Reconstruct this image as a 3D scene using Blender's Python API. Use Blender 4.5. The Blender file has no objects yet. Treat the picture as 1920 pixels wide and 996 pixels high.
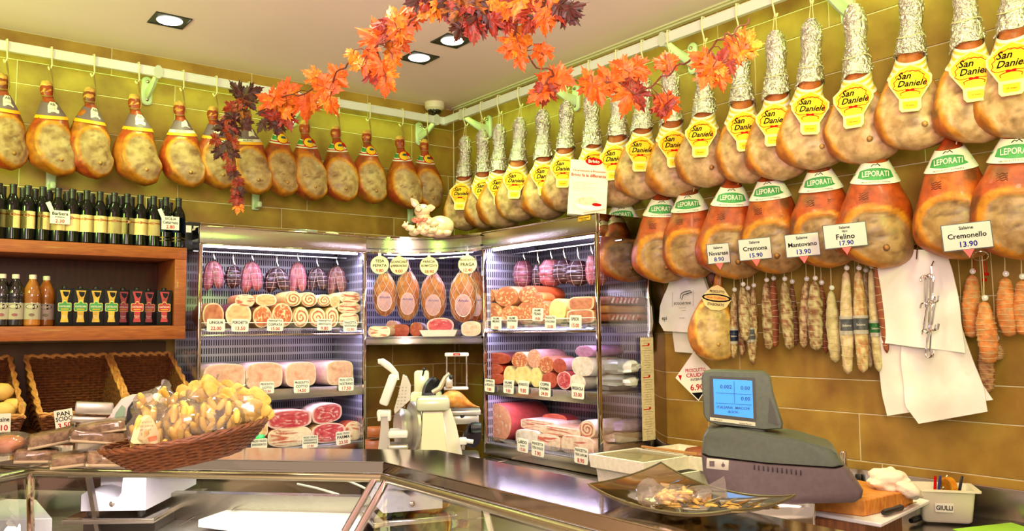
import bpy, math, random
from mathutils import Vector, Matrix, noise
D = bpy.data
SC = bpy.context.scene
COL = SC.collection
rnd = random.Random(7)

# ------------------------------------------------------------------ camera, world, lights, exposure
F_PX, W_PX, H_PX = 1563.6, 1920, 996
CAM = Vector((-3.48, -5.20, 1.62))
YAW, PITCH, ROLL = math.radians(37.757), math.radians(4.471), math.radians(-0.650)
FW = Vector((math.sin(YAW)*math.cos(PITCH), math.cos(YAW)*math.cos(PITCH), math.sin(PITCH)))
RT0 = Vector((math.cos(YAW), -math.sin(YAW), 0))
UP0 = RT0.cross(FW)
RT = RT0*math.cos(ROLL) + UP0*math.sin(ROLL)
UP = UP0*math.cos(ROLL) - RT0*math.sin(ROLL)
cam = D.cameras.new('camera')
cam_o = D.objects.new('camera', cam)
COL.objects.link(cam_o)
cam_o.matrix_world = Matrix(((RT.x, UP.x, -FW.x, CAM.x), (RT.y, UP.y, -FW.y, CAM.y), (RT.z, UP.z, -FW.z, CAM.z), (0, 0, 0, 1)))
cam.sensor_fit = 'HORIZONTAL'
cam.sensor_width = 36
cam.lens = 36*F_PX/W_PX
cam.clip_start = .05
SC.camera = cam_o

SC.view_settings.view_transform = 'Standard'
SC.view_settings.look = 'None'
SC.view_settings.gamma = 1
SC.view_settings.use_curve_mapping = False
SC.view_settings.exposure = -0.58
SC.cycles.max_bounces = 7
SC.cycles.diffuse_bounces = 3
SC.cycles.glossy_bounces = 4
SC.cycles.transmission_bounces = 4
SC.cycles.transparent_max_bounces = 12
SC.cycles.caustics_reflective = False
SC.cycles.caustics_refractive = False
SC.cycles.sample_clamp_indirect = 4

world = D.worlds.new('shop_surroundings')
SC.world = world
world.use_nodes = True
world.node_tree.nodes['Background'].inputs[0].default_value = (1.0, .78, .64, 1)
world.node_tree.nodes['Background'].inputs[1].default_value = 1.05


def lamp(kind, name, loc, energy, col, size=.1, rot=None, aim=None, size_y=None, spot=None, blend=.5):
    l = D.lights.new(name, kind)
    l.energy = energy
    l.color = col
    if kind == 'AREA':
        l.size = size
        if size_y:
            l.shape = 'RECTANGLE'
            l.size_y = size_y
    elif kind in ('POINT', 'SPOT'):
        l.shadow_soft_size = size
        if kind == 'SPOT':
            l.spot_size = spot
            l.spot_blend = blend
    o = D.objects.new(name, l)
    COL.objects.link(o)
    o.location = loc
    if aim is not None:
        o.rotation_euler = (Vector(aim)-Vector(loc)).to_track_quat('-Z', 'Y').to_euler()
    return o


WARM = (1.0, .80, .60)
# downlights of the shop ceiling (four are real, the other beams are added)
for lx, ly in ((-2.254, -.645), (-.853, -.90), (-.856, -1.271), (-.814, -1.673)):
    lamp('SPOT', 'seen_or_added_downlight', (lx, ly, 3.22), 70, (.62, 1.0, .36), .07, aim=(lx, ly, 0), spot=math.radians(120), blend=.8)
for lx, ly in ((-.80, -2.10), (-.80, -2.75), (-.80, -3.4), (-.80, -4.1), (-3.0, -.70), (-3.7, -.75)):  # unseen beams added to turn the upper tiles green
    lamp('SPOT', 'seen_or_added_downlight', (lx, ly, 3.22), 26, (.62, 1.0, .36), .07, aim=(lx, ly, 0), spot=math.radians(125), blend=.8)
for lx, ly, pw in ((-2.3, -2.6, 80), (-1.35, -3.2, 62), (-1.2, -4.4, 62), (-3.4, -1.9, 70), (-3.2, -3.6, 520), (-4.6, -3.0, 520), (-4.4, -4.8, 520), (-3.0, -5.6, 520), (-5.2, -6.2, 520)):  # unseen beams added; the strong ones bounce off the floor onto the ceiling
    lamp('SPOT', 'seen_or_added_downlight', (lx, ly, 3.22), pw, WARM, .10, aim=(lx*.9 if pw < 200 else lx, ly*.9 if pw < 200 else ly, 0), spot=math.radians(125 if pw < 200 else 95), blend=.8)
# broad soft fill light added behind the customers
lamp('AREA', 'added_front_fill', (-5.6, -6.6, 2.5), 60, (1.0, .86, .68), 3.4, aim=(-.8, -1.2, 1.6), size_y=2.2)
# slim greenish light strips added behind the hanging rails to tint the tiles
for loc, rz, ln, e in (((-2.2, -.222, 3.118), 0, 3.9, 8.5), ((-.222, -2.6, 3.118), math.radians(-90), 4.6, 12)):
    o = lamp('AREA', 'added_rail_strip', loc, e, (.50, 1.0, .12), ln, size_y=.025)
    o.rotation_euler = (math.radians(40), 0, rz)
# fill light added behind the customers to brighten the ceiling
lamp('AREA', 'added_ceiling_wash', (-3.7, -5.5, 2.45), 84, (1.0, .74, .74), 1.2, aim=(-1.7, -2.9, 3.4)).data.spread = math.radians(110)
# greenish fill lights added out of view to tint the upper walls
for loc, aim, e in (((-4.2, -1.5, 2.6), (-1.7, .0, 2.85), 24), ((-1.5, -5.0, 2.6), (0, -2.0, 2.9), 18)):
    lamp('AREA', 'added_green_fill', loc, e, (.50, 1.0, .14), .4, aim=aim).data.spread = math.radians(110)



def ray(px, py):
    return RT*((px-W_PX/2)/F_PX) - UP*((py-H_PX/2)/F_PX) + FW


def P(px, py, x=None, y=None, z=None, d=None):
    """The point of the room seen at a place in the photograph, on a plane x, y or z, or at a depth d."""
    r = ray(px, py)
    if x is not None: t = (x-CAM.x)/r.x
    elif y is not None: t = (y-CAM.y)/r.y
    elif z is not None: t = (z-CAM.z)/r.z
    else: t = d
    return CAM + r*t


def depth(p):
    return (Vector(p)-CAM).dot(FW)


def face_cam(p, turn=0):
    d = CAM-Vector(p)
    return math.atan2(d.x, -d.y) + math.radians(turn)


# ------------------------------------------------------------------ materials
def S(r, g, b):
    f = lambda c: c/12.92 if c <= .04045 else ((c+.055)/1.055)**2.4
    return (f(r/255), f(g/255), f(b/255), 1)


MATS = {}


def mat(name, col=None, col2=None, scale=20, rough=.5, metal=0., bump=0., bscale=None, stretch=(1, 1, 1), attr=False, emit=0.,
        ramp=(.35, .65), detail=4, spec=.5, coat=0., alpha=1., wave=None, aniso=0., sss=0., bdist=.003, vor=None):
    if name in MATS:
        return MATS[name]
    m = D.materials.new(name)
    MATS[name] = m
    m.use_nodes = True
    nt = m.node_tree
    N, K = nt.nodes, nt.links
    b = N['Principled BSDF']
    b.inputs['Roughness'].default_value = rough
    b.inputs['Metallic'].default_value = metal
    b.inputs['Specular IOR Level'].default_value = spec
    b.inputs['Coat Weight'].default_value = coat
    b.inputs['Coat Roughness'].default_value = .08
    if aniso: b.inputs['Anisotropic'].default_value = aniso
    tc = N.new('ShaderNodeTexCoord')
    oi = N.new('ShaderNodeObjectInfo')
    ad = N.new('ShaderNodeVectorMath'); ad.operation = 'MULTIPLY_ADD'
    cx = N.new('ShaderNodeCombineXYZ')
    mu = N.new('ShaderNodeMath'); mu.operation = 'MULTIPLY'; mu.inputs[1].default_value = 37.
    K.new(oi.outputs['Random'], mu.inputs[0])
    for i in range(3): K.new(mu.outputs[0], cx.inputs[i])
    ad.inputs[1].default_value = stretch
    K.new(tc.outputs['Object'], ad.inputs[0])
    K.new(cx.outputs[0], ad.inputs[2])
    src = None
    if col2 is not None or attr:
        if wave:
            nz = N.new('ShaderNodeTexWave')
            nz.bands_direction = wave
            nz.inputs['Scale'].default_value = scale
            nz.inputs['Distortion'].default_value = 6
            nz.inputs['Detail'].default_value = detail
            nz.inputs['Detail Scale'].default_value = 1.2
            out = nz.outputs['Fac']
        elif vor:
            nz = N.new('ShaderNodeTexVoronoi')
            nz.inputs['Scale'].default_value = scale
            out = nz.outputs['Distance']
        else:
            nz = N.new('ShaderNodeTexNoise')
            nz.inputs['Scale'].default_value = scale
            nz.inputs['Detail'].default_value = detail
            out = nz.outputs['Fac']
        K.new(ad.outputs[0], nz.inputs['Vector'])
        mr = N.new('ShaderNodeMapRange')
        mr.inputs['From Min'].default_value, mr.inputs['From Max'].default_value = ramp
        K.new(out, mr.inputs['Value'])
        mx = N.new('ShaderNodeMix'); mx.data_type = 'RGBA'
        K.new(mr.outputs[0], mx.inputs['Factor'])
        if attr:
            at = N.new('ShaderNodeAttribute'); at.attribute_name = 'Col'
            mm = N.new('ShaderNodeMix'); mm.data_type = 'RGBA'; mm.blend_type = 'MULTIPLY'
            mm.inputs['Factor'].default_value = 1
            mx.inputs[6].default_value = col or (1, 1, 1, 1)
            mx.inputs[7].default_value = col2 or (.75, .72, .68, 1)
            K.new(at.outputs['Color'], mm.inputs[6]); K.new(mx.outputs[2], mm.inputs[7])
            src = mm.outputs[2]
        else:
            mx.inputs[6].default_value = col
            mx.inputs[7].default_value = col2
            src = mx.outputs[2]
        K.new(src, b.inputs['Base Color'])
    else:
        b.inputs['Base Color'].default_value = col
    if emit:
        b.inputs['Emission Strength'].default_value = emit
        b.inputs['Emission Color'].default_value = col
    if sss:
        b.inputs['Subsurface Weight'].default_value = sss
        b.inputs['Subsurface Radius'].default_value = (.02, .008, .004)
    if bump:
        n2 = N.new('ShaderNodeTexNoise')
        n2.inputs['Scale'].default_value = bscale or scale
        n2.inputs['Detail'].default_value = 5
        K.new(ad.outputs[0], n2.inputs['Vector'])
        bp = N.new('ShaderNodeBump')
        bp.inputs['Strength'].default_value = bump
        bp.inputs['Distance'].default_value = bdist
        K.new(n2.outputs['Fac'], bp.inputs['Height'])
        K.new(bp.outputs[0], b.inputs['Normal'])
    if alpha < 1:
        b.inputs['Alpha'].default_value = alpha
    return m


def glass(name, tint=(1, 1, 1, 1), rough=.02, refl=.08, haze=0., haze_col=(1, 1, 1, 1), edge=.55):
    """Thin clear sheet: light passes straight through, the surface mirrors a little, more at grazing angles."""
    if name in MATS:
        return MATS[name]
    m = D.materials.new(name); MATS[name] = m
    m.use_nodes = True
    nt = m.node_tree; N, K = nt.nodes, nt.links
    N.remove(N['Principled BSDF'])
    out = N['Material Output']
    t = N.new('ShaderNodeBsdfTransparent'); t.inputs[0].default_value = tint
    g = N.new('ShaderNodeBsdfGlossy'); g.inputs['Roughness'].default_value = rough
    lw = N.new('ShaderNodeLayerWeight'); lw.inputs['Blend'].default_value = .25
    ma = N.new('ShaderNodeMath'); ma.operation = 'MULTIPLY_ADD'
    ma.inputs[1].default_value = edge; ma.inputs[2].default_value = refl; ma.use_clamp = True
    K.new(lw.outputs['Fresnel'], ma.inputs[0])
    base = t
    if haze:
        df = N.new('ShaderNodeBsdfDiffuse'); df.inputs[0].default_value = haze_col
        m0 = N.new('ShaderNodeMixShader'); m0.inputs[0].default_value = haze
        K.new(t.outputs[0], m0.inputs[1]); K.new(df.outputs[0], m0.inputs[2])
        base = m0
    mx = N.new('ShaderNodeMixShader')
    K.new(ma.outputs[0], mx.inputs[0]); K.new(base.outputs[0], mx.inputs[1]); K.new(g.outputs[0], mx.inputs[2])
    K.new(mx.outputs[0], out.inputs[0])
    return m


# ------------------------------------------------------------------ mesh tools
class MB:
    def __init__(s):
        s.v, s.f, s.m, s.c = [], [], [], []

    def add(s, verts, faces, mi=0, col=None):
        o = len(s.v)
        s.v += [tuple(p) for p in verts]
        s.f += [tuple(i+o for i in f) for f in faces]
        s.m += [mi]*len(faces)
        if col is None: col = (1, 1, 1, 1)
        s.c += ([col]*len(verts) if isinstance(col, tuple) else list(col))
        return s

    def box(s, c, d, mi=0, rz=0, M=None):
        x, y, z = d[0]/2, d[1]/2, d[2]/2
        vs = [Vector((a*x, b*y, e*z)) for e in (-1, 1) for b in (-1, 1) for a in (-1, 1)]
        if rz: vs = [Matrix.Rotation(rz, 3, 'Z') @ v for v in vs]
        if M is not None: vs = [M @ v for v in vs]
        vs = [v+Vector(c) for v in vs]
        return s.add(vs, [(0, 2, 3, 1), (4, 5, 7, 6), (0, 1, 5, 4), (2, 6, 7, 3), (0, 4, 6, 2), (1, 3, 7, 5)], mi)

    def loft(s, rings, mi=0, cap=True, closed=True, col=None):
        n = len(rings[0]); vs = [p for r in rings for p in r]; fs = []
        for i in range(len(rings)-1):
            for j in range(n if closed else n-1):
                k = (j+1) % n
                fs.append((i*n+j, i*n+k, (i+1)*n+k, (i+1)*n+j))
        if cap and closed:
            fs.append(tuple(range(n-1, -1, -1)))
            b = (len(rings)-1)*n
            fs.append(tuple(range(b, b+n)))
        return s.add(vs, fs, mi, col)

    def rbox(s, c, d, r=.01, mi=0, rz=0, M=None, k=3):
        """Box with rounded edges."""
        r = min(r, min(d)/2*.98)
        rings = []
        prof = [(-d[2]/2, r), (-d[2]/2+r*.3, r*.3), (-d[2]/2+r, 0), (d[2]/2-r, 0), (d[2]/2-r*.3, r*.3), (d[2]/2, r)]
        for z, ins in prof:
            x, y = d[0]/2-ins, d[1]/2-ins
            rr = max(r-ins, r*.25)
            ring = []
            for qx, qy, a0 in ((1, 1, 0), (-1, 1, 90), (-1, -1, 180), (1, -1, 270)):
                for i in range(k+1):
                    a = math.radians(a0+90*i/k)
                    ring.append(Vector((qx*(x-rr)+rr*math.cos(a), qy*(y-rr)+rr*math.sin(a), z)))
            rings.append(ring)
        if rz: rings = [[Matrix.Rotation(rz, 3, 'Z') @ v for v in q] for q in rings]
        if M is not None: rings = [[M @ v for v in q] for q in rings]
        return s.loft([[v+Vector(c) for v in q] for q in rings], mi)

    def tube(s, pts, r, n=6, mi=0, cap=True, flat=1.):
        pts = [Vector(p) for p in pts]
        rs = r if isinstance(r, (list, tuple)) else [r]*len(pts)
        rings = []; ref = None
        for i, p in enumerate(pts):
            t = (pts[min(i+1, len(pts)-1)]-pts[max(i-1, 0)])
            t = t.normalized() if t.length > 1e-9 else Vector((0, 0, 1))
            if ref is None:
                ref = Vector((0, 0, 1)) if abs(t.z) < .9 else Vector((1, 0, 0))
            a = (ref - t*ref.dot(t))
            if a.length < 1e-6: a = t.orthogonal()
            a.normalize(); b = t.cross(a); ref = a
            rings.append([p+a*(rs[i]*math.cos(2*math.pi*j/n))+b*(rs[i]*flat*math.sin(2*math.pi*j/n)) for j in range(n)])
        return s.loft(rings, mi, cap)

    def lathe(s, prof, n=16, c=(0, 0, 0), mi=0, M=None, col=None):
        rings = [[Vector((r*math.cos(2*math.pi*j/n), r*math.sin(2*math.pi*j/n), z)) for j in range(n)] for r, z in prof]
        if M is not None: rings = [[M @ v for v in q] for q in rings]
        return s.loft([[v+Vector(c) for v in q] for q in rings], mi, col=col)

    def prism(s, poly, axis, a, b, mi=0, c=(0, 0, 0), M=None):
        """poly in the two other axes, extruded from a to b along axis ('x','y','z')."""
        def pt(u, v, w):
            return Vector({'x': (w, u, v), 'y': (u, w, v), 'z': (u, v, w)}[axis])
        r0 = [pt(u, v, a) for u, v in poly]; r1 = [pt(u, v, b) for u, v in poly]
        if M is not None: r0 = [M @ v for v in r0]; r1 = [M @ v for v in r1]
        return s.loft([[v+Vector(c) for v in r0], [v+Vector(c) for v in r1]], mi)

    def blob(s, c, d, seed=0, amp=.08, fr=2., n=12, m=16, mi=0, power=1., col=None, M=None):
        """Lumpy ellipsoid with half sizes d."""
        rings = []
        for i in range(n+1):
            th = math.pi*(i+.02)/(n+.04)
            ring = []
            for j in range(m):
                a = 2*math.pi*j/m
                sx = lambda t: math.copysign(abs(t)**power, t)
                q = Vector((sx(math.sin(th))*sx(math.cos(a)), sx(math.sin(th))*sx(math.sin(a)), -sx(math.cos(th))))
                k = 1+amp*noise.noise(q*fr+Vector((seed*7.3, seed*1.7, seed)))
                w = Vector((q.x*d[0]*k, q.y*d[1]*k, q.z*d[2]*k))
                if M is not None: w = M @ w
                ring.append(w+Vector(c))
            rings.append(ring)
        return s.loft(rings, mi, col=col)

    def build(s, name, mats, parent=None, smooth=30, loc=None):
        me = D.meshes.new(name)
        me.from_pydata(s.v, [], s.f)
        mats = mats if isinstance(mats, (list, tuple)) else [mats]
        for m in mats: me.materials.append(m)
        me.polygons.foreach_set('material_index', s.m)
        if any(c != (1, 1, 1, 1) for c in s.c):
            ca = me.color_attributes.new('Col', 'FLOAT_COLOR', 'POINT')
            ca.data.foreach_set('color', [q for c in s.c for q in c])
        if smooth:
            me.polygons.foreach_set('use_smooth', [True]*len(me.polygons))
            me.set_sharp_from_angle(angle=math.radians(smooth))
        me.update()
        return link(name, me, parent, loc)


def link(name, me, parent=None, loc=None):
    o = D.objects.new(name, me)
    COL.objects.link(o)
    if parent is not None: o.parent = parent
    if loc is not None: o.location = loc
    return o


def tag(o, label=None, cat=None, group=None, kind=None):
    if label: o['label'] = label
    if cat: o['category'] = cat
    if group: o['group'] = group
    if kind: o['kind'] = kind
    return o


def thing(name, label, cat, loc=(0, 0, 0), rz=0, group=None):
    o = D.objects.new(name, None)
    o.empty_display_size = .05
    COL.objects.link(o)
    o.location = loc
    o.rotation_euler = (0, 0, rz)
    return tag(o, label, cat, group)


def copy_tree(o, parent=None, kids=None):
    c = o.copy()
    COL.objects.link(c)
    if parent is not None: c.parent = parent
    for ch in list(o.children):
        copy_tree(ch, c)
    return c


TEXTS = {}


def text_geo(txt, size=1., shear=0., bold=0.):
    """Vertices and faces of a line of lettering, centred on x, in the XZ plane facing -Y."""
    key = (txt, shear, bold)
    if key not in TEXTS:
        cu = D.curves.new('lettering', 'FONT')
        cu.body = txt
        cu.align_x = 'CENTER'
        cu.resolution_u = 2
        cu.shear = shear
        cu.offset = bold
        o = D.objects.new('lettering', cu)
        COL.objects.link(o)
        dg = bpy.context.evaluated_depsgraph_get()
        me = D.meshes.new_from_object(o.evaluated_get(dg))
        TEXTS[key] = ([tuple(v.co) for v in me.vertices], [tuple(p.vertices) for p in me.polygons])
        D.meshes.remove(me)
        D.objects.remove(o)
        D.curves.remove(cu)
    vs, fs = TEXTS[key]
    return [(x*size, 0, y*size) for x, y, z in vs], fs


def text_width(txt, shear=0., bold=0.):
    vs, _ = text_geo(txt, 1, shear, bold)
    return (max(v[0] for v in vs)-min(v[0] for v in vs)) if vs else .01


def put_text(mb, txt, x, z, size, y=0., mi=0, shear=0., bold=0., maxw=None, conform=None, rot=0.):
    k = size
    sx = 1.
    if maxw:
        w = text_width(txt, shear, bold)*size
        if w > maxw: sx = maxw/w
    vs, fs = text_geo(txt, k, shear, bold)
    out = []
    ca, sa = math.cos(rot), math.sin(rot)
    for a, _, b in vs:
        a *= sx
        u, w = x+a*ca-b*sa, z+a*sa+b*ca
        out.append((u, conform(u, w) if conform else y, w))
    mb.add(out, fs, mi)


ORD = ['first', 'second', 'third', 'fourth', 'fifth', 'sixth', 'seventh', 'eighth', 'ninth', 'tenth', 'eleventh', 'twelfth', 'thirteenth',
       'fourteenth', 'fifteenth', 'sixteenth', 'seventeenth', 'eighteenth', 'nineteenth', 'twentieth']

STEEL = mat('brushed_steel', S(196, 186, 172), S(176, 168, 156), 60, .24, 1., stretch=(1, 1, 30), bump=.05)
STEEL_P = mat('polished_steel', S(205, 196, 184), None, rough=.09, metal=1.)
CHROME = mat('chrome', S(225, 220, 215), None, rough=.06, metal=1.)
BLACK = mat('black_plastic', S(22, 20, 20), None, rough=.4)
WHITE = mat('white_enamel', S(240, 232, 220), None, rough=.3)
CARD = mat('white_card', S(248, 240, 222), None, rough=.6)
INK_K = mat('black_ink', S(18, 14, 18), None, rough=.8, spec=.1)
INK_R = mat('red_ink', S(190, 16, 12), None, rough=.8, spec=.1)
INK_B = mat('blue_ink', S(20, 20, 120), None, rough=.8, spec=.1)
TWINE = mat('cream_twine', S(222, 205, 150), None, rough=.9)
CREAM = mat('cream_plastic', S(225, 222, 165), None, rough=.4)
CLEAR = glass('clear_glass')
# ------------------------------------------------------------------ room shell
TILE = mat('stone_tile', S(180, 142, 54), S(136, 94, 30), 5, .45, bump=.08, bscale=90, ramp=(.36, .72), detail=8)
GROUT = mat('tile_grout', S(235, 225, 175), None, rough=.9)
b = MB(); b.box((-2.7, -3.0, -.05), (7.4, 8.0, .1))
tag(b.build('floor', mat('floor_tile', S(236, 224, 212), S(226, 212, 198), 4, .4)), kind='structure')
b = MB(); b.box((-2.7, -3.0, 3.35), (7.4, 8.0, .1))
tag(b.build('ceiling', mat('ceiling_paint', S(252, 224, 230), None, rough=.9)), kind='structure')
b = MB(); b.box((-2.7, .0505, 1.65), (7.4, .09, 3.3))
wl = tag(b.build('wall_left', GROUT), kind='structure')
b = MB(); b.box((.0505, -3.0, 1.65), (.09, 8.0, 3.3))
wr = tag(b.build('wall_right', GROUT), kind='structure')
ROWS = [3.30, 3.138, 3.008, 2.787, 2.639, 2.436, 2.305, 2.09, 1.94, 1.736, 1.597, 1.385, 1.238, 1.032, .89, .70]
OFF_L = [-2.40, -2.876, -2.04, -2.56, -2.85, -2.19, -2.5, -2.3, -2.0, -2.6, -2.2, -2.7, -2.1, -2.4, -2.6]
OFF_R = [-2.49, -3.125, -3.55, -2.9, -3.3, -2.7, -3.0, -2.4, -3.2, -2.8, -3.4, -2.6, -3.19, -2.45, -3.0]
LT = .837
tile_me = {}


def tile(parent, axis, a0, a1, z0, z1):
    g = .0022
    key = (axis, round(a1-a0, 3), round(z1-z0, 3))
    if key not in tile_me:
        w, h = a1-a0-2*g, z1-z0-2*g
        m = MB()
        e = .002
        t = .014
        ring = lambda q, y: [(-w/2+q, y, -h/2+q), (w/2-q, y, -h/2+q), (w/2-q, y, h/2-q), (-w/2+q, y, h/2-q)]
        m.loft([ring(0, 0), ring(0, -t+e), ring(e, -t)])
        if axis == 'y': m.v = [(y, -x, z) for x, y, z in m.v]
        me = D.meshes.new('tile'); me.from_pydata(m.v, [], m.f); me.materials.append(TILE)
        tile_me[key] = me
    o = link('tile', tile_me[key], parent)
    c = (a0+a1)/2
    o.location = (c, .016, (z0+z1)/2) if axis == 'x' else (.016, c, (z0+z1)/2)


for i in range(len(ROWS)-1):
    z1, z0 = ROWS[i], ROWS[i+1]
    for axis, par, off, lo in (('x', wl, OFF_L[i], -4.6), ('y', wr, OFF_R[i], -5.2)):
        k0 = math.floor((lo-off)/LT)
        a = off+k0*LT
        while a < 0:
            tile(par, axis, max(a, lo), min(a+LT, 0), z0, z1)
            a += LT

# slim shadow-gap trim where the ceiling meets the tiles over the scale
b = MB()
b.box((-.02, -3.0, 3.285), (.03, 5.9, .012)); b.box((-.045, -3.0, 3.294), (.012, 5.9, .010))
tag(b.build('trim_1', mat('trim_paint', S(214, 206, 160), None, rough=.5)), kind='structure')

# steel backsplash and back worktop
b = MB(); b.rbox((-.006, -3.2, .935), (.012, 4.2, .125), .003)
b.box((-.02, -3.2, .874), (.03, 4.2, .012)); 
tag(b.build('steel_upstand', STEEL), 'brushed steel upstand between worktop and tan tiled wall', 'upstand')
b = MB(); b.rbox((-.33, -3.25, .845), (.64, 4.1, .05), .008)
b.box((-.35, -3.25, .42), (.58, 4.0, .80))
tag(b.build('back_worktop', STEEL), 'brushed steel worktop along the tiled wall under the weighing scale', 'worktop')

# ------------------------------------------------------------------ recessed ceiling lights
LAMPG = mat('lamp_glow', (1.0, 1.0, .93, 1), None, emit=9.)
FRAMEB = mat('lamp_frame_black', S(24, 26, 22), None, rough=.35)
for i, ((lx, ly), lab) in enumerate(zip(((-2.254, -.645), (-.853, -.90), (-.856, -1.271), (-.814, -1.673)),
        ('square black recessed ceiling light by itself over the wine bottles', 'square recessed ceiling light closest to the security camera',
         'square recessed ceiling light beside the dark maple leaves, in the middle of its row', 'recessed ceiling light half hidden behind the dark red maple leaves'))):
    t = thing('ceiling_light', lab, 'ceiling light', (lx, ly, 3.3), 0, 'square recessed ceiling lights')
    q = .092
    m = MB()
    ro = lambda k, z: [(-k, -k, z), (k, -k, z), (k, k, z), (-k, k, z)]
    m.loft([ro(q, 0), ro(q, -.006), ro(q*.93, -.006), ro(q*.90, -.001)], cap=False)
    m.add(ro(q*.93, -.002), [(0, 1, 2, 3)])
    m.build('frame', FRAMEB, t, smooth=0)
    m = MB(); m.lathe([(.001, -.012), (.045, -.011), (.062, -.007), (.066, -.0025)], 24)
    m.build('diffuser', LAMPG, t)

# dome security camera
t = thing('security_camera', 'white dome security camera on the ceiling above the room corner', 'camera', P(808, 196, z=3.3)+Vector((0, -.05, 0)))
m = MB(); m.lathe([(.072, 0), (.074, -.02), (.070, -.042), (.062, -.050)], 24); m.build('housing', mat('camera_white', S(232, 214, 190), None, rough=.4), t)
m = MB(); m.lathe([(.052, -.048)]+[(.052*math.cos(a*.157), -.05-.048*math.sin(a*.157)) for a in range(1, 10)]+[(.002, -.098)], 20)
m.build('dome', mat('dome_dark', S(30, 26, 24), None, rough=.08, coat=.6), t)
m = MB(); m.lathe([(.058, -.046), (.06, -.052), (.054, -.058)], 24); m.build('trim_ring', mat('camera_white'), t)
m = MB()
for a in range(8): m.blob((.03*math.cos(a*.785), .03*math.sin(a*.785), -.088), (.004, .004, .003), n=4, m=6)
m.build('diode', CHROME, t)

# ------------------------------------------------------------------ hanging rails with brackets
RAIL_Z, RO = 3.128, .24
RAILM = mat('rail_white_aluminium', S(232, 236, 222), None, rough=.3, metal=.15)
t = thing('hanging_rail', 'white aluminium hanging rail running around the room corner under the ceiling', 'rail', (0, 0, 0))


def bar(p0, p1, name):
    m = MB()
    p0, p1 = Vector(p0), Vector(p1)
    dirv = (p1-p0).normalized(); s = Vector((-dirv.y, dirv.x, 0))
    prof = [(-.012, -.026), (.012, -.026), (.012, -.021), (.008, -.019), (.008, .019), (.012, .021), (.012, .026), (-.012, .026), (-.012, .021), (-.008, .019), (-.008, -.019), (-.012, -.021)]
    m.loft([[p+s*u+Vector((0, 0, w)) for u, w in prof] for p in (p0, p1)])
    return m.build(name, RAILM, t, smooth=0)


bar((-RO, -RO, RAIL_Z), (-3.9, -RO, RAIL_Z), 'rail_bar')
bar((-RO, -5.0, RAIL_Z), (-RO, -RO, RAIL_Z), 'rail_bar')
m = MB(); m.box((-RO, -RO, RAIL_Z), (.03, .03, .056)); m.build('corner_joint', RAILM, t, smooth=0)
BRK = mat('bracket_grey_enamel', S(206, 212, 186), None, rough=.3)


def bracket(x, y, axis):
    m = MB()
    # wall plate
    def T(u, w, z):  # u along wall, w out from the wall
        return Vector((x+u, -w, z)) if axis == 'x' else Vector((-w, y-u, z))
    pl = []
    for i in range(16):
        a = 2*math.pi*i/16
        pl.append((.032*math.cos(a), .055*(1 if math.sin(a) > 0 else -1)*(abs(math.sin(a)) > 1e-6)+.032*math.sin(a)))
    zc = RAIL_Z-.055
    m.loft([[T(u, .0, zc+w) for u, w in pl], [T(u, .012, zc+w) for u, w in pl], [T(u*.8, .018, zc+w*.9) for u, w in pl]])
    rings = []
    for i in range(9):
        k = i/8
        w = .015+(RO-.015)*k
        z = zc-.02+(.075)*(k**1.6)
        hw, hh = .018-.004*k, .036-.016*k
        rings.append([T(hw*math.cos(2*math.pi*j/10), w, z+hh*math.sin(2*math.pi*j/10)) for j in range(10)])
    m.loft(rings)
    m.loft([[T(.026*math.cos(2*math.pi*j/10), w, RAIL_Z+.04*math.sin(2*math.pi*j/10)) for j in range(10)] for w in (RO-.012, RO+.014)])
    br = m.build('bracket', BRK, t)
    m = MB()
    for dz in (.055, -.055):
        c = T(0, .02, zc+dz)
        m.blob(c, (.011, .011, .011), n=6, m=8)
    m.build('bolt', CHROME, br)


for bx in (-2.204, -1.288, -.309): bracket(bx, 0, 'x')
for by in (-.463, -1.393, -2.328, -3.224, -4.2): bracket(0, by, 'y')
# lower wall brackets peeping out below the hams
for k, (qx, qy) in enumerate(((95, 335), (478, 372), (768, 400))):
    p = P(qx, qy, y=-.004)
    m = MB(); m.rbox((0, -.012, 0), (.05, .026, .16), .012); m.rbox((0, -.05, -.05), (.03, .09, .04), .01)
    o = m.build('wall_bracket', BRK, None, loc=p)
    tag(o, ('grey wall bracket under the hams above the wine bottles', 'grey wall bracket below the dark leaf tail of the garland', 'grey wall bracket behind the pig figurine')[k], 'bracket', 'lower wall brackets')
# lower rail over the worktop, seen between the low hams
LOW_Z = 2.44
m = MB(); m.tube([(-.16, -2.2, LOW_Z), (-.16, -4.9, LOW_Z)], .011, 8)
for yy in (-2.4, -3.2, -4.0): m.tube([(0, yy, LOW_Z), (-.16, yy, LOW_Z)], .009, 6)
tag(m.build('lower_rail', BRK), 'thin grey steel rail on the tiled wall carrying the lower hams', 'rail')
# ------------------------------------------------------------------ hams
HAM = mat('ham_surface', (1, 1, 1, 1), (.70, .62, .52, 1), 26, .42, attr=True, bump=.55, bscale=34, bdist=.006, ramp=(.40, .62), coat=.06, spec=.35)
FOIL = mat('aluminium_foil', S(244, 240, 232), S(214, 208, 200), 34, .18, .96, bump=1., bscale=80, bdist=.014)
LAB_Y = mat('label_yellow', S(238, 176, 20), S(236, 196, 50), 12, .6, spec=.2)
LAB_C = mat('label_cream', S(236, 206, 140), None, rough=.6, spec=.2)
LAB_W = mat('label_white', S(230, 220, 200), None, rough=.6, spec=.2)
GREEN = mat('label_green', S(52, 128, 62), S(64, 150, 76), 30, .5)
PURPLE = mat('collar_purple', S(112, 84, 98), None, rough=.55)
ORANGE_B = mat('collar_orange', S(246, 166, 20), None, rough=.5)


def lerp(a, b, t): return a+(b-a)*t


def mixc(a, b, t):
    t = max(0, min(1, t))
    return tuple(lerp(a[i], b[i], t) for i in range(3))+(1,)


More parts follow.
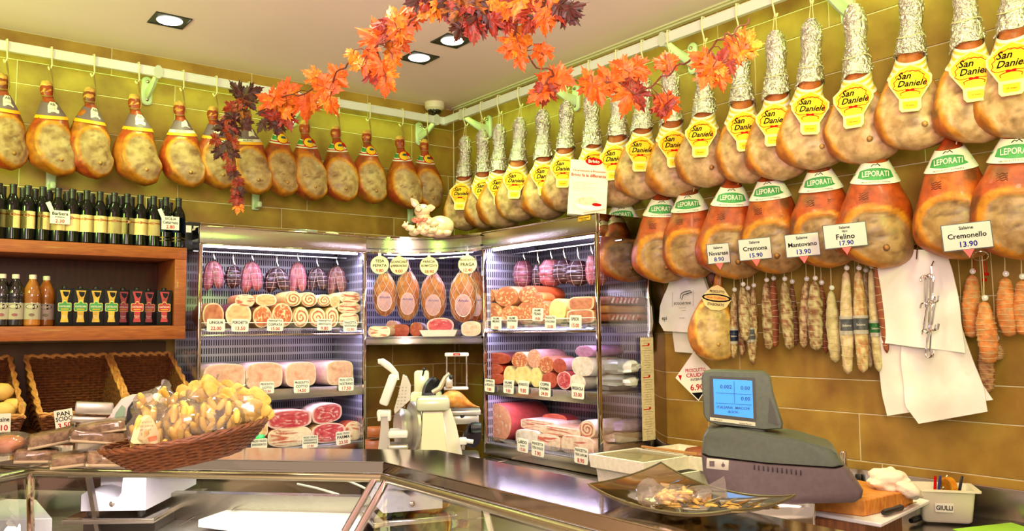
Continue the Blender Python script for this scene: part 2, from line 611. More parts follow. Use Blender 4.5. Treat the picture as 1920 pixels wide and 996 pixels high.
def smooth(e0, e1, x):
    t = max(0, min(1, (x-e0)/(e1-e0)))
    return t*t*(3-2*t)


def prof_at(prof, z):
    for i in range(len(prof)-1):
        if prof[i][0] >= z >= prof[i+1][0]:
            t = (prof[i][0]-z)/(prof[i][0]-prof[i+1][0])
            p0 = prof[max(i-1, 0)]; p1 = prof[i]; p2 = prof[i+1]; p3 = prof[min(i+2, len(prof)-1)]
            out = []
            for k in (1, 2, 3):   # Catmull-Rom through the given sections
                a, bb, c, d = p0[k], p1[k], p2[k], p3[k]
                out.append(.5*(2*bb+(c-a)*t+(2*a-5*bb+4*c-d)*t*t+(3*bb-a-3*c+d)*t**3))
            return max(out[0], .002), max(out[1], .002), out[2]
    return prof[-1][1:]


def front(prof, x, z, off=.004):
    w, d, cx = prof_at(prof, z)
    k = max(0, 1-min(.98, abs((x-cx)/w))**2)
    return -d*math.sqrt(k)-off


def ham_body(prof, cut, seed, skin, fat, flesh, dark, n=46, m=48, knob=None, border=.17, amp=.05):
    """Body of a ham: rings down the profile, cut face on the front; colour per point: skin, yellow fat rim, pale cut flesh."""
    mb = MB()
    rings, cols = [], []
    z0, z1 = prof[0][0], prof[-1][0]
    off = Vector((seed*3.1, seed*5.7, seed*1.3))
    fx, fz, fw, fh = cut
    for i in range(n+1):
        t = i/n
        z = lerp(z0, z1, t)
        w, d, cx = prof_at(prof, z)
        ring = []
        for j in range(m):
            a = 2*math.pi*j/m
            ca, sa = math.cos(a), math.sin(a)
            u = cx+w*math.copysign(abs(ca)**.9, ca)
            v = -d*math.copysign(abs(sa)**.9, sa)
            q = Vector((u, v, z))
            nz = noise.noise(q*9+off)
            k = 1+amp*nz*min(1, w/.06)
            u = cx+(u-cx)*k; v *= k
            # shape of the cut face
            s = math.hypot((u-fx+.25*(z-fz))/fw, (z-fz)/fh)+.10*noise.noise(Vector((u*9, z*9, seed*2.)))
            col = mixc(skin, dark, smooth(.12, .55, noise.noise(q*15+off*2))*.75)
            col = mixc(col, fat, .45*smooth(0., .5, noise.noise(q*7+off*.7)))
            if v < 0.02*d:
                rim = smooth(1+border*1.5, 1+border, s)
                col = mixc(col, fat, rim)
                fl = smooth(1.04, .97, s)
                blot = smooth(.12, .5, noise.noise(q*22+off))
                fc = mixc(flesh, dark, blot*.55)
                fc = mixc(fc, (flesh[0]*1.12, flesh[1]*1.1, flesh[2]*1.05, 1), smooth(0, .4, noise.noise(q*11-off)))
                crack = abs(noise.noise(Vector((u*13, z*17, seed))))
                fc = mixc(fc, (dark[0]*.8, dark[1]*.8, dark[2]*.7, 1), .75*smooth(.06, .0, crack)*smooth(.9, .6, s))
                col = mixc(col, fc, fl)
                v += .10*d*smooth(1.05, .92, s) - .035*d*smooth(1+border*1.6, 1+border*.7, s)*smooth(.95, 1.03, s)
                v -= .012*smooth(.06, .0, crack)*-1*fl*.4
            ring.append((u, v, z)); cols.append(col)
        rings.append(ring)
    mb.loft(rings, col=cols)
    if knob:
        kx, kz, kr = knob
        ky = front(prof, kx, kz, -.012)
        o = len(mb.v)
        mb.blob((kx, ky, kz), (kr, kr*.75, kr), seed, .2, 3, 8, 10, col=mixc(flesh, dark, .62))
        mb.blob((kx, ky-kr*.6, kz), (kr*.62, kr*.35, kr*.62), seed+1, .2, 3, 6, 8, col=mixc(fat, flesh, .4))
    return mb


def band(prof, za, zb, dip, r_off=.003, a0=0., a1=2*math.pi, n=28, flare=0.):
    """Points of a paper band round the neck; za, zb heights at the sides, dip lowers the front."""
    up, lo = [], []
    for j in range(n+1):
        a = lerp(a0, a1, j/n)
        for zz, arr in ((za, up), (zb, lo)):
            z = zz-dip*max(0, math.sin(a))
            w, d, cx = prof_at(prof, z)
            ro = r_off + (flare if arr is lo else 0)
            arr.append(Vector((cx+(w+ro)*math.cos(a), -(d+ro)*math.sin(a), z)))
    return up, lo


def strip_mesh(mb, up, lo, mi, thick=.0015):
    n = len(up)
    vs = up+lo
    mb.add(vs, [(j, n+j, n+j+1, j+1) for j in range(n-1)], mi)
    mb.add([p*1.0 for p in vs], [(j+1, n+j+1, n+j, j) for j in range(n-1)], mi)


def conf(prof, eps): return lambda u, w: front(prof, u, w, eps)


def conform_poly(mb, poly, cx, cz, prof, eps, mi, y=None):
    """Flat paper shape laid on the front of the ham (fan from its centre, two rings)."""
    n = len(poly)
    pts = []
    for k in (.0, .5, 1.):
        for (u, w) in (poly if k else poly[:1]):
            x, z = cx+u*k, cz+w*k
            pts.append((x, (y if y is not None else front(prof, x, z, eps)), z))
    fs = [(0, 1+j, 1+(j+1) % n) for j in range(n)]
    fs += [(1+j, 1+n+j, 1+n+(j+1) % n, 1+(j+1) % n) for j in range(n)]
    mb.add(pts, fs, mi)


# --- long foil-wrapped hams with the yellow label
SD_P = [(0, .026, .026, .0), (-.03, .034, .032, .0), (-.08, .036, .034, .002), (-.15, .032, .03, .0), (-.22, .042, .04, -.002), (-.28, .050, .048, -.004), (-.33, .060, .056, -.006),
        (-.39, .090, .074, -.006), (-.45, .122, .090, -.002), (-.51, .145, .10, .004), (-.56, .150, .10, .008), (-.60, .138, .09, .010), (-.635, .096, .072, .012), (-.655, .05, .04, .014), (-.662, .006, .006, .014)]


def make_sd(seed):
    t = thing('foil_wrapped_ham', 'x', 'ham', (0, 0, 0))
    rr = random.Random(seed)
    pr = [(z, w*(1+.05*rr.uniform(-1, 1)*(z < -.3)), d, cx+.006*rr.uniform(-1, 1)*(z < -.3)) for z, w, d, cx in SD_P]
    body = ham_body(pr, (.034, -.54, .140, .165), seed, S(172, 84, 32), S(206, 134, 42), S(196, 156, 114), S(122, 92, 54), knob=(.045, -.575, .013), border=.12)
    body.build('body', HAM, t, smooth=70)
    # crumpled foil round the leg and hoof
    rings = []
    n, m = 52, 48
    for i in range(n+1):
        z = .012-.298*i/n
        w, d, cx = prof_at(pr, min(0, max(z, -.66)))
        if z > 0: w, d = .018, .018
        ring = []
        for j in range(m):
            a = 2*math.pi*j/m
            q = Vector((math.cos(a), math.sin(a), z*26))
            k = 1.08+.20*abs(noise.noise(q*1.9+Vector((seed, 0, 0))))+.16*abs(noise.noise(q*4.3))
            zz = z-(.016*math.sin(a*1.0+seed)+.008*math.sin(3*a+seed))*smooth(-.2, -.29, z)
            ring.append((cx+(w+.004)*k*math.cos(a), -(d+.004)*k*math.sin(a), zz))
        rings.append(ring)
    mb = MB(); mb.loft(rings); mb.build('foil', FOIL, t, smooth=25)
    mb = MB()
    zt = -.20+.03*rr.uniform(-1, 1)
    w, d, cx = prof_at(pr, zt)
    mb.tube([(cx+(w*1.2+.006)*math.cos(a*.4), -(d*1.2+.006)*math.sin(a*.4), zt+.006*math.sin(a)) for a in range(17)], .0022, 5)
    mb.build('tie', TWINE, t)
    for s in (-.006, .006):
        mb = MB(); mb.tube([(s*.3, 0, .10), (s, -.004, .05), (s*1.6, -.02, .0), (s*1.5, -.03, -.02)], .002, 5); mb.build('twine', TWINE, t)
    # striped paper collar crossing over the front
    mb = MB()
    for k in range(7):
        za = -.268-.012*k
        u, l = band(pr, za, za-.012, .05, .006, -.15*math.pi, 1.15*math.pi, 22)
        strip_mesh(mb, u, l, k % 2)
    mb.build('paper_collar', [LAB_W, mat('stripe_yellow', S(226, 182, 62), None, rough=.5)], t, smooth=60)
    # the label hanging on the front: yellow panel on cream board with a tab below
    cx, cz = -.004, -.405
    yl = min(front(pr, cx, z, .006) for z in (-.37, -.40, -.44, -.47))-.002
    W, H = .078, .092
    octo = [(-.45, .50), (.45, .50), (1, -.02+.12), (.98, -.12), (.42, -.92), (.40, -1.28), (.30, -1.40), (-.30, -1.40), (-.40, -1.28), (-.42, -.92), (-.98, -.12), (-1, .10), (-.72, .42)]
    octo = [(0, .80), (.5, .62), (1.0, .20), (.98, -.10), (.50, -.80), (.50, -1.22), (.38, -1.36), (-.38, -1.36), (-.50, -1.22), (-.50, -.80), (-.98, -.10), (-1.0, .20), (-.5, .62)]
    lean = lambda z: yl - .18*(cz-z) if z < cz else yl + .25*(z-cz)
    for scale_, eps, mi in ((1., 0, 0),):
        mb = MB()
        def lay(poly, sc, e, m_i, cut=None):
            pts = [(cx, lean(cz)-e, cz)]+[(cx+u*W*sc, lean(cz+v*H*sc)-e, cz+v*H*sc) for u, v in poly]
            mb.add(pts, [(0, i+1, (i+1) % len(poly)+1) for i in range(len(poly))], m_i)
        mb2pts = [(cx+u*W, lean(cz+v*H), cz+v*H) for u, v in octo]
        mb.loft([[(x, y+.002, z) for x, y, z in mb2pts], mb2pts], 0)
        lay([(0, .74), (.46, .56), (.90, .16), (.88, -.10), (.44, -.76), (-.44, -.76), (-.88, -.10), (-.90, .16), (-.46, .56)], 1., .0012, 1)
        tab = [(-.34, -.90), (.34, -.90), (.34, -1.16), (.26, -1.24), (-.26, -1.24), (-.34, -1.16)]
        pts = [(cx+u*W, lean(cz+v*H)-.0012, cz+v*H) for u, v in tab]
        mb.add(pts, [tuple(range(6))], 1)
        lb = mb.build('label', [LAB_C, LAB_Y], t, smooth=0)
    mb = MB()
    cf = lambda u, w: lean(w)-.0026
    put_text(mb, 'San', cx-.022, cz+.012, .038, mi=0, shear=.35, bold=.022, conform=cf, maxw=.05)
    put_text(mb, 'Daniele', cx+.006, cz-.020, .036, mi=0, shear=.35, bold=.022, conform=cf, maxw=.105)
    put_text(mb, 'Prosciutto', cx+.018, cz+.042, .010, mi=0, shear=.35, conform=cf)
    # red scroll round the name
    def scroll(pts, r=.0016):
        mb.tube([(cx+u*W, lean(cz+v*H)-.002, cz+v*H) for u, v in pts], r, 5, 1, flat=.5)
    crown = [(-.5+.125*i, .36+.10*math.sin(math.pi*i/8)+.05*abs(math.sin(i*1.57))) for i in range(9)]
    scroll(crown)
    for s in (-1, 1):
        scroll([(s*.52, .34), (s*.66, .24), (s*.60, .12), (s*.74, .0), (s*.70, -.16), (s*.78, -.26), (s*.60, -.38), (s*.36, -.38), (s*.12, -.34), (0, -.38)])
        scroll([(0, -.42), (s*.3, -.46), (s*.44, -.52), (s*.40, -.62)])
    mb.blob((cx-.008, lean(cz-.034)-.002, cz-.036), (.009, .0015, .005), n=4, m=8, mi=1); mb.blob((cx+.008, lean(cz-.034)-.002, cz-.036), (.009, .0015, .005), n=4, m=8, mi=1)
    put_text(mb, '10 mesi', cx, cz-.103, .011, mi=1, conform=cf)
    tag(mb.build('lettering', [INK_K, INK_R], lb, smooth=0), kind='stuff')
    return t


# --- bone-in hams on the short rail
PA_P = [(0, .018, .016, -.012), (-.012, .030, .026, -.012), (-.04, .032, .028, -.012), (-.065, .027, .025, -.008), (-.085, .029, .028, -.003), (-.13, .052, .046, .002), (-.18, .078, .064, .004), (-.25, .104, .08, .002), (-.32, .121, .09, .002), (-.38, .122, .09, .008),
        (-.43, .106, .08, .022), (-.465, .07, .055, .038), (-.485, .03, .03, .046), (-.49, .005, .005, .048)]


def make_parma(seed, kind):
    t = thing('bone_in_ham', 'x', 'ham', (0, 0, 0))
    rr = random.Random(seed)
    pr = [(z, w*(1+.04*rr.uniform(-1, 1)*(z < -.1)), d, cx+.008*rr.uniform(-1, 1)*(z < -.1)) for z, w, d, cx in PA_P]
    body = ham_body(pr, (.036, -.345, .088, .115), seed, S(168, 66, 26), S(202, 130, 28), S(178, 144, 100), S(112, 66, 34), knob=(.05, -.41, .013), border=.17)
    body.build('body', HAM, t, smooth=70)
    mb = MB()
    mb.blob((-.012, 0, -.004), (.031, .027, .026), seed, .25, 3, 8, 12, col=S(226, 178, 84))
    mb.blob((-.012, -.004, -.036), (.031, .027, .024), seed+3, .25, 3, 8, 12, col=S(214, 150, 66))
    mb.build('shank_end', HAM, t, smooth=70)
    mb = MB()
    mb.tube([(.004, .0, .11), (.006, -.006, .06), (.014, -.015, .02), (.022, -.02, -.03), (.018, -.026, -.066), (-.01, -.036, -.072), (-.036, -.02, -.066)], .0028, 5)
    mb.build('twine', mat('brown_twine', S(150, 118, 58), None, rough=.9), t)
    mb = MB()
    mb.tube([(.002, .0, .11), (.014, -.004, .06), (.016, -.012, .0), (.026, -.012, -.05)], .0022, 5)
    mb.build('twine', mat('brown_twine', S(150, 118, 58), None, rough=.9), t)
    cf = conf(pr, .0075)
    if kind == 'purple':
        mb = MB()
        u, l = band(pr, -.088, -.162, .018, .004); strip_mesh(mb, u, l, 0)
        u, l = band(pr, -.163, -.182, .018, .0045); strip_mesh(mb, u, l, 1)
        conform_poly(mb, [(-.022, -.03), (.03, -.028), (.03, .012), (.012, .036), (-.012, .036), (-.022, .012)], .012, -.135, pr, .006, 2)
        c = mb.build('paper_collar', [PURPLE, ORANGE_B, LAB_W], t, smooth=60)
        mb = MB()
        put_text(mb, 'AB', .012, -.122, .020, conform=cf)
        put_text(mb, 'prosciutto', .014, -.142, .008, conform=cf)
        tag(mb.build('lettering', INK_K, c, smooth=0), kind='stuff')
    elif kind == 'grey':
        mb = MB()
        u, l = band(pr, -.088, -.145, .018, .004); strip_mesh(mb, u, l, 0)
        u, l = band(pr, -.146, -.164, .018, .0045); strip_mesh(mb, u, l, 2)
        u, l = band(pr, -.165, -.182, .018, .005); strip_mesh(mb, u, l, 1)
        conform_poly(mb, [(-.02, -.02), (.024, -.02), (.024, .01), (0, .03), (-.02, .01)], .02, -.125, pr, .006, 2)
        c = mb.build('paper_collar', [PURPLE, ORANGE_B, LAB_W], t, smooth=60)
        mb = MB()
        put_text(mb, 'ALENZI', -.004, -.178, .018, conform=cf, maxw=.075)
        tag(mb.build('lettering', INK_K, c, smooth=0), kind='stuff')
    else:
        mb = MB()
        u, l = band(pr, -.095, -.135, .02, .004); strip_mesh(mb, u, l, 0)
        u, l = band(pr, -.135, -.142, .02, .0045); strip_mesh(mb, u, l, 1)
        u, l = band(pr, -.142, -.152, .02, .0045); strip_mesh(mb, u, l, 0)
        u, l = band(pr, -.100, -.128, .02, .0048, .62*math.pi, .95*math.pi, 8); strip_mesh(mb, u, l, 2)
        el = [(.034*math.cos(i*.42), .032*math.sin(i*.42)) for i in range(15)]
        conform_poly(mb, [(x*1.18, z*1.18) for x, z in el], .014, -.13, pr, .0058, 1)
        conform_poly(mb, el, .014, -.13, pr, .0068, 3)
        c = mb.build('paper_collar', [LAB_W, INK_R, GREEN, LAB_Y], t, smooth=60)
        mb = MB()
        conform_poly(mb, [(-.016, -.004), (-.004, -.008), (.014, -.006), (.018, .002), (.008, .010), (-.010, .009)], .016, -.124, pr, .0082, 0)
        mb.build('emblem', mat('emblem_blue', S(50, 70, 80), None), c, smooth=0)
    return t


# --- broad hams with white and green collar over the worktop
LE_P = [(0, .022, .022, .008), (-.02, .034, .03, .010), (-.06, .036, .034, .008), (-.09, .052, .046, .0), (-.15, .082, .064, .0), (-.20, .102, .076, .0), (-.27, .126, .09, -.004), (-.34, .142, .10, -.006), (-.40, .150, .102, -.004),
        (-.45, .140, .095, .002), (-.485, .112, .078, .010), (-.51, .066, .05, .018), (-.522, .006, .006, .02)]


def make_lep(seed):
    t = thing('broad_cured_ham', 'x', 'ham', (0, 0, 0))
    rr = random.Random(seed)
    pr = [(z, w*(1+.05*rr.uniform(-1, 1)*(z < -.2)), d, cx+.008*rr.uniform(-1, 1)*(z < -.2)) for z, w, d, cx in LE_P]
    body = ham_body(pr, (.02, -.405, .118, .108), seed, S(170, 68, 18), S(202, 128, 30), S(160, 124, 76), S(92, 60, 32), knob=(.03+.02*rr.uniform(-1, 1), -.445, .014), border=.2, amp=.07)
    body.build('body', HAM, t, smooth=70)
    mb = MB(); mb.blob((.03, .0, -.04), (.026, .024, .030), seed, .3, 3, 8, 12); mb.tube([(.03, 0, -.03), (.0, 0, .0), (-.01, 0, .02)], [.02, .022, .012], 8)
    mb.build('trotter', mat('trotter_dark', S(88, 34, 20), S(60, 22, 14), 30, .5, bump=.3), t, smooth=70)
    mb = MB()
    mb.tube([(0, 0, .06), (.01, -.01, .0), (.04, -.03, -.03), (.03, -.04, -.08)], .0025, 5); mb.build('twine', TWINE, t)
    mb = MB()
    u, l = band(pr, -.075, -.165, .025, .005, flare=.002); strip_mesh(mb, u, l, 0)
    n = 14
    u, l = [], []
    for j in range(n+1):
        k = -1+2*j/n
        x = k*.078
        bow = 1-abs(k)**2.2
        w, d, cx = prof_at(pr, -.14)
        for dz, arr in ((.018*bow+.008, u), (-.018*bow-.008, l)):
            z = -.142-.004*math.cos(k)+dz
            arr.append(Vector((x, front(pr, x, z, .0065), z)))
    strip_mesh(mb, u, l, 1)
    c = mb.build('paper_collar', [LAB_W, GREEN], t, smooth=60)
    mb = MB()
    cf = conf(pr, .0085)
    put_text(mb, 'LEPORATI', 0, -.156, .034, mi=0, conform=cf, bold=.012, maxw=.100)
    put_text(mb, 'PROSCIUTTO DI PARMA', 0, -.183, .010, mi=1, conform=cf, maxw=.12)
    mb.tube([(u_, front(pr, u_, w_, .008), w_) for u_, w_ in ((-.016, -.113), (-.006, -.104), (0, -.109), (.008, -.102), (.018, -.112))], .0016, 4, 1, flat=.4)
    tag(mb.build('lettering', [LAB_W, INK_K], c, smooth=0), kind='stuff')
    # burnt-in producer's mark on the rind
    mb = MB()
    for (mx_, mz) in ((-.045, -.235), (.045, -.24)):
        for k in range(4):
            zz = mz+.008*(k-1.5)
            mb.tube([(mx_+q*.006, front(pr, mx_+q*.006, zz+.003*math.sin(q*2+k+seed), .001), zz+.003*math.sin(q*2+k+seed)) for q in range(-3, 4)], .0016, 4, flat=.5)
    mb.build('brand_mark', mat('burnt_mark', S(96, 40, 14), None, rough=.7), t)
    return t


used = {}


def place(protos, k, loc, rz, label, group, sc=1., tilt=0.):
    p = protos[k % len(protos)]
    o = p if p.name not in used else copy_tree(p)
    used.setdefault(p.name, 1)
    o.location = loc
    o.rotation_euler = (0, math.radians(tilt), rz)
    o.scale = (sc, sc, sc)
    o['label'] = label
    o['group'] = group
    return o


# hooks: one mesh, hung over the rail
mb = MB()
hook_pts = [(0, .016, -.006), (0, .018, .012), (0, .014, .032), (0, .0, .036), (0, -.016, .034), (0, -.020, .01), (.0, -.018, -.03), (.004, -.012, -.062), (.0, -.002, -.082), (-.002, .012, -.084), (-.004, .024, -.066)]
mb.tube(hook_pts, .0042, 7)
HOOK = mb.build('meat_hook', CREAM)
hook_used = [False]


def hook(loc, rz, label, group):
    o = HOOK if not hook_used[0] else HOOK.copy()
    if hook_used[0]: COL.objects.link(o)
    hook_used[0] = True
    o.location = loc; o.rotation_euler = (0, 0, rz)
    tag(o, label, 'hook', group)


sd = [make_sd(11), make_sd(23), make_sd(37), make_sd(53)]
SDX = [(873, 265), (905, 258), (937, 240), (976, 235), (1018, 213), (1063, 205), (1108, 180), (1160, 175), (1208, 148), (1257, 135), (1322, 110), (1387, 98), (1455, 72), (1522, 42), (1602, 15), (1708, -20), (1805, -45), (1900, -62)]
for i, (hx, hy) in enumerate(SDX):
    p = P(hx, hy, x=-RO)
    z = 2.955
    loc = Vector((-RO-.004, p.y, z))
    rz = face_cam(loc, (-6, 4, 10, -2, 6, 0, 8)[i % 7]-6)
    lab = ORD[i]+' foil-wrapped ham with yellow label counting from the room corner, rail over worktop'
    if i == 6: lab = 'foil-wrapped ham right behind the white leaflet stand, seventh on its rail from the corner'
    place(sd, i, loc, rz, lab, 'foil-wrapped hams on the rail', 1.0+.02*((i*7) % 5-2)/2, (1.5, -2, .5, 2.5, -1)[i % 5])
    hook((-RO, p.y, RAIL_Z), -math.pi/2, 'cream hook carrying the '+ORD[i]+' foil-wrapped ham from the room corner', 'hooks over the worktop side')

pa = [make_parma(5, 'purple'), make_parma(8, 'purple'), make_parma(9, 'grey'), make_parma(14, 'seal'), make_parma(15, 'seal'), make_parma(17, 'seal')]
PAX = [(8, 148, 0), (92, 163, 1), (172, 170, 0), (256, 186, 1), (340, 195, 2), (402, 218, 1), (464, 228, 2), (524, 242, 3), (574, 250, 4), (632, 251, 5), (690, 260, 3), (752, 270, 4), (798, 268, 5)]
for i, (hx, hy, k) in enumerate(PAX):
    p = P(hx, hy, y=-RO)
    loc = Vector((p.x, -RO-.004, 2.958 if i < 11 else 2.955))
    rz = face_cam(loc, (4, -4, 6, 0, -6)[i % 5]+6)
    place(pa, k, loc, rz, ORD[12-i]+' bone-in ham from the room corner, with '+{0: 'purple and orange', 1: 'purple and orange', 2: 'grey and white'}.get(k, 'yellow seal and white')+' collar',
          'bone-in hams on the rail over the wine', 1.0+.02*((i*3) % 5-2)/2, (1, -2, 2, 0, -1)[i % 5])
    hook((p.x+.004, -RO, RAIL_Z), math.radians(8), 'cream hook carrying the '+ORD[12-i]+' bone-in ham from the room corner', 'hooks over the wine side')

le = [make_lep(61), make_lep(62), make_lep(67)]
LEX = [(1163, 362), (1240, 356), (1290, 345), (1372, 326), (1440, 312), (1533, 302), (1640, 278), (1778, 262), (1908, 245)]
for i, (hx, hy) in enumerate(LEX):
    p = P(hx, hy, x=-.20)
    loc = Vector((-.20, p.y, 2.385))
    rz = face_cam(loc, (0, 6, -4, 4, -6)[i % 5]-4)
    lab = (ORD[i]+' broad orange ham with green and white collar counting from the fridge') if i else 'broad orange ham added where the steel fridge side only reflects one'  # first ham is added in place of a mirror image in the steel
    place(le, i, loc, rz, lab, 'broad hams with green collars', 1.0+.02*((i*3) % 5-2)/2, (-6, 3, -3, 5, -4)[i % 5]*.5)
# ------------------------------------------------------------------ price cards
def card(lines, p0, p1, loc, rz, label, group=None, tilt=0., round_=True, name='price_card', holder=None, cat='price card', base=CARD, poly=None, pitch=0.):
    """Written card w x h metres, centre at loc; lines: (text, height share, size share, colour index 0 black 1 red 2 blue)."""
    w, h = p0, p1
    mb = MB()
    if poly is None:
        r = min(w, h)*(.12 if round_ else .01)
        poly = []
        for qx, qy, a0 in ((1, 1, 0), (-1, 1, 90), (-1, -1, 180), (1, -1, 270)):
            for i in range(4):
                a = math.radians(a0+30*i)
                poly.append((qx*(w/2-r)+r*math.cos(a), qy*(h/2-r)+r*math.sin(a)))
    mb.prism(poly, 'y', -.0012, .0012)
    o = mb.build(name, base, None, smooth=0)
    o.location = loc
    o.rotation_euler = (pitch, math.radians(tilt), rz)
    tag(o, label, cat, group)
    mb = MB()
    for ln in lines:
        txt, zc, sz, ci = ln[:4]
        put_text(mb, txt, 0, (zc-.5)*h-.35*sz*h, sz*h, y=-.0022, mi=ci, bold=.018, maxw=w*(ln[4] if len(ln) > 4 else .88))
    tag(mb.build('lettering', [INK_K, INK_R, INK_B], o, smooth=0), kind='stuff')
    return o


def pcard(lines, box, plane, val, rz, label, group=None, **k):
    """Card filling a box (x0, y0, x1, y1) of the photograph on a plane."""
    x0, y0, x1, y1 = box
    kw = {plane: val}
    a = P(x0, (y0+y1)/2, **kw); b_ = P(x1, (y0+y1)/2, **kw); t_ = P((x0+x1)/2, y0, **kw); u_ = P((x0+x1)/2, y1, **kw)
    return card(lines, (a-b_).length, abs(t_.z-u_.z), (t_+u_)/2, rz, label, group, **k)


# ------------------------------------------------------------------ wine shelf
WOOD = mat('cherry_wood', S(176, 96, 38), S(140, 66, 22), 9, .38, stretch=(1.5, 8, 14), detail=6, ramp=(.3, .7), coat=.15)
WOOD_D = mat('dark_wood', S(74, 36, 18), S(58, 28, 14), 6, .5, stretch=(8, 8, 1))
SX1, SX0, SY = -2.064, -4.3, -.40
t = thing('wine_shelf', 'cherry wood wall shelf unit with wine on top, open dark compartment below', 'shelf', ((SX0+SX1)/2, -.2, 1.60))
T0 = Vector(t.location)


def sub(name, c, d, m, par=t, r=.003, org=T0):
    mb = MB(); mb.rbox(Vector(c)-org, d, r); return mb.build(name, m, par)


sub('shelf_board', ((SX0+SX1)/2, SY/2, 2.073), (SX1-SX0, -SY-.03, .065), WOOD)
sub('shelf_board', ((SX0+SX1)/2, SY/2, 1.632), (SX1-SX0, -SY-.03, .075), WOOD)
sub('side_panel', (SX1-.032, SY/2, 1.855), (.062, -SY-.034, .37), WOOD)
sub('back_panel', ((SX0+SX1)/2-.03, -.025, 1.855), (SX1-SX0-.065, .02, .37), WOOD_D)
sub('divider', (-3.35, SY/2, 1.855), (.04, -SY-.06, .37), WOOD)
# lower bench carrying the bread baskets
t2 = thing('bread_bench', 'brown wooden bench and dark back board carrying the wicker bread baskets', 'bench', (-3.2, -.35, 0))
sub('bench_top', (-3.17, -.34, 1.115), (2.2, .62, .05), mat('bench_wood', S(120, 62, 24), S(96, 48, 18), 8, .45, stretch=(2, 9, 9)), t2, org=Vector(t2.location))
sub('back_board', (-3.17, -.02, 1.36), (2.2, .02, .44), mat('back_board_brown', S(96, 66, 30), S(82, 54, 24), 8, .6), t2, org=Vector(t2.location))
sub('base', (-3.17, -.30, .545), (2.15, .5, 1.09), WOOD_D, t2, org=Vector(t2.location))

# wine bottles: three deep, the front row with cream labels
GLASSD = mat('dark_bottle_glass', S(10, 10, 8), None, rough=.10, spec=.35)
CAPS = mat('bottle_capsule', S(34, 30, 30), None, rough=.35)
WLAB = mat('wine_label_cream', S(250, 226, 160), S(244, 214, 140), 20, .6)


def make_wine(kind):
    t = thing('wine_bottle', 'x', 'bottle')
    mb = MB(); mb.lathe([(.002, 0), (.034, .001), (.037, .006), (.037, .17), (.0355, .188), (.030, .205), (.021, .222), (.0155, .236), (.0145, .275)], 20)
    mb.build('bottle_body', GLASSD, t)
    mb = MB(); mb.lathe([(.0158, .225), (.0162, .258), (.0158, .272), (.0172, .273), (.0172, .284), (.013, .286), (.001, .286)], 16)
    mb.build('capsule', CAPS, t)
    if kind == 'cream':
        mb = MB()
        n = 16
        pts = lambda z, r: [Vector((r*math.sin(math.radians(-88+176*j/n)), -r*math.cos(math.radians(-88+176*j/n)), z)) for j in range(n+1)]
        strip_mesh(mb, pts(.150, .0376), pts(.060, .0376), 0)
        strip_mesh(mb, pts(.131, .0379), pts(.124, .0379), 1)
        l = mb.build('label', [WLAB, mat('label_rust', S(206, 120, 52), None)], t)
        mb = MB()
        cy = lambda u, w: -math.sqrt(max(1e-6, .0382**2-u*u))
        pl = [(.014*math.cos(i*.449), .009*math.sin(i*.449)) for i in range(14)]
        mb.add([(u, cy(u, 0), .128+w) for u, w in pl], [tuple(range(14))])
        for i in range(3):
            mb.add([(u, cy(u, 0), .100-.009*i+w) for u, w in ((-.016, 0), (.016, 0), (.016, .0018), (-.016, .0018))], [(0, 1, 2, 3)], 1)
        mb.build('emblem', [mat('emblem_red', S(160, 74, 40), S(196, 150, 100), 90), mat('fine_print', S(190, 150, 96), None)], l, smooth=0)
    else:
        mb = MB(); n = 12
        pts = lambda z, r: [Vector((r*math.sin(math.radians(-70+140*j/n)), -r*math.cos(math.radians(-70+140*j/n)), z)) for j in range(n+1)]
        strip_mesh(mb, pts(.170, .0376), pts(.085, .0376), 0)
        strip_mesh(mb, pts(.058, .0376), pts(.050, .0376), 1)
        strip_mesh(mb, pts(.040, .0376), pts(.034, .0376), 1)
        mb.build('label', [mat('label_blue', S(26, 50, 96), S(16, 34, 70), 40), mat('label_gold', S(190, 150, 90), None, rough=.4)], t)
    return t


cream, blue = make_wine('cream'), make_wine('blue')
first = {}


def wine(proto, loc, rz, label, group):
    o = proto if proto.name not in first else copy_tree(proto)
    first[proto.name] = 1
    o.location = loc; o.rotation_euler = (0, 0, rz)
    o['label'] = label; o['group'] = group


BX = [-5, 22, 50, 78, 107, 134, 161, 186, 213, 237, 262, 287]
for i, bx in enumerate(BX):
    p = P(bx, 440, y=-.335)
    wine(cream, (p.x, -.335, 2.106), face_cam(p, (-14, 5, -3, 8, 0, -6)[i % 6]), ORD[len(BX)-1-i]+' cream-labelled wine bottle of the front row, counting from the dark blue-labelled ones', 'front row of wine bottles')
for i, bx in enumerate((310, 334)):
    p = P(bx, 440, y=-.335)
    wine(blue, (p.x, -.335, 2.106), face_cam(p, 0), ('wine bottle with dark blue label behind the Sicilia price card', 'last wine bottle of the row, blue label, close to the fridge')[i], 'blue-labelled wine bottles')
for i, bx in enumerate((8, 36, 64, 94, 120, 148, 175, 200, 226, 250, 276, 302)):
    p = P(bx, 430, y=-.235)
    wine(cream, (p.x+.012*((i*5) % 3-1), -.235, 2.106), 0, ORD[11-i]+' wine bottle of the second row, half hidden, counting from the fridge end', 'second row of wine bottles')
for i, bx in enumerate((92, 122, 172, 203, 222, 318)):
    p = P(bx, 420, y=-.14)
    wine(cream, (p.x, -.14, 2.106), 0, ORD[5-i]+' wine bottle deep in the third row by the wall, counting from the fridge', 'third row of wine bottles')
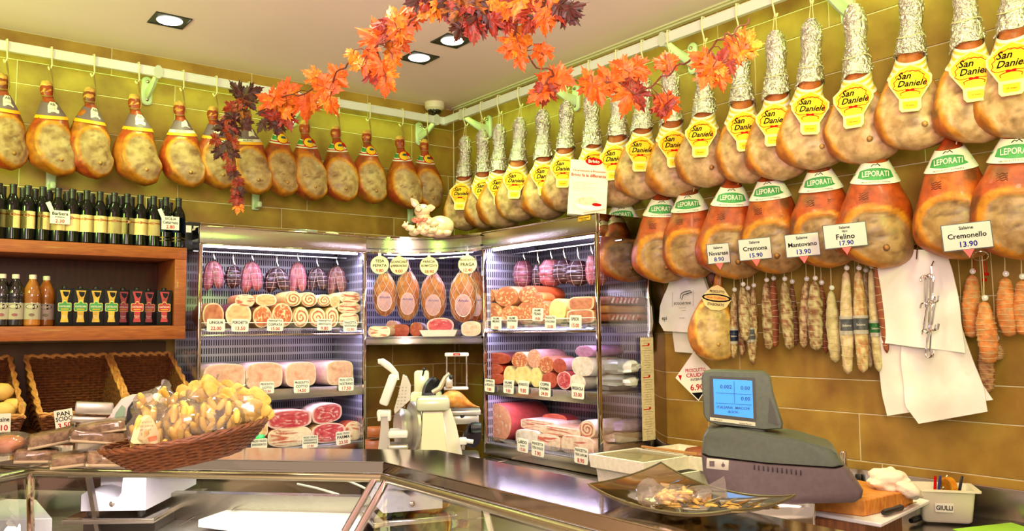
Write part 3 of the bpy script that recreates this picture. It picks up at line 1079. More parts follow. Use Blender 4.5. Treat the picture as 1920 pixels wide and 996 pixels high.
# black cartons at the end of the shelf
for i, (bx, hh) in enumerate(((352, .15), (366, .17))):
    p = P(bx, 440, y=-.33+.12*i)
    mb = MB(); mb.rbox((0, 0, hh/2), (.07, .09, hh), .003)
    o = mb.build('gift_box', mat('black_box_card', S(26, 24, 26), None, rough=.4), None, loc=(p.x-.01, -.30+.12*i, 2.106))
    tag(o, ('low black carton at the end of the wine shelf beside the bottles', 'taller black carton at the wine shelf end against the fridge')[i], 'box', 'black cartons on the wine shelf')
    mb = MB(); mb.box((.01, -.046, hh*.75), (.03, .001, .04)); mb.build('sticker', CARD, o, smooth=0)

# clip-on price cards over the bottles
for (box, lines, lab, clip) in (((94, 395, 131, 420), [('Barbera', .78, .34, 0), ('frizzante', .53, .18, 0), ('2.30', .22, .36, 1)], 'white card reading Barbera 2.30 clipped to a wine bottle', (97, 380, 112, 396)),
                                ((303, 406, 336, 431), [('SICILIA', .82, .26, 0), ('Catarrato', .55, .30, 0), ('2.80', .22, .36, 1)], 'white card reading Sicilia 2.80 in front of the blue-labelled bottles', (304, 392, 318, 408))):
    o = pcard(lines, box, 'y', -.385, 0, lab, 'cards on the wine bottles', round_=False)
    mb = MB()
    mb.rbox((-.02, .012, .062), (.022, .006, .062), .002, M=None)
    mb.tube([(-.02, .0, .03), (-.02, .02, .05), (.01, .045, .06), (.035, .04, .045), (.03, .02, .03)], .003, 5)
    c = mb.build('clip', CARD, o); c.rotation_euler = (0, math.radians(-24), 0)

# vinegar bottles and cartons in the compartment
CAPW = mat('white_cap', S(236, 226, 210), None, rough=.4)
LABW = mat('vinegar_label', S(236, 220, 196), None, rough=.5)
VDARK = mat('dark_vinegar', S(20, 16, 14), None, rough=.05, coat=.6)
VAMB = mat('amber_vinegar', S(190, 120, 40), S(150, 84, 26), 10, .05, coat=.6)
for i, (bx, m_, lab) in enumerate(((-14, VDARK, 'dark vinegar bottle cut by the edge of the compartment'), (3, VDARK, 'dark vinegar bottle with white label, second one on the board'), (28, VDARK, 'dark vinegar bottle with white cap standing next to the amber ones'),
                                   (60, VAMB, 'amber vinegar bottle with white cap next to the dark bottle'), (86, VAMB, 'amber vinegar bottle with olive label beside the first carton'))):
    yy = -.30 if i != 4 else -.22
    p = P(bx, 570, y=yy)
    t = thing('vinegar_bottle', lab, 'bottle', (p.x, yy, 1.670), face_cam(p), 'vinegar bottles')
    mb = MB(); mb.lathe([(.002, 0), (.034, .001), (.040, .008), (.041, .12), (.040, .128), (.043, .135), (.043, .165), (.038, .19), (.024, .222), (.016, .238), (.0155, .25)], 20)
    mb.build('bottle_body', m_, t)
    mb = MB(); mb.lathe([(.017, .243), (.0175, .262), (.016, .265), (.001, .265)], 16); mb.build('cap', CAPW, t)
    mb = MB(); n = 14
    pts = lambda z, r: [Vector((r*math.sin(math.radians(-85+170*j/n)), -r*math.cos(math.radians(-85+170*j/n)), z)) for j in range(n+1)]
    strip_mesh(mb, pts(.118, .0416), pts(.035, .0416), 0)
    l = mb.build('label', LABW, t)
    mb = MB()
    cy = lambda u, w: -math.sqrt(max(1e-6, .0425**2-u*u))
    pl = [(.028*math.cos(k*.449), .013*math.sin(k*.449)) for k in range(14)]
    mb.add([(u, cy(u, 0), .100+w) for u, w in pl], [tuple(range(14))], 0)
    cy2 = lambda u, w: cy(u, w)-.0008
    put_text(mb, 'PONTI', 0, .0945, .016, mi=1, bold=.02, conform=cy2)
    pl = [(.014*math.cos(k*.785), .008*math.sin(k*.785)) for k in range(8)]
    mb.add([(u, cy2(u, 0), .058+w) for u, w in pl], [tuple(range(8))], 2)
    tag(mb.build('emblem', [INK_K, LABW, mat('grape_green', S(110, 130, 60), S(120, 60, 70), 60) if i > 2 else mat('grape_red', S(120, 60, 90), S(170, 90, 60), 60)], l, smooth=0), kind='stuff')

CARB = mat('carton_black', S(16, 14, 14), None, rough=.5, spec=.2)
GOLD = mat('carton_gold', S(222, 180, 40), S(196, 140, 24), 20, .4)
REDC = mat('carton_red', S(196, 36, 24), S(160, 24, 18), 20, .4)
for i, (bx, red) in enumerate(((120, 0), (150, 0), (179, 0), (208, 0), (230, 1), (256, 1), (278, 1), (307, 1))):
    yy = -.33 if i not in (4, 6) else -.25
    p = P(bx, 575, y=yy)
    t = thing('wine_carton', 'x', 'carton', (p.x, yy, 1.670), face_cam(p, 6), 'tall wine cartons')
    order = ('first', 'second', 'third', 'fourth')[i % 4]
    t['label'] = order+(' black carton with green and gold badge, counting from the vinegar bottles', ' black carton with red badge, counting from the green-badged cartons')[red]
    mb = MB(); mb.rbox((0, 0, .098), (.078, .062, .196), .004); mb.build('carton_body', CARB, t)
    mb = MB(); mb.lathe([(.013, .196), (.013, .207), (.011, .210), (.001, .210)], 14, (0, .006, 0)); mb.build('cap', BLACK, t)
    mb = MB(); col = 1 if red else 0
    prof = [(.186, .024), (.165, .019), (.14, .013), (.11, .012), (.08, .016), (.05, .014), (.02, .019), (.004, .024)]
    ys = -.0318
    vs = [(x*s, ys, z) for z, x in prof for s in (-1, 1)]
    mb.add(vs, [(2*k, 2*k+2, 2*k+3, 2*k+1) for k in range(3)] + [(2*k, 2*k+2, 2*k+3, 2*k+1) for k in range(3, 6)], col)
    mb.add([(-.012, ys-.0003, .180), (.018, ys-.0003, .178), (.016, ys-.0003, .160), (.004, ys-.0003, .150), (-.006, ys-.0003, .160)], [(0, 4, 3, 2, 1)], 2)
    bd = lambda kx, kz: [(u*kx, v*kz) for u, v in ((-1, -.8), (-.85, -1), (.85, -1), (1, -.8), (1, .8), (.85, 1), (.3, 1), (.2, 1.5), (-.2, 1.5), (-.3, 1), (-.85, 1), (-1, .8))]
    mb.add([(u, ys-.0006, .099+v) for u, v in bd(.031, .022)], [tuple(range(12))], 3)
    mb.add([(u, ys-.0010, .099+v) for u, v in bd(.029, .0195)], [tuple(range(12))], 4)
    a = mb.build('artwork', [GOLD, REDC, CARB, mat('badge_gold', S(246, 214, 110), None), REDC if red else GREEN], t, smooth=0)
    mb = MB()
    put_text(mb, 'CASTELLINO', 0, .098, .0125, y=ys-.0018, bold=.02, maxw=.052)
    mb.add([(u, ys-.0016, .088+v) for u, v in ((-.018, -.0022), (.018, -.0022), (.018, .0022), (-.018, .0022))], [(0, 1, 2, 3)], 1)
    for k, tx in enumerate(('Rosato', 'Vino') if red else ('Bianco', 'Vino')): put_text(mb, tx, 0, .050-.010*k, .010, y=ys-.0018)
    tag(mb.build('lettering', [LABW, LAB_Y], a, smooth=0), kind='stuff')

# ------------------------------------------------------------------ wicker
WICK = mat('wicker', S(126, 72, 30), S(82, 42, 16), 60, .55, ramp=(.3, .7))
WICK_L = mat('wicker_pale', S(216, 150, 76), S(176, 112, 50), 60, .55, ramp=(.3, .7))


def weave(mb, grid, rows, cols, r=.005, amp=.006, mi=0, stakes=True):
    """Woven strands over a surface: grid(s, t) -> (point, normal), s along the strands, t up."""
    for i in range(rows):
        tt = (i+.5)/rows
        pts = []
        n = cols*2
        for j in range(n+1):
            p, nn = grid(j/n, tt)
            pts.append(Vector(p)+Vector(nn)*(amp*math.sin(math.pi*(j+.5+(i % 2)*2)/2.)))
        mb.tube(pts, r, 4, mi)
    if stakes:
        for j in range(cols+1):
            mb.tube([grid(j/cols, k/4)[0] for k in range(5)], r*.7, 4, mi)


def plane_grid(a, b_, c, d):
    a, b_, c, d = map(Vector, (a, b_, c, d))
    nn = (b_-a).cross(d-a).normalized()
    return lambda s, t: (a.lerp(b_, s).lerp(d.lerp(c, s), t), nn)


for i, (x0, x1, lab) in enumerate(((-3.22, -2.87, 'wicker bread basket holding the pale rolls'), (-2.80, -2.40, 'empty wicker basket on the bench between the other two'), (-2.385, -2.06, 'wicker basket on the bench close to the fridge side'))):
    t = thing('wicker_basket', lab, 'basket', ((x0+x1)/2, -.34, 1.14), 0, 'wicker display baskets')
    w = (x1-x0)/2
    bk, fr = .22, -.24
    ub, uf = .37, .10
    A, B, C_, D_ = (-w+.03, bk, 0), (w-.03, bk, 0), (w, bk+.04, ub), (-w, bk+.04, ub)
    E, F, G, H = (-w+.03, fr, 0), (w-.03, fr, 0), (w, fr-.03, uf), (-w, fr-.03, uf)
    mb = MB()
    weave(mb, plane_grid(A, B, C_, D_), 26, 14, .0075, .004)
    weave(mb, plane_grid(E, F, G, H), 8, 14, .0075, .004)
    weave(mb, plane_grid(E, A, D_, H), 16, 12, .009, .004)
    weave(mb, plane_grid(F, B, C_, G), 16, 12, .009, .004)
    weave(mb, plane_grid(E, F, B, A), 22, 14, .011, .003)
    tag(mb.build('weave', WICK, t, smooth=60), kind='stuff')
    mb = MB()
    loop = [Vector(q) for q in (D_, C_, G, H, D_)]
    pts = []
    for a, b_ in zip(loop, loop[1:]):
        for k in range(8): pts.append(a.lerp(b_, k/8))
    pts.append(loop[0])
    for ph in (0, math.pi):
        tw = []
        for j in range(len(pts)*3-2):
            p = pts[j//3].lerp(pts[min(j//3+1, len(pts)-1)], (j % 3)/3)
            tw.append(p+Vector((.007*math.cos(j*.9+ph), 0, .007*math.sin(j*.9+ph))))
        mb.tube(tw, .0085, 5)
    mb.build('rim', WICK_L, t, smooth=60)
CRUST = mat('pale_crust', S(232, 190, 104), S(214, 160, 70), 8, .6, bump=.3)
for k, (bx, by, s) in enumerate(((4, 735, .05), (25, 765, .055), (6, 772, .055))):
    p = P(bx, by, y=-.42-.04*k)
    mb = MB(); mb.blob((0, 0, 0), (s, s*.8, s*.85), k, .1, 2)
    o = mb.build('bread_roll', CRUST, None, loc=p)
    tag(o, ('pale bread roll at the back of the wicker basket', 'pale bread roll against the basket rim, in front', 'pale bread roll at the edge of the frame in the basket')[k], 'bread roll', 'rolls in the wicker basket')
# price cards in front of the baskets
pcard([('grissine', .70, .34, 0), ('3.10', .26, .40, 1)], (-18, 776, 20, 812), 'y', -.70, math.radians(-8), 'white card with red price 10 standing before the bread basket', 'cards before the baskets', round_=False)
pcard([('PAN', .80, .30, 0), ('SCIOC', .55, .30, 0), ('3.50', .22, .36, 1)], (103, 768, 137, 806), 'y', -.70, math.radians(-8), 'white card with price 3 half covered by a steel clamp', 'cards before the baskets', round_=False, tilt=-8)
# ------------------------------------------------------------------ refrigerated wall cabinets
def slots(name, c1, c2, px_=.0145, pz=.05, wx=.48, wz=.70, rough=.3, metal=.6):
    """Sheet with rows of narrow upright slots."""
    m = mat(name, c1, None, rough=rough, metal=metal)
    nt = m.node_tree; N, K = nt.nodes, nt.links
    b = N['Principled BSDF']
    tc = N.new('ShaderNodeTexCoord'); sp = N.new('ShaderNodeSeparateXYZ')
    K.new(tc.outputs['Object'], sp.inputs[0])
    def math_(op, a, bb):
        n = N.new('ShaderNodeMath'); n.operation = op
        for i, q in enumerate((a, bb)):
            if isinstance(q, (int, float)): n.inputs[i].default_value = q
            else: K.new(q, n.inputs[i])
        return n.outputs[0]
    u = math_('LESS_THAN', math_('FRACT', math_('DIVIDE', math_('ADD', sp.outputs[0], sp.outputs[1]), px_), 0), wx)
    v = math_('LESS_THAN', math_('FRACT', math_('DIVIDE', sp.outputs[2], pz), 0), wz)
    k = math_('MULTIPLY', u, v)
    mx = N.new('ShaderNodeMix'); mx.data_type = 'RGBA'
    mx.inputs[6].default_value = c1; mx.inputs[7].default_value = c2
    K.new(k, mx.inputs['Factor']); K.new(mx.outputs[2], b.inputs['Base Color'])
    K.new(math_('MULTIPLY', math_('SUBTRACT', 1, k), metal), b.inputs['Metallic'])
    return m


SLOT = slots('slotted_panel', S(198, 196, 214), S(26, 24, 44))
LINER = mat('fridge_liner', S(190, 188, 206), None, rough=.22, metal=.75)
MIRR = mat('mirror_steel', S(188, 176, 160), None, rough=.05, metal=1.)
TUBE = mat('fridge_tube', (.86, .84, 1.0, 1), None, emit=7.)
ZB, ZT = .885, 2.226
COOL = (.68, .63, 1.0)
SHELVES = ((1.652, .20), (1.295, .0))


def fridge_side(kind):
    """kind 'L': front y=-.5, x -2.03..-1.0; kind 'R': front x=-.5, y -2.07..-1.05. Built along local x, front at local y=-.5."""
    L = 1.03 if kind == 'L' else 1.02
    loc = Vector((-2.03, 0, 0)) if kind == 'L' else Vector((0, -1.05, 0))
    rz = 0 if kind == 'L' else -math.pi/2
    t = thing('refrigerated_cabinet', 'steel wall fridge with cooked hams, between the wine shelf and the corner' if kind == 'L' else 'steel wall fridge with salami and the big mortadella, glass side by the worktop', 'fridge', loc, rz, 'steel wall fridges')

    def bx(name, c, d, m, r=.002, par=t):
        mb = MB(); mb.rbox(c, d, r); return mb.build(name, m, par)
    hd = bx('header', (L/2, -.485, (ZT+2.121)/2), (L, .03, ZT-2.121-.012), STEEL, .002)
    for z in (ZT-.003, 2.121+.001):
        bx('edge_trim', (L/2, -.488, z), (L, .034, .008), MIRR, .002, hd)
    bx('roof', (L/2, -.25, ZT-.012), (L-.004, .45, .012), STEEL_P)
    bx('ceiling_liner', (L/2, -.26, 2.15), (L-.01, .40, .01), LINER)
    bx('back_panel', (L/2, -.045, 1.53), (L-.01, .02, 1.26), SLOT)
    bx('base_deck', (L/2, -.27, .925), (L, .43, .05), STEEL)
    bx('base_front', (L/2, -.49, .913), (L, .02, .062), STEEL)
    bx('plinth', (L/2, -.26, .885), (L, .44, .02), STEEL_P)
    gr = bx('air_grille', (L/2, -.465, .948), (L-.03, .05, .006), SLOT)
    for xx in (.008, L-.008):
        bx('corner_post', (xx, -.49, (ZB+2.125)/2), (.018, .022, 2.125-ZB), MIRR)
    if kind == 'L':
        mb = MB(); mb.box((.004, -.26, 1.53), (.004, .42, 1.2)); mb.build('side_glass', CLEAR, t, smooth=0)
        bx('inner_wall', (L-.006, -.26, 1.53), (.008, .42, 1.2), SLOT)  # mirror steel end wall; the reflected slots are painted on as a pattern
    else:
        bx('inner_wall', (.006, -.26, 1.53), (.008, .42, 1.2), SLOT)  # same painted reflection of the slots on this end wall
        bx('side_frame', (L-.004, -.06, 1.56), (.012, .12, 1.33), MIRR)
        bx('side_frame', (L-.004, -.26, 2.165), (.012, .44, .12), MIRR)
        bx('side_frame', (L-.004, -.26, .925), (.012, .44, .06), MIRR)
        bx('side_frame', (L-.004, -.115, 1.53), (.016, .014, 1.2), CHROME)
        mb = MB(); mb.box((L-.003, -.29, 1.53), (.005, .36, 1.17)); mb.build('side_glass', glass('hazy_glass', (.92, .93, .96, 1), .03, .10), t, smooth=0)
    for z, lip in SHELVES:
        sh = bx('shelf', (L/2, -.27, z-.008), (L-.03, .42, .012), LINER)
        if lip:
            mb = MB(); mb.box((L/2, -.485, z-.004), (L-.03, .004, .066)); mb.build('glass_lip', CLEAR, sh, smooth=0)
            bx('price_rail', (L/2, -.485, z-.040), (L-.03, .012, .010), STEEL_P, .001, sh)
            bx('lip_edge', (L/2, -.485, z+.031), (L-.03, .006, .005), WHITE, .001, sh)
        else:
            bx('price_rail', (L/2, -.485, z-.03), (L-.03, .014, .060), STEEL, .001, sh)
    bx('price_rail', (L/2, -.486, .962), (L-.03, .006, .05), CLEAR, .001)
    mb = MB(); mb.tube([(.03, -.43, 2.122), (L-.03, -.43, 2.122)], .012, 10); mb.build('light_tube', TUBE, t)
    mb = MB(); mb.tube([(.03, -.28, 2.10), (L-.03, -.28, 2.10)], .006, 6); mb.build('hanging_bar', CHROME, t)
    R = Matrix.Rotation(rz, 3, 'Z')
    for z, e in ((2.11, 16), (1.632, 6), (1.26, 6)):
        q = loc+R @ Vector((L/2, -.43, z)); aim = loc+R @ Vector((L/2, -.24, z-.5))
        o = lamp('AREA', 'fridge_light', q, e, COOL, L-.1, size_y=.04)
        o.rotation_euler = (math.radians(-22), 0, rz)
    return t


fridge_side('L'); fridge_side('R')
# corner unit with the curved front
t = thing('corner_cabinet', 'curved steel corner fridge hung above the slicing machines', 'fridge', (0, 0, 1.53))
AR = [(-1.0+.5*math.sin(math.pi/2*k/24), -1.05+.55*math.cos(math.pi/2*k/24)) for k in range(25)]


def arc_wall(name, z0, z1, th, m, par=t, inset=0.):
    mb = MB()
    def pt(k, q, z):
        x, y = AR[k]; n = Vector((x+1.0, (y+1.05), 0)).normalized()
        return Vector((x, y, z-1.53))+n*q
    rings = [[pt(k, inset, z0), pt(k, inset+th, z0), pt(k, inset+th, z1), pt(k, inset, z1)] for k in range(25)]
    mb.loft(rings)
    return mb.build(name, m, par, smooth=40)


hd = arc_wall('header', 2.127, ZT-.006, .03, STEEL)
arc_wall('edge_trim', ZT-.007, ZT+.001, .034, MIRR, hd, -.003); arc_wall('edge_trim', 2.117, 2.127, .034, MIRR, hd, -.003)
sh = arc_wall('shelf_front', 1.542, 1.592, .02, STEEL)


def corner_plate(name, z0, z1, m, inset=.01):
    mb = MB()
    poly = [(x+.0, y) for x, y in AR]+[(-.51, -1.05), (-.02, -1.05), (-.02, -.02), (-1.0, -.02)]
    mb.prism(poly, 'z', z0-1.53, z1-1.53)
    return mb.build(name, m, t, smooth=0)


corner_plate('shelf', 1.575, 1.588, LINER); corner_plate('roof', 2.205, 2.214, STEEL_P); corner_plate('underside', 1.543, 1.55, STEEL)
corner_plate('ceiling_liner', 2.142, 2.152, LINER)
for name, c, d in (('back_panel', (-.50, -.045, 1.865), (.98, .02, .56)), ('back_panel', (-.045, -.53, 1.865), (.02, .98, .56))):
    mb = MB(); mb.rbox(Vector(c)-Vector((0, 0, 1.53)), d, .002); mb.build(name, SLOT, t)
mb = MB(); mb.tube([(x+.05, y+.05, 2.125-1.53) for x, y in AR[3:22]], .010, 8); mb.build('light_tube', TUBE, t)
mb = MB(); mb.tube([(x+.10, y+.10, 2.10-1.53) for x, y in AR[1:24]], .006, 6); mb.build('hanging_bar', CHROME, t)
o = lamp('AREA', 'fridge_light', (-.56, -.60, 2.11), 13, COOL, .6, size_y=.06); o.rotation_euler = (math.radians(-18), 0, math.radians(-45))

# ------------------------------------------------------------------ food in the cabinets
FOOD = mat('food_surface', (1, 1, 1, 1), (.84, .80, .78, 1), 40, .38, attr=True, bump=.25, bscale=60, ramp=(.42, .66), coat=.25)
c_ = lambda r, g, b: S(r, g, b)
PINKH, FATC, REDM, BEIGE = c_(240, 186, 158), c_(246, 222, 180), c_(190, 70, 52), c_(224, 168, 110)


def f_ham(u, v, r, a, s):
    n = noise.noise(Vector((u*2.2, v*2.2, s)))
    c = mixc(PINKH, c_(232, 160, 130), smooth(0, .5, n))
    c = mixc(c, c_(250, 216, 190), smooth(.05, .0, abs(noise.noise(Vector((u*1.6, v*1.9, s+4)))))*.6)
    return mixc(c, c_(250, 226, 200), smooth(.90, .97, r))


def f_spiral(u, v, r, a, s):
    q = (r*2.5+a/(2*math.pi)+.25*noise.noise(Vector((u*2, v*2, s)))) % 1
    return mixc(FATC, mixc(REDM, c_(214, 120, 84), noise.noise(Vector((u*4, v*4, s)))+.4), smooth(.52, .64, q)*smooth(1., .9, r)*smooth(.99, .93, q))


def f_coppa(u, v, r, a, s):
    n = abs(noise.noise(Vector((u*2.8, v*2.8, s))))
    return mixc(mixc(c_(204, 88, 54), c_(222, 124, 74), noise.noise(Vector((u*3, v*3, s+9)))+.5), FATC, max(smooth(.12, .02, n), smooth(.86, .95, r)))


def f_roast(u, v, r, a, s):
    return mixc(mixc(c_(214, 140, 96), c_(190, 104, 70), noise.noise(Vector((u*3, v*3, s)))+.4), c_(244, 210, 170), smooth(.84, .92, r))


def f_pork(u, v, r, a, s):
    return mixc(mixc(c_(246, 206, 156), c_(232, 170, 120), noise.noise(Vector((u*2, v*4, s)))+.4), c_(250, 228, 196), smooth(.82, .9, r))


def f_mort(u, v, r, a, s):
    n = noise.noise(Vector((u*7, v*7, s)))
    return mixc(c_(240, 170, 136), c_(252, 224, 200), smooth(.22, .40, n))


def f_salami(u, v, r, a, s):
    n = noise.noise(Vector((u*6, v*6, s)))
    return mixc(c_(214, 116, 70), c_(244, 206, 160), smooth(.12, .32, n))


def f_cheese(u, v, r, a, s): return mixc(c_(252, 232, 160), c_(250, 222, 140), noise.noise(Vector((u*2, v*2, s)))+.4)


def f_crudo(u, v, r, a, s):
    n = abs(noise.noise(Vector((u*1.7, v*2.6, s))))
    c = mixc(c_(196, 52, 70), c_(226, 104, 104), noise.noise(Vector((u*3, v*4, s+2)))+.4)
    return mixc(c, c_(250, 214, 206), max(smooth(.07, .01, n)*.9, smooth(.86, .95, r)))


def f_streak(u, v, r, a, s):
    n = noise.noise(Vector((u*1.2, v*5, s)))
    return mixc(c_(248, 222, 190), c_(206, 100, 78), smooth(.05, .3, n)*smooth(1, .85, r))


def f_plain(c1, c2): return lambda u, v, r, a, s: mixc(c1, c2, noise.noise(Vector((u*3, v*3, s)))+.5)


FACES = dict(ham=f_ham, spiral=f_spiral, coppa=f_coppa, roast=f_roast, pork=f_pork, mort=f_mort, salami=f_salami, cheese=f_cheese, crudo=f_crudo, streak=f_streak,
             red=f_plain(c_(176, 64, 40), c_(200, 92, 60)), purple=f_plain(c_(206, 150, 196), c_(190, 130, 180)), white=f_plain(c_(248, 240, 226), c_(240, 226, 200)))
seedc = [0]


def cut_piece(name, label, cat, box, cab, kind, length, skin, power=1., base=None, face_y=-.44, group=None, turn=0., roll=0., skin2=None, taper=.96, pitch=0.):
    """A cured-meat piece whose cut end fills a box of the photograph and which runs back into the cabinet."""
    seedc[0] += 1
    s = seedc[0]*1.37
    x0, y0, x1, y1 = box
    kw = {'y': face_y} if cab == 'L' else ({'x': face_y} if cab == 'R' else {'d': face_y})
    a, b_, t_, u_ = P(x0, (y0+y1)/2, **kw), P(x1, (y0+y1)/2, **kw), P((x0+x1)/2, y0, **kw), P((x0+x1)/2, y1, **kw)
    w, h = (a-b_).length/2, abs(t_.z-u_.z)/2
    loc = (t_+u_)/2
    if base is not None:
        if base > loc.z-h: loc.z = base+h
        else: h2 = (loc.z+h-base)/2; loc.z = base+h2; h = h2
    rz = {'L': 0, 'R': -math.pi/2, 'C': -math.pi/4}[cab]+math.radians(turn)
    t = thing(name, label, cat, loc, rz, group)
    t.rotation_euler = (pitch, math.radians(roll), rz)
    n = 32
    def se(v): return math.copysign(abs(v)**power, v)
    def out(k, y, wob=0.):
        ring = []
        for j in range(n):
            an = 2*math.pi*j/n
            q = 1+.05*noise.noise(Vector((math.cos(an)*1.5, math.sin(an)*1.5, s+y*6)))
            ring.append((w*k*q*se(math.cos(an)), y, h*k*q*se(math.sin(an))))
        return ring
    mb = MB()
    ks = [(.985, 0), (1., length*.05), (1., length*.35), (.99, length*.7), (taper, length*.88), (taper*.72, length*.97), (taper*.3, length)]
    cols = []
    for k, y in ks:
        for j in range(n):
            nz = noise.noise(Vector((j*.5, y*20, s)))
            cols.append(mixc(skin, skin2 or tuple(c*.72 for c in skin), smooth(-.1, .5, nz)))
    mb.loft([out(k, y) for k, y in ks][::-1], col=cols[::-1])
    mb.build('rind', FOOD, t, smooth=60)
    mb = MB()
    R_ = 13
    vs, cc = [(0, -.002, 0)], [FACES[kind](0, 0, 0, 0, s)]
    for i in range(1, R_+1):
        r = i/R_
        ring = out(r*.985, -.002*(1-r**6))
        for j in range(n):
            an = 2*math.pi*j/n
            vs.append(ring[j]); cc.append(FACES[kind](r*math.cos(an), r*math.sin(an), r, an, s))
    fs = [(0, 1+(j+1) % n, 1+j) for j in range(n)]
    for i in range(R_-1):
        o = 1+i*n
        fs += [(o+j, o+(j+1) % n, o+n+(j+1) % n, o+n+j) for j in range(n)]
    mb.add(vs, [tuple(reversed(f)) for f in fs], 0, cc)
    mb.build('cut_face', FOOD, t, smooth=60)
    return t


STRING = mat('white_string', S(206, 180, 176), None, rough=.8)


def salume(label, cab, px, y0, y1, wpx, col, lobes=1, face_y=-.27, group='salami hanging in the fridges', col2=None, hooklen=.06):
    seedc[0] += 1
    s = seedc[0]*1.9
    kw = {'y': face_y} if cab == 'L' else {'x': face_y}
    a, b_ = P(px-wpx/2, (y0+y1)/2, **kw), P(px+wpx/2, (y0+y1)/2, **kw)
    t_, u_ = P(px, y0, **kw), P(px, y1, **kw)
    w, h = wpx/F_PX*depth(t_)*1.18, t_.z-u_.z
    rz = face_cam(t_)
    t = thing('hanging_salume', label, 'salami', t_, rz, group)
    lw = w/lobes
    for i in range(lobes):
        cx = (i-(lobes-1)/2)*lw*.92
        hh = h*(1 if i == 0 else .93)
        mb = MB(); rings, cols = [], []
        n, m = 20, 18
        for k in range(n+1):
            tt = k/n
            r = lw/2*1.04*(math.sin(math.pi*min(1, tt*.9+.06))**.40)*(1 if tt < .95 else .7)
            if k == n: r *= .2
            r *= 1+.05*math.cos(tt*math.pi*8)
            ring = []
            for j in range(m):
                an = 2*math.pi*j/m
                q = 1+.10*noise.noise(Vector((math.cos(an)*1.3, math.sin(an)*1.3, tt*4+s+i*5)))
                ring.append((cx*tt**.4+r*q*math.cos(an), r*q*math.sin(an)*.95, -hh*tt))
                cols.append(mixc(col, col2 or tuple(c*.55 for c in col), smooth(-.1, .45, noise.noise(Vector((math.cos(an)*3, math.sin(an)*3, tt*9+s))))))
            rings.append(ring)
        mb.loft(rings, col=cols)
        lb = mb.build('casing', FOOD, t, smooth=60)
        mb = MB()
        for q in (.2, .4, .6, .8):
            r = lw/2*1.03*(math.sin(math.pi*min(1, q*.9+.06))**.40)
            mb.tube([(cx*q**.4+r*1.01*math.cos(an*.524), r*1.0*math.sin(an*.524), -hh*q) for an in range(13)], .0011, 4)
        for an in (-2.2, -1.2):
            mb.tube([(cx*(q/10)**.4+1.04*lw/2*(math.sin(math.pi*min(1, q/10*.9+.06))**.40)*math.cos(an), 1.04*lw/2*(math.sin(math.pi*min(1, q/10*.9+.06))**.40)*math.sin(an), -hh*q/10) for q in range(11)], .0012, 4)
        mb.build('string', STRING, lb)
    top = 2.10-t_.z
    mb = MB(); mb.tube([(0, -.01, -.005), (.01, 0, .012), (.003, 0, .03), (0, 0, max(.05, top-.02)), (0, -.004, max(.055, top+.006)), (0, .008, max(.055, top+.008))], .003, 5)
    mb.build('hook', CHROME, t)
    return t


PK, DK, BR, PU = c_(176, 98, 108), c_(58, 28, 38), c_(128, 78, 74), c_(134, 72, 88)
for px, y0, y1, w, col, n, lab in ((400, 490, 545, 36, PK, 2, 'pair of pink trussed salami closest to the wine shelf'), (437, 500, 541, 25, DK, 1, 'small dark trussed salami between two pink pairs'),
        (472, 492, 550, 38, PK, 2, 'large pink trussed pair, second from the wine shelf'), (519, 503, 549, 46, DK, 2, 'broad dark trussed pair in the middle of the fridge'),
        (558, 493, 551, 32, PK, 2, 'pink tied pair just past the broad dark pair'), (594, 503, 546, 38, DK, 2, 'dark pair tied with thick white cord'),
        (631, 500, 553, 36, BR, 2, 'brownish trussed pair with a white seal'), (664, 503, 552, 20, BR, 1, 'slim brown salami hanging by the corner post')):
    salume(lab, 'L', px, y0, y1, w, col, n)
for px, y0, y1, w, col, n, lab in ((913, 500, 546, 18, DK, 1, 'dark salami tucked behind the post at the corner end'), (939, 496, 546, 29, BR, 1, 'brown netted salami, second from the corner end'), (981, 490, 541, 33, PU, 1, 'rosy brown netted salami over the speckled salami'),
        (1008, 497, 541, 18, DK, 1, 'thin dark salami squeezed between two pink ones'), (1032, 488, 540, 36, PK, 1, 'fat pink trussed salami in the middle of the row'), (1057, 488, 533, 35, DK, 1, 'round dark salami with ribs, next to the fat pink one'),
        (1083, 490, 537, 38, DK, 1, 'largest round dark ribbed salami near the glass side'), (1108, 480, 535, 18, PK, 1, 'pink salami hanging closest to the glass side'), (1126, 476, 536, 22, PU, 1, 'purple salami seen through the side glass')):
    salume(lab, 'R', px, y0, y1, w, col, n, face_y=-.27)

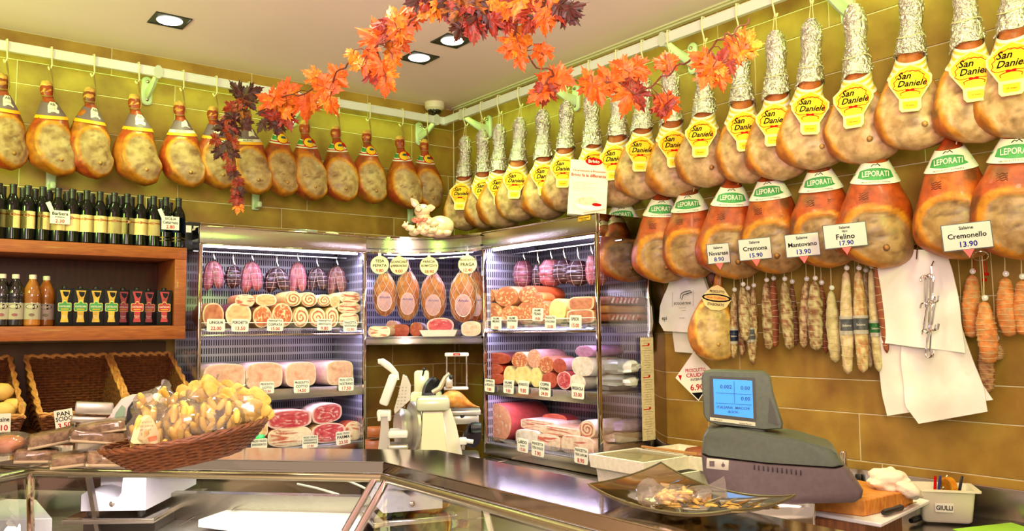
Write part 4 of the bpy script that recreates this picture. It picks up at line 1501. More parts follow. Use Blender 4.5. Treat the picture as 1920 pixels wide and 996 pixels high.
S1, S2, S0 = 1.653, 1.296, .951
g = 'sliced meats on the upper shelf of the ham fridge'
for nm, lab, box, kind, ln, skin, pw, bs in (
        ('cooked_tongue', 'browned cooked tongue behind the Lingua card', (380, 568, 420, 606), 'roast', .22, c_(196, 120, 80), .85, S1), ('porchetta', 'big round porchetta with dark crackling behind its card', (423, 568, 472, 606), 'pork', .24, c_(120, 56, 60), .9, S1),
        ('coppata', 'marbled pancetta round behind the Coppata card', (474, 573, 510, 606), 'coppa', .24, c_(220, 150, 80), 1, S1), ('coppata', 'larger marbled pancetta round touching the swirled ones', (510, 568, 549, 606), 'coppa', .24, c_(220, 150, 80), 1, S1),
        ('rolled_pancetta', 'swirled rolled pancetta on the shelf next to the marbled rounds', (549, 575, 579, 606), 'spiral', .22, c_(232, 190, 120), 1, S1), ('rolled_pancetta', 'swirled rolled pancetta behind the Arrotolata card', (579, 577, 611, 606), 'spiral', .22, c_(236, 200, 130), 1, S1),
        ('rolled_pancetta', 'swirled rolled pancetta leaning on the flat stack', (609, 576, 635, 606), 'spiral', .22, c_(236, 196, 120), .9, S1), ('flat_pancetta', 'flat folded pancetta at the bottom of the stack of three', (636, 586, 674, 606), 'streak', .24, c_(240, 200, 130), .75, S1),
        ('pancetta_end', 'pale end piece lying on the porchetta', (441, 552, 478, 576), 'streak', .16, c_(216, 140, 90), .8, None), ('pancetta_end', 'orange rind end piece lying over the marbled rounds', (479, 551, 519, 574), 'pork', .16, c_(214, 140, 70), .8, None),
        ('rolled_pancetta', 'top row swirl with bold dark spiral', (534, 546, 565, 575), 'spiral', .22, c_(236, 196, 120), 1, None), ('rolled_pancetta', 'top row swirl with thin red spiral', (565, 548, 595, 576), 'spiral', .22, c_(236, 196, 120), 1, None),
        ('rolled_pancetta', 'small pink and white top row roll', (595, 552, 621, 575), 'spiral', .2, c_(250, 230, 220), 1, None), ('rolled_pancetta', 'plain yellow roll end wedged by the flat stack', (619, 553, 637, 577), 'pork', .2, c_(236, 190, 110), .9, None),
        ('flat_pancetta', 'flat folded pancetta on top of the stack of three', (637, 547, 676, 569), 'streak', .24, c_(244, 214, 150), .75, None), ('flat_pancetta', 'flat folded pancetta in the middle of the stack of three', (634, 567, 677, 588), 'streak', .24, c_(244, 210, 140), .75, None)):
    cut_piece(nm, lab, 'cured meat', box, 'L', kind, ln, skin, pw, bs, group=g)
g = 'cooked hams on the middle shelf'
for k, (box, ln) in enumerate((((381, 682, 461, 724), .26), ((461, 680, 531, 724), .27), ((534, 679, 595, 722), .30), ((609, 676, 667, 720), .33))):
    cut_piece('cooked_ham', ORD[3-k]+' block of pink cooked ham on the middle shelf, counting from the corner', 'cooked ham', box, 'L', 'ham', ln, c_(244, 196, 190), .55, S2, group=g, turn=(0, 0, 6, 12)[k])
g = 'raw hams on the fridge floor'
for nm, lab, box, kind, ln, skin, pw, bs, rl in (('boned_raw_ham', 'lower boned raw ham of the stack behind the Nazionale card', (502, 800, 586, 838), 'streak', .2, c_(208, 120, 80), .7, S0, 0), ('boned_raw_ham', 'upper boned raw ham lying on another', (500, 769, 586, 804), 'crudo', .2, c_(226, 170, 140), .65, None, 0),
        ('halved_raw_ham', 'lower halved raw ham behind the Parma card', (585, 793, 648, 828), 'crudo', .2, c_(234, 196, 140), .75, S0, 0), ('halved_raw_ham', 'upper halved raw ham with white fat veins', (584, 757, 642, 794), 'crudo', .2, c_(244, 210, 190), .8, None, -6),
        ('raw_ham_end', 'small red ham end at the corner post', (646, 790, 680, 822), 'streak', .14, c_(200, 90, 60), .9, S0, 10), ('raw_ham_end', 'small pink ham end beside the basket', (480, 790, 503, 820), 'pork', .12, c_(220, 130, 110), .8, None, 0), ):
    cut_piece(nm, lab, 'raw ham', box, 'L', kind, ln, skin, pw, bs, group=g, roll=rl)
p = P(486, 826, y=-.46)
mb = MB(); mb.blob((0, 0, 0), (.04, .03, .035), 4, .3, 3, 8, 10); o = mb.build('herb_bundle', mat('bright_green', S(30, 180, 70), S(20, 130, 50), 30, .4), None, loc=p); tag(o, 'bright green herb wrapper on the fridge floor beside the basket', 'herbs')

g = 'salami and cheese on the upper shelf of the salami fridge'
for nm, lab, box, kind, ln, skin, pw, bs in (
        ('netted_salami', 'netted pale salami at the corner end of the shelf', (900, 568, 942, 606), 'salami', .2, c_(226, 150, 100), .95, S1), ('netted_salami', 'netted pale salami under the round speckled one', (938, 573, 975, 606), 'salami', .2, c_(232, 176, 130), .95, S1),
        ('netted_salami', 'pale shiny salami behind the small cards', (968, 566, 1005, 606), 'salami', .2, c_(236, 186, 140), .95, S1), ('netted_salami', 'red netted salami beside the yellow cheese', (1002, 563, 1030, 606), 'salami', .2, c_(206, 110, 70), .95, S1),
        ('speckled_salami', 'large round speckled salami lying on the netted ones', (927, 537, 972, 575), 'salami', .2, c_(214, 150, 110), 1, None), ('speckled_salami', 'brown salami end high at the corner post', (903, 542, 928, 568), 'salami', .2, c_(196, 130, 80), 1, None),
        ('speckled_salami', 'orange speckled salami piled on top', (972, 536, 1008, 570), 'salami', .24, c_(206, 90, 44), 1, None), ('speckled_salami', 'small ribbed salami end in front of the pile', (989, 548, 1020, 574), 'salami', .1, c_(216, 130, 70), 1, None),
        ('yellow_cheese', 'smooth pale yellow cheese cylinder on the shelf', (1029, 560, 1060, 606), 'cheese', .22, c_(246, 214, 130), 1, S1), ('speck_block', 'upper string-tied speck block', (1065, 556, 1114, 582), 'roast', .3, c_(214, 130, 80), .5, None),
        ('speck_block', 'lower speck block resting on the shelf', (1062, 580, 1114, 606), 'roast', .3, c_(220, 140, 90), .5, S1)):
    cut_piece(nm, lab, 'cheese' if 'cheese' in nm else 'salami', box, 'R', kind, ln, skin, pw, bs, group=g)
g = 'salami on the middle shelf of the salami fridge'
for nm, lab, box, kind, ln, skin, pw, bs in (
        ('red_sausage', 'glossy red sausage at the shelf end by the corner', (904, 700, 946, 722), 'red', .2, c_(200, 70, 40), .9, S2), ('red_sausage', 'red sausage in the middle of the red pile', (904, 682, 944, 702), 'red', .2, c_(206, 60, 44), .9, None), ('red_sausage', 'dark brown sausage crowning the red pile', (908, 661, 958, 683), 'red', .2, c_(96, 40, 44), .9, None),
        ('mortadella_half', 'beige liver sausage half with brown face', (959, 660, 989, 691), 'salami', .16, c_(236, 190, 150), .95, None), ('mortadella_half', 'pink salami half beside the liver sausage', (989, 655, 1014, 691), 'mort', .22, c_(210, 150, 150), .95, None),
        ('provolone', 'first pale provolone, near the red sausages', (944, 686, 966, 722), 'cheese', .1, c_(250, 228, 170), 1, S2), ('provolone', 'second pale provolone, behind the Salame Cotto card', (964, 685, 996, 722), 'cheese', .1, c_(252, 236, 190), 1, S2), ('provolone', 'third yellow provolone, beside the small sausages', (994, 688, 1016, 722), 'cheese', .1, c_(248, 220, 150), 1, S2),
        ('tied_coppa', 'ribbed brown coppa in the middle pile', (1010, 668, 1038, 700), 'salami', .2, c_(190, 120, 96), 1, None), ('tied_coppa', 'coppa with round dark cut face', (1036, 672, 1062, 700), 'red', .2, c_(206, 160, 170), 1, None),
        ('small_salami', 'small red salami lying on the shelf by the coppa', (1016, 698, 1045, 724), 'red', .14, c_(180, 70, 60), 1, S2), ('small_salami', 'second small red salami on the shelf', (1044, 696, 1072, 724), 'crudo', .14, c_(170, 60, 60), 1, S2), ('small_salami', 'grey wrapped salami in front of the white packs', (1066, 702, 1098, 726), 'white', .14, c_(190, 180, 170), 1, S2),
        ('purple_mortadella', 'purple-skinned mortadella high on the pile', (1078, 648, 1112, 670), 'purple', .26, c_(206, 150, 196), .95, None), ('wrapped_salami', 'white-wrapped salami with red print', (1072, 668, 1112, 706), 'white', .24, c_(240, 230, 226), .8, None)):
    cut_piece(nm, lab, 'cheese' if nm == 'provolone' else 'salami', box, 'R', kind, ln, skin, pw, bs, group=g)
SACK = mat('vacuum_sack', S(236, 232, 226), S(214, 208, 204), 14, .25, bump=.5, bscale=22, coat=.4)
for k, (px, py, zz, sc) in enumerate(((1150, 684, 1.395, .9), (1156, 716, 1.335, 1.))):
    p = P(px, py, x=-.26)
    mb = MB(); mb.blob((0, 0, 0), (.10*sc, .17, .042), k+3, .25, 3, 12, 18, power=.75)
    o = mb.build('vacuum_pack', SACK, None, loc=(-.27, -1.93+.01*k, 1.296+.045+.082*(1-k))); tag(o, ('white vacuum pack on top, behind the side glass', 'white vacuum pack underneath, behind the side glass')[k], 'vacuum pack', 'white packs behind the side glass')
    mb = MB(); mb.blob((-.03, -.02, .03), (.03, .02, .014), k, .3, 3, 6, 8); mb.build('print', mat('red_print', S(200, 60, 30), S(230, 160, 40), 40, .4), o)
# meats seen through the side glass on the upper shelf
for k, (zz, col, dy) in enumerate(((S1+.03, c_(180, 90, 50), 0), (S1+.075, c_(216, 140, 70), .01), (S1+.12, c_(150, 80, 70), 0))):
    mb = MB(); mb.rbox((0, 0, 0), (.30, .10, .044), .018); mb.c = [col]*len(mb.v)
    o = mb.build('speck_slab', FOOD, None, loc=(-.25, -2.0+dy, zz)); tag(o, ('lowest speck slab behind the side glass', 'middle speck slab behind the side glass', 'topmost speck slab behind the side glass')[k], 'speck', 'speck slabs behind the side glass')
    if k != 1:
        mb = MB()
        for q in range(7): mb.tube([(-.13+.03*q, -.052, -.014), (-.115+.03*q, -.053, .014)], .007, 4)
        mb.build('red_netting', mat('red_white_net', S(214, 40, 36), S(240, 220, 210), 60, .5), o)
g = 'cuts on the floor of the salami fridge'
cut_piece('large_mortadella', 'huge pink mortadella with flecked cut face on the fridge floor', 'mortadella', (911, 765, 957, 838), 'R', 'mort', .36, c_(208, 84, 78), 1, S0, group=g, turn=3, taper=1.0, face_y=-.43)
for nm, lab, box, kind, ln, skin, pw, bs, pl in (('lardo_slab', 'white lardo slab behind the Lardo card', (966, 806, 1012, 838), 'white', .2, c_(248, 236, 226), .55, S0, -.44), ('flat_pancetta', 'streaky pancetta slab at the bottom behind the cards', (1004, 816, 1050, 846), 'streak', .24, c_(230, 180, 140), .55, S0, -.44),
        ('flat_pancetta', 'streaky pancetta slab leaning over the lardo', (975, 787, 1040, 808), 'streak', .24, c_(240, 200, 180), .5, None, -.42), ('flat_pancetta', 'thick streaky pancetta slab in the middle', (1010, 800, 1088, 818), 'streak', .24, c_(226, 170, 130), .5, None, -.43), ('flat_pancetta', 'pale pancetta slab behind the Tesa Affumicata card', (1052, 818, 1112, 850), 'streak', .26, c_(244, 206, 180), .5, S0, -.44),
        ('rolled_lardo', 'rolled pale pancetta with a dark spiral on top of the slabs', (1086, 788, 1116, 822), 'spiral', .26, c_(244, 214, 200), 1, None, -.43), ('red_salami_half', 'dark red salami half leaning behind the slabs', (1016, 776, 1064, 796), 'red', .1, c_(150, 50, 50), .9, None, -.30)):
    cut_piece(nm, lab, 'cured meat', box, 'R', kind, ln, skin, pw, bs, group=g, face_y=pl)
for k, (zz, dx) in enumerate(((S0+.035, 0), (S0+.095, .02), (S0+.15, .05))):
    mb = MB(); mb.blob((0, 0, 0), (.15-.02*k, .06, .034), k+8, .3, 4, 10, 14, power=.7); mb.c = [(c_(196, 150, 100), c_(226, 190, 150), c_(216, 180, 200))[k]]*len(mb.v)
    o = mb.build('cured_slab', FOOD, None, loc=(-.24+dx, -1.98, zz)); tag(o, ('lowest cured slab on the fridge floor behind the side glass', 'middle cured slab behind the side glass', 'topmost rosy cured slab behind the side glass')[k], 'cured meat', 'slabs behind the side glass')

# corner unit: netted hams, hanging round cards, pieces on the shelf
for k, (px, y0, y1, w, d) in enumerate(((721, 513, 594, 42, 5.33), (764, 510, 602, 42, 5.38), (812, 515, 603, 45, 5.38), (868, 512, 606, 48, 5.20), (892, 510, 605, 40, 5.30))):
    t_, u_ = P(px, y0, d=d), P(px, y1, d=d)
    h = t_.z-u_.z; wd = w/F_PX*d/2
    t = thing('netted_ham', ORD[k]+' netted roast ham hanging in the corner fridge, counting from the cooked-ham side', 'ham', t_, face_cam(t_), 'netted hams in the corner fridge')
    pr = [(0, wd*.35, wd*.3, 0), (-h*.15, wd*.75, wd*.6, 0), (-h*.35, wd*.98, wd*.8, 0), (-h*.6, wd*1.0, wd*.85, .002), (-h*.82, wd*.85, wd*.7, .002), (-h*.95, wd*.5, wd*.45, 0), (-h, .004, .004, 0)]
    ham_body(pr, (9, 9, .01, .01), 70+k, S(196, 116, 62), S(220, 160, 96), S(200, 136, 76), S(160, 84, 44), 18, 20).build('body', HAM, t, smooth=60)
    mb = MB()
    nl = 9
    for dirn in (1, -1):
        for j in range(nl):
            pts = []
            for q in range(15):
                z = -h*q/14*.985
                ww, dd, cx = prof_at(pr, z)
                an = 2*math.pi*j/nl+dirn*q*.16
                pts.append((cx+(ww+.004)*math.cos(an), -(dd+.004)*math.sin(an), z))
            mb.tube(pts, .0014, 4)
    for j in range(7):
        an = 2*math.pi*j/7
        mb.tube([(0, 0, 2.10-t_.z), (.012*math.cos(an), .012*math.sin(an), .04), (wd*.36*math.cos(an), wd*.3*math.sin(an), -.005)], .0014, 4)
    tag(mb.build('netting', STRING, t), kind='stuff')
    mb = MB()
    sx, sz = wd*.62, h*.22
    yl = -max(p_[2] for p_ in pr)-.008
    zc = -h*.66
    el = [(sx*math.cos(i*.2856), zc+sz*math.sin(i*.2856)) for i in range(22)]
    mb.add([(u, yl, v) for u, v in el], [tuple(range(22))], 0)
    mb.tube([(u, yl-.001, v) for u, v in el+el[:1]], .002, 4, 1)
    put_text(mb, 'Arrosto', 0, zc+sz*.35, .020, y=yl-.002, mi=2, shear=.3)
    mb.build('label', [glass('film_label', (.95, .90, .90, 1), .2, .02, .25, S(200, 130, 96)), mat('label_pink', S(240, 190, 190), None), INK_B], t)
for k, (px, py, d, lines, lab) in enumerate(((712, 497, 5.15, [('TESA', .72, .22, 0), ('PEPATA', .47, .22, 0), ('9.80', .20, .24, 1)], 'round card reading Tesa Pepata 9.80'), (748, 498, 5.18, [('GUANCIALE', .70, .18, 0), ('al PEPERONCINO', .48, .18, 0), ('9.00', .20, .24, 1)], 'round card reading Guanciale 9.00'),
        (804.5, 499, 5.18, [('PANCIA', .74, .18, 0), ('AROMATIZZATA', .52, .18, 0), ('18.90', .20, .24, 1)], 'round card reading Aromatizzata 18.90'), (876.5, 496, 5.02, [('PROSCIUTTO', .74, .14, 0), ('PRAGA', .50, .24, 0), ('12.40', .20, .24, 1)], 'round card reading Praga 12.40'))):
    p = P(px, py, d=d)
    r = 17.5/F_PX*d
    poly = [(r*math.cos(i*.2244), r*.98*math.sin(i*.2244)) for i in range(28)]
    o = card(lines, r*2, r*2, p, math.radians(-42), lab+' hanging in the curved corner fridge', 'round hanging cards', poly=poly, base=mat('card_ivory', S(246, 232, 176), None, rough=.5))
    mb = MB(); mb.box((0, .0, r+.006), (.018, .002, .022)); mb.tube([(0, 0, r+.015), (0, .004, 2.13-p.z)], .0012, 4); mb.build('hanger', CLEAR if False else CARD, o)
g = 'pieces on the corner fridge shelf'
ZC = 1.589
for nm, lab, box, kind, ln, skin, pw, d in (('flat_pancetta', 'dark-edged flat pancetta at the end of the corner shelf', (689, 612, 732, 633), 'streak', .2, c_(230, 190, 150), .6, 5.25), ('smoked_speck', 'dark brown smoked speck lying on the corner shelf', (734, 609, 768, 633), 'red', .2, c_(70, 40, 20), .7, 5.36),
        ('roast_slice', 'small pink and white roast slice on the corner shelf', (722, 601, 748, 614), 'ham', .1, c_(226, 190, 190), .8, 5.45), ('red_sausage', 'round red sausage end on the corner shelf', (767, 606, 793, 633), 'red', .16, c_(236, 200, 190), 1, 5.36),
        ('roast_beef', 'pink roast with dark crust in a white tray', (800, 596, 852, 625), 'crudo', .2, c_(80, 50, 30), .8, 5.30), ('cooked_ham', 'pink cooked ham piece beside the corner post', (864, 606, 902, 634), 'ham', .22, c_(240, 190, 160), .7, 5.12)):
    cut_piece(nm, lab, 'cured meat', box, 'C', kind, ln, skin, pw, ZC+(.012 if nm == 'roast_beef' else 0), face_y=d, group=g)
p = P(826, 626, d=5.27)
mb = MB(); mb.loft([[(x*a, y*a, z) for x, y in ((-.11, -.06), (.11, -.06), (.11, .16), (-.11, .16))] for a, z in ((.9, 0), (1.06, .04), (1.10, .041), (.95, .006))])
o = mb.build('meat_tray', WHITE, None, loc=(p.x, p.y, ZC)); o.rotation_euler = (0, 0, -math.pi/4); tag(o, 'white plastic tray with the pink roast on the corner shelf', 'tray')

# written price cards
gl, gr_ = 'price cards in the ham fridge', 'price cards in the salami fridge'
for box, lines, lab in (((388, 598, 422, 622), [('LINGUA', .72, .30, 0), ('22.00', .26, .38, 1)], 'Lingua 22.00'), ((434, 598, 466, 622), [('PORCHETTA', .72, .32, 0), ('13.50', .26, .38, 1)], 'Porchetta 13.50'), ((501, 598, 531, 621), [('PANCETTA', .84, .22, 0), ('COPPATA', .54, .28, 0), ('15.00', .2, .36, 1)], 'Pancetta Coppata 15.00'),
        ((595, 598, 622, 620), [('PANCETTA', .84, .22, 0), ('ARROTOLATA', .56, .24, 0), ('9.80', .2, .40, 1)], 'Pancetta Arrotolata 9.80'), ((644, 601, 669, 622), [('PANCETTA', .80, .28, 0), ('NOSTRANA', .52, .26, 0), ('12.90', .2, .34, 1)], 'Pancetta 12.90'),
        ((487, 716, 514, 738), [('PROSCIUTTO', .8, .24, 0), ('COTTO', .5, .24, 0), ('13.50', .2, .3, 1)], 'Prosciutto, partly hidden by the bread basket'), ((551, 713, 580, 737), [('PROSCIUTTO', .82, .24, 0), ('COTTO', .52, .28, 0), ('14.50', .2, .34, 1)], 'Prosciutto Cotto 14.50'), ((635, 708, 663, 733), [('PROSC COTTO', .82, .24, 0), ('NOSTRANO', .54, .26, 0), ('17.50', .2, .36, 1)], 'Nostrano 17.50'),
        ((471, 823, 501, 842), [('PROSC CRUDO', .78, .28, 0), ('DISOSSATO', .44, .28, 0)], 'Crudo Disossato at the basket edge'), ((567, 817, 596, 840), [('PROSC CRUDO', .86, .22, 0), ('DISOSSATO', .64, .22, 0), ('NAZIONALE', .42, .22, 0), ('17.90', .15, .28, 1)], 'Nazionale 17.90'), ((630, 809, 657, 834), [('PROSC CRUDO', .84, .20, 0), ('PARMA', .58, .32, 0), ('23.50', .2, .34, 1)], 'Parma 23.50')):
    pcard(lines, box, 'y', -.502, 0, 'white card reading '+lab, gl, tilt=(-3 if '23.50' in lab else 1))
for box, lines, lab in (((921, 594, 940, 618), [('SALAME', .86, .22, 0), ('MILANO', .64, .24, 0), ('15.00', .16, .28, 1)], 'Salame Milano 15.00'), ((951, 593, 970, 617), [('SALAME', .86, .22, 0), ('NOSTRANO', .64, .24, 0), ('15.00', .16, .28, 1)], 'Salame 15.00 next to Milano'), ((998, 578, 1018, 602), [('SALAME', .84, .22, 0), ('FELINO', .56, .26, 0), ('19.00', .18, .32, 1)], 'Salame 19.00, set higher than the rest'),
        ((1022, 592, 1042, 617), [('PROSCIUTTO', .84, .20, 0), ('di TACCHINO', .56, .22, 0), ('15.00', .18, .32, 1)], 'Tacchino 15.00 under the yellow cheese'), ((1068, 591, 1090, 617), [('SPECK', .72, .30, 0), ('15.00', .26, .38, 1)], 'Speck 15.00'), ((909, 711, 927, 735), [('SOPPRESSA', .84, .2, 0), ('e FEGATO', .56, .26, 0), ('9.80', .2, .32, 1)], 'Fegato 9.80'),
        ((944, 713, 963, 738), [('SALAME', .82, .26, 0), ('COTTO', .54, .28, 0), ('9.80', .2, .34, 1)], 'Salame Cotto 9.80'), ((972, 714, 991, 739), [('BONSOTO', .72, .28, 0), ('9.80', .26, .42, 1)], 'Bonsoto 9.80'), ((1011, 716, 1032, 744), [('COPPA', .82, .28, 0), ('PARMA', .54, .28, 0), ('24.00', .2, .32, 1)], 'Coppa Parma 24.00'), ((1072, 720, 1095, 748), [('BRESAOLA', .70, .30, 0), ('33.00', .28, .38, 1)], 'Bresaola 33.00'),
        ((970, 823, 990, 848), [('LARDO', .76, .32, 0), ('SALATO', .48, .16, 0), ('17.00', .2, .32, 1)], 'Lardo 17.00'), ((997, 828, 1020, 856), [('PANCETTA', .84, .24, 0), ('TESA DOLCE', .56, .22, 0), ('7.90', .2, .38, 1)], 'Tesa Dolce 7.90'), ((1077, 840, 1102, 870), [('PANCETTA', .84, .24, 0), ('TESA AFFUM', .56, .22, 0), ('8.90', .2, .38, 1)], 'Tesa Affumicata 8.90')):
    pcard(lines, box, 'x', -.502, -math.pi/2, 'white card reading '+lab, gr_, tilt=2)
# ------------------------------------------------------------------ things on and around the cabinets
class Q:
    """A thing that stands at a place of the room; q() turns photograph places into its own local metres on its facing plane."""
    def __init__(s, name, label, cat, px, py, d=None, group=None, turn=0., **kw):
        s.p = P(px, py, d=d) if d else P(px, py, **kw)
        s.d = depth(s.p)
        s.px, s.py = px, py
        s.t = thing(name, label, cat, s.p, face_cam(s.p, turn), group)

    def __call__(s, px, py, dy=0.):
        return Vector(((px-s.px)/F_PX*s.d, dy, -(py-s.py)/F_PX*s.d))

    def poly(s, pts): return [((px-s.px)/F_PX*s.d, -(py-s.py)/F_PX*s.d) for px, py in pts]


# steel worktop in the corner under the slicers
mb = MB(); mb.prism([(-2.05, -.02), (-.02, -.02), (-.02, -1.3), (-.66, -1.3), (-1.15, -.68), (-2.05, -.68)], 'z', .83, .872)
mb.prism([(-2.05, -.02), (-.06, -.02), (-.06, -1.3), (-.60, -1.25), (-1.1, -.62), (-2.05, -.62)], 'z', 0, .83)
tag(mb.build('corner_worktop', STEEL_P, None, smooth=0), 'low steel worktop in the room corner under the slicing machines', 'worktop')

SLW = mat('slicer_enamel', S(226, 216, 176), None, rough=.22, coat=.4)
SLG = mat('slicer_grey', S(196, 188, 172), None, rough=.3, metal=.5)
a = Q('meat_slicer', 'cream enamelled meat slicer with tall rounded motor housing, before the other one', 'slicer', 800, 884, d=4.55)
t = a.t
W = lambda px: px/F_PX*a.d
mb = MB()
secs = [(884, 784, 868, .17), (850, 785, 866, .17), (800, 789, 856, .15), (770, 792, 846, .12)]
mb.loft([[a(x0+(x1-x0)*.04, y, -dp*.7), a(x0, y, -dp*.5), a(x0, y, dp*.5), a(x0+(x1-x0)*.1, y, dp), a(x1-(x1-x0)*.1, y, dp), a(x1, y, dp*.5), a(x1, y, -dp*.2), a(x0+(x1-x0)*.68, y, -dp*.7)] for y, x0, x1, dp in secs])
mb.build('motor_housing', SLW, t, smooth=35)
mb = MB(); mb.rbox(a(812, 757, -.02), (W(62), .22, W(24)), .02); mb.build('top_cap', mat('slicer_cap', S(206, 206, 176), None, rough=.25, coat=.4), t)
mb = MB(); mb.loft([[a(x0, y, -.121-.006*k) for x0, y in ((789, 884), (793, 772), (830, 772), (840, 884))] for k in (0, 1)]); mb.build('front_panel', mat('slicer_panel', S(240, 230, 186), None, rough=.3), t, smooth=0)
ry = Matrix.Rotation(math.pi/2, 3, 'Y') @ Matrix.Identity(3)
rz18 = Matrix.Rotation(math.radians(16), 3, 'Z')
mb = MB(); mb.lathe([(.128, -.012), (.136, -.006), (.136, .01), (.120, .016)], 40, a(775, 800, 0), M=rz18 @ ry); mb.build('blade_guard', SLG, t)
mb = MB(); mb.lathe([(.002, -.004), (.118, -.004), (.122, 0), (.118, .004), (.002, .02)], 40, a(780, 800, 0), M=rz18 @ ry); mb.build('blade', mat('blade_dark', S(50, 48, 50), None, rough=.12, metal=1.), t)
mb = MB(); mb.lathe([(.10, -.02), (.115, 0), (.10, .05), (.002, .06)], 32, a(752, 806, .04), M=rz18 @ ry); mb.build('drum', SLG, t)
mb = MB(); mb.rbox(a(748, 810, -.05), (W(36), .16, W(13)), .01); mb.build('table', WHITE, t)
mb = MB(); mb.rbox(a(748, 834, -.04), (W(38), .14, W(10)), .01); mb.rbox(a(790, 872, .02), (W(150), .34, W(18)), .02); mb.build('base', SLG, t)
mb = MB(); mb.loft([[a(x, y, dy) for x, dy in ((x0, -.09), (x1, -.09), (x1, -.06), (x0, -.06))] for y, x0, x1 in ((772, 717, 730), (800, 716, 731), (850, 710, 735), (884, 709, 736))]); mb.build('press_arm', SLG, t, smooth=30)
mb = MB(); mb.rbox(a(722, 772, -.08), (W(25), .07, W(12)), .008); mb.rbox(a(714, 778, -.08), (W(6), .08, W(14)), .004); mb.rbox(a(732, 776, -.08), (W(6), .08, W(18)), .004); mb.build('pivot_block', WHITE, t)
RT_ = Matrix.Rotation(math.radians(20), 3, 'Y')
mb = MB(); mb.rbox(a(731, 729, -.08), (W(17), .10, W(58)), .012, M=RT_); mb.build('press_body', WHITE, t)
mb = MB(); mb.tube([a(711, 677, -.08), a(718, 677, -.08), a(728, 684, -.08), a(737, 692, -.08), a(744, 700, -.08), a(746, 712, -.08)], [.012, .018, .02, .017, .015, .012], 10, flat=.8); mb.build('handle', WHITE, t)
mb = MB(); mb.prism(a.poly([(757, 702), (764, 706), (771, 722), (770, 748), (742, 772), (741, 764), (748, 740)]), 'y', -.12, -.02)
pl = mb.build('spike_plate', mat('grey_plastic', S(206, 196, 180), None, rough=.4), t, smooth=30)
mb = MB()
for r_ in range(7):
    for q in range(3): mb.blob(a(751+q*6-r_*.6, 724+r_*6, -.122), (.004, .006, .003), n=4, m=6)
tag(mb.build('stud', SLG, pl), kind='stuff')
mb = MB(); mb.tube([a(748, 775, -.07), a(758, 722, -.07), a(760, 702, -.07)], .007, 8); mb.build('guide_rod', CHROME, t)
mb = MB(); mb.rbox(a(867, 826, -.08), (W(14), .04, W(13)), .006); mb.tube([a(873, 826, -.08), a(886, 828, -.08)], .012, 10); mb.build('knob', WHITE, t)

a = Q('meat_slicer', 'second slicer at the back with tall white frame and an orange ham on its carriage', 'slicer', 850, 872, d=5.0)
t = a.t; W = lambda px: px/F_PX*a.d
mb = MB(); mb.rbox(a(791, 722, .06), (W(28), .12, W(52)), .015); mb.rbox(a(800, 800, .06), (W(60), .16, W(130)), .02); mb.build('motor_housing', SLW, t)
mb = MB(); mb.lathe([(.10, -.01), (.108, 0), (.10, .012), (.06, .02), (.002, .022)], 36, a(812, 742, .03), M=Matrix.Rotation(math.radians(-35), 3, 'Z') @ ry); mb.build('blade', BLACK, t)
mb = MB(); mb.rbox(a(806, 739, -.06), (W(24), .06, W(6)), .004); mb.build('blade_cover', BLACK, t)
for px, py, rr in ((817, 711, .014), (847, 707, .014), (867, 777, .015), (797, 692, .011)):
    mb = MB(); mb.blob(a(px, py, -.10), (rr, rr, rr), n=8, m=12); mb.tube([a(px, py, -.09), a(px-3, py+12, -.06)], .005, 6); mb.build('knob', BLACK, t)
mb = MB(); mb.tube([a(812, 735, -.08), a(826, 727, -.08), a(836, 708, -.08), a(844, 700, -.08)], [.014, .016, .014, .01], 8); mb.rbox(a(843, 716, -.07), (W(14), .04, W(22)), .008); mb.build('clamp_arm', SLG, t)
mb = MB()
for px in (839, 876): mb.tube([a(px, 668, -.02), a(px, 728, -.02)], .006, 8)
fr = mb.build('press_frame', CHROME, t)
mb = MB(); mb.rbox(a(857.5, 666, -.02), (W(45), .03, W(7)), .006); mb.build('top_bar', WHITE, fr)
mb = MB(); mb.rbox(a(857.5, 665.5, -.038), (W(13), .006, W(4.2)), .002); mb.build('badge', INK_R, fr)
mb = MB(); put_text(mb, 'BERKEL', *[a(857.5, 667, 0)[k] for k in (0, 2)], .008, y=-.0425); mb.build('lettering', CARD, fr, smooth=0)
mb = MB(); mb.rbox(a(856, 729, -.02), (W(46), .09, W(5)), .006); mb.build('tray', WHITE, t)
mb = MB(); mb.rbox(a(868, 772, -.04), (W(66), .16, W(9)), .006); mb.rbox(a(870, 786, -.02), (W(56), .12, W(18)), .01); mb.build('carriage', SLG, t)
mb = MB()
mb.lathe([(.002, -.012), (.07, -.012), (.074, 0), (.07, .012), (.002, .012)], 24, a(886, 815, -.08), M=Matrix.Rotation(math.radians(-40), 3, 'Z') @ ry)
mb.lathe([(.03, -.03), (.034, 0), (.03, .03)], 16, a(892, 800, -.11), M=ry); mb.build('gear', BLACK, t)
mb = MB(); mb.tube([a(868, 840, -.09), a(872, 812, -.09), a(884, 796, -.09), a(896, 806, -.09)], .012, 8); mb.build('crank', SLG, t)
mb = MB(); mb.rbox(a(850, 862, .02), (W(100), .3, W(20)), .02); mb.build('base', SLG, t)
b0 = Q('ham_on_carriage', 'orange cured ham lying on the carriage of the back slicer', 'ham', 858, 766, d=4.88)
mb = MB()
rings, cols = [], []
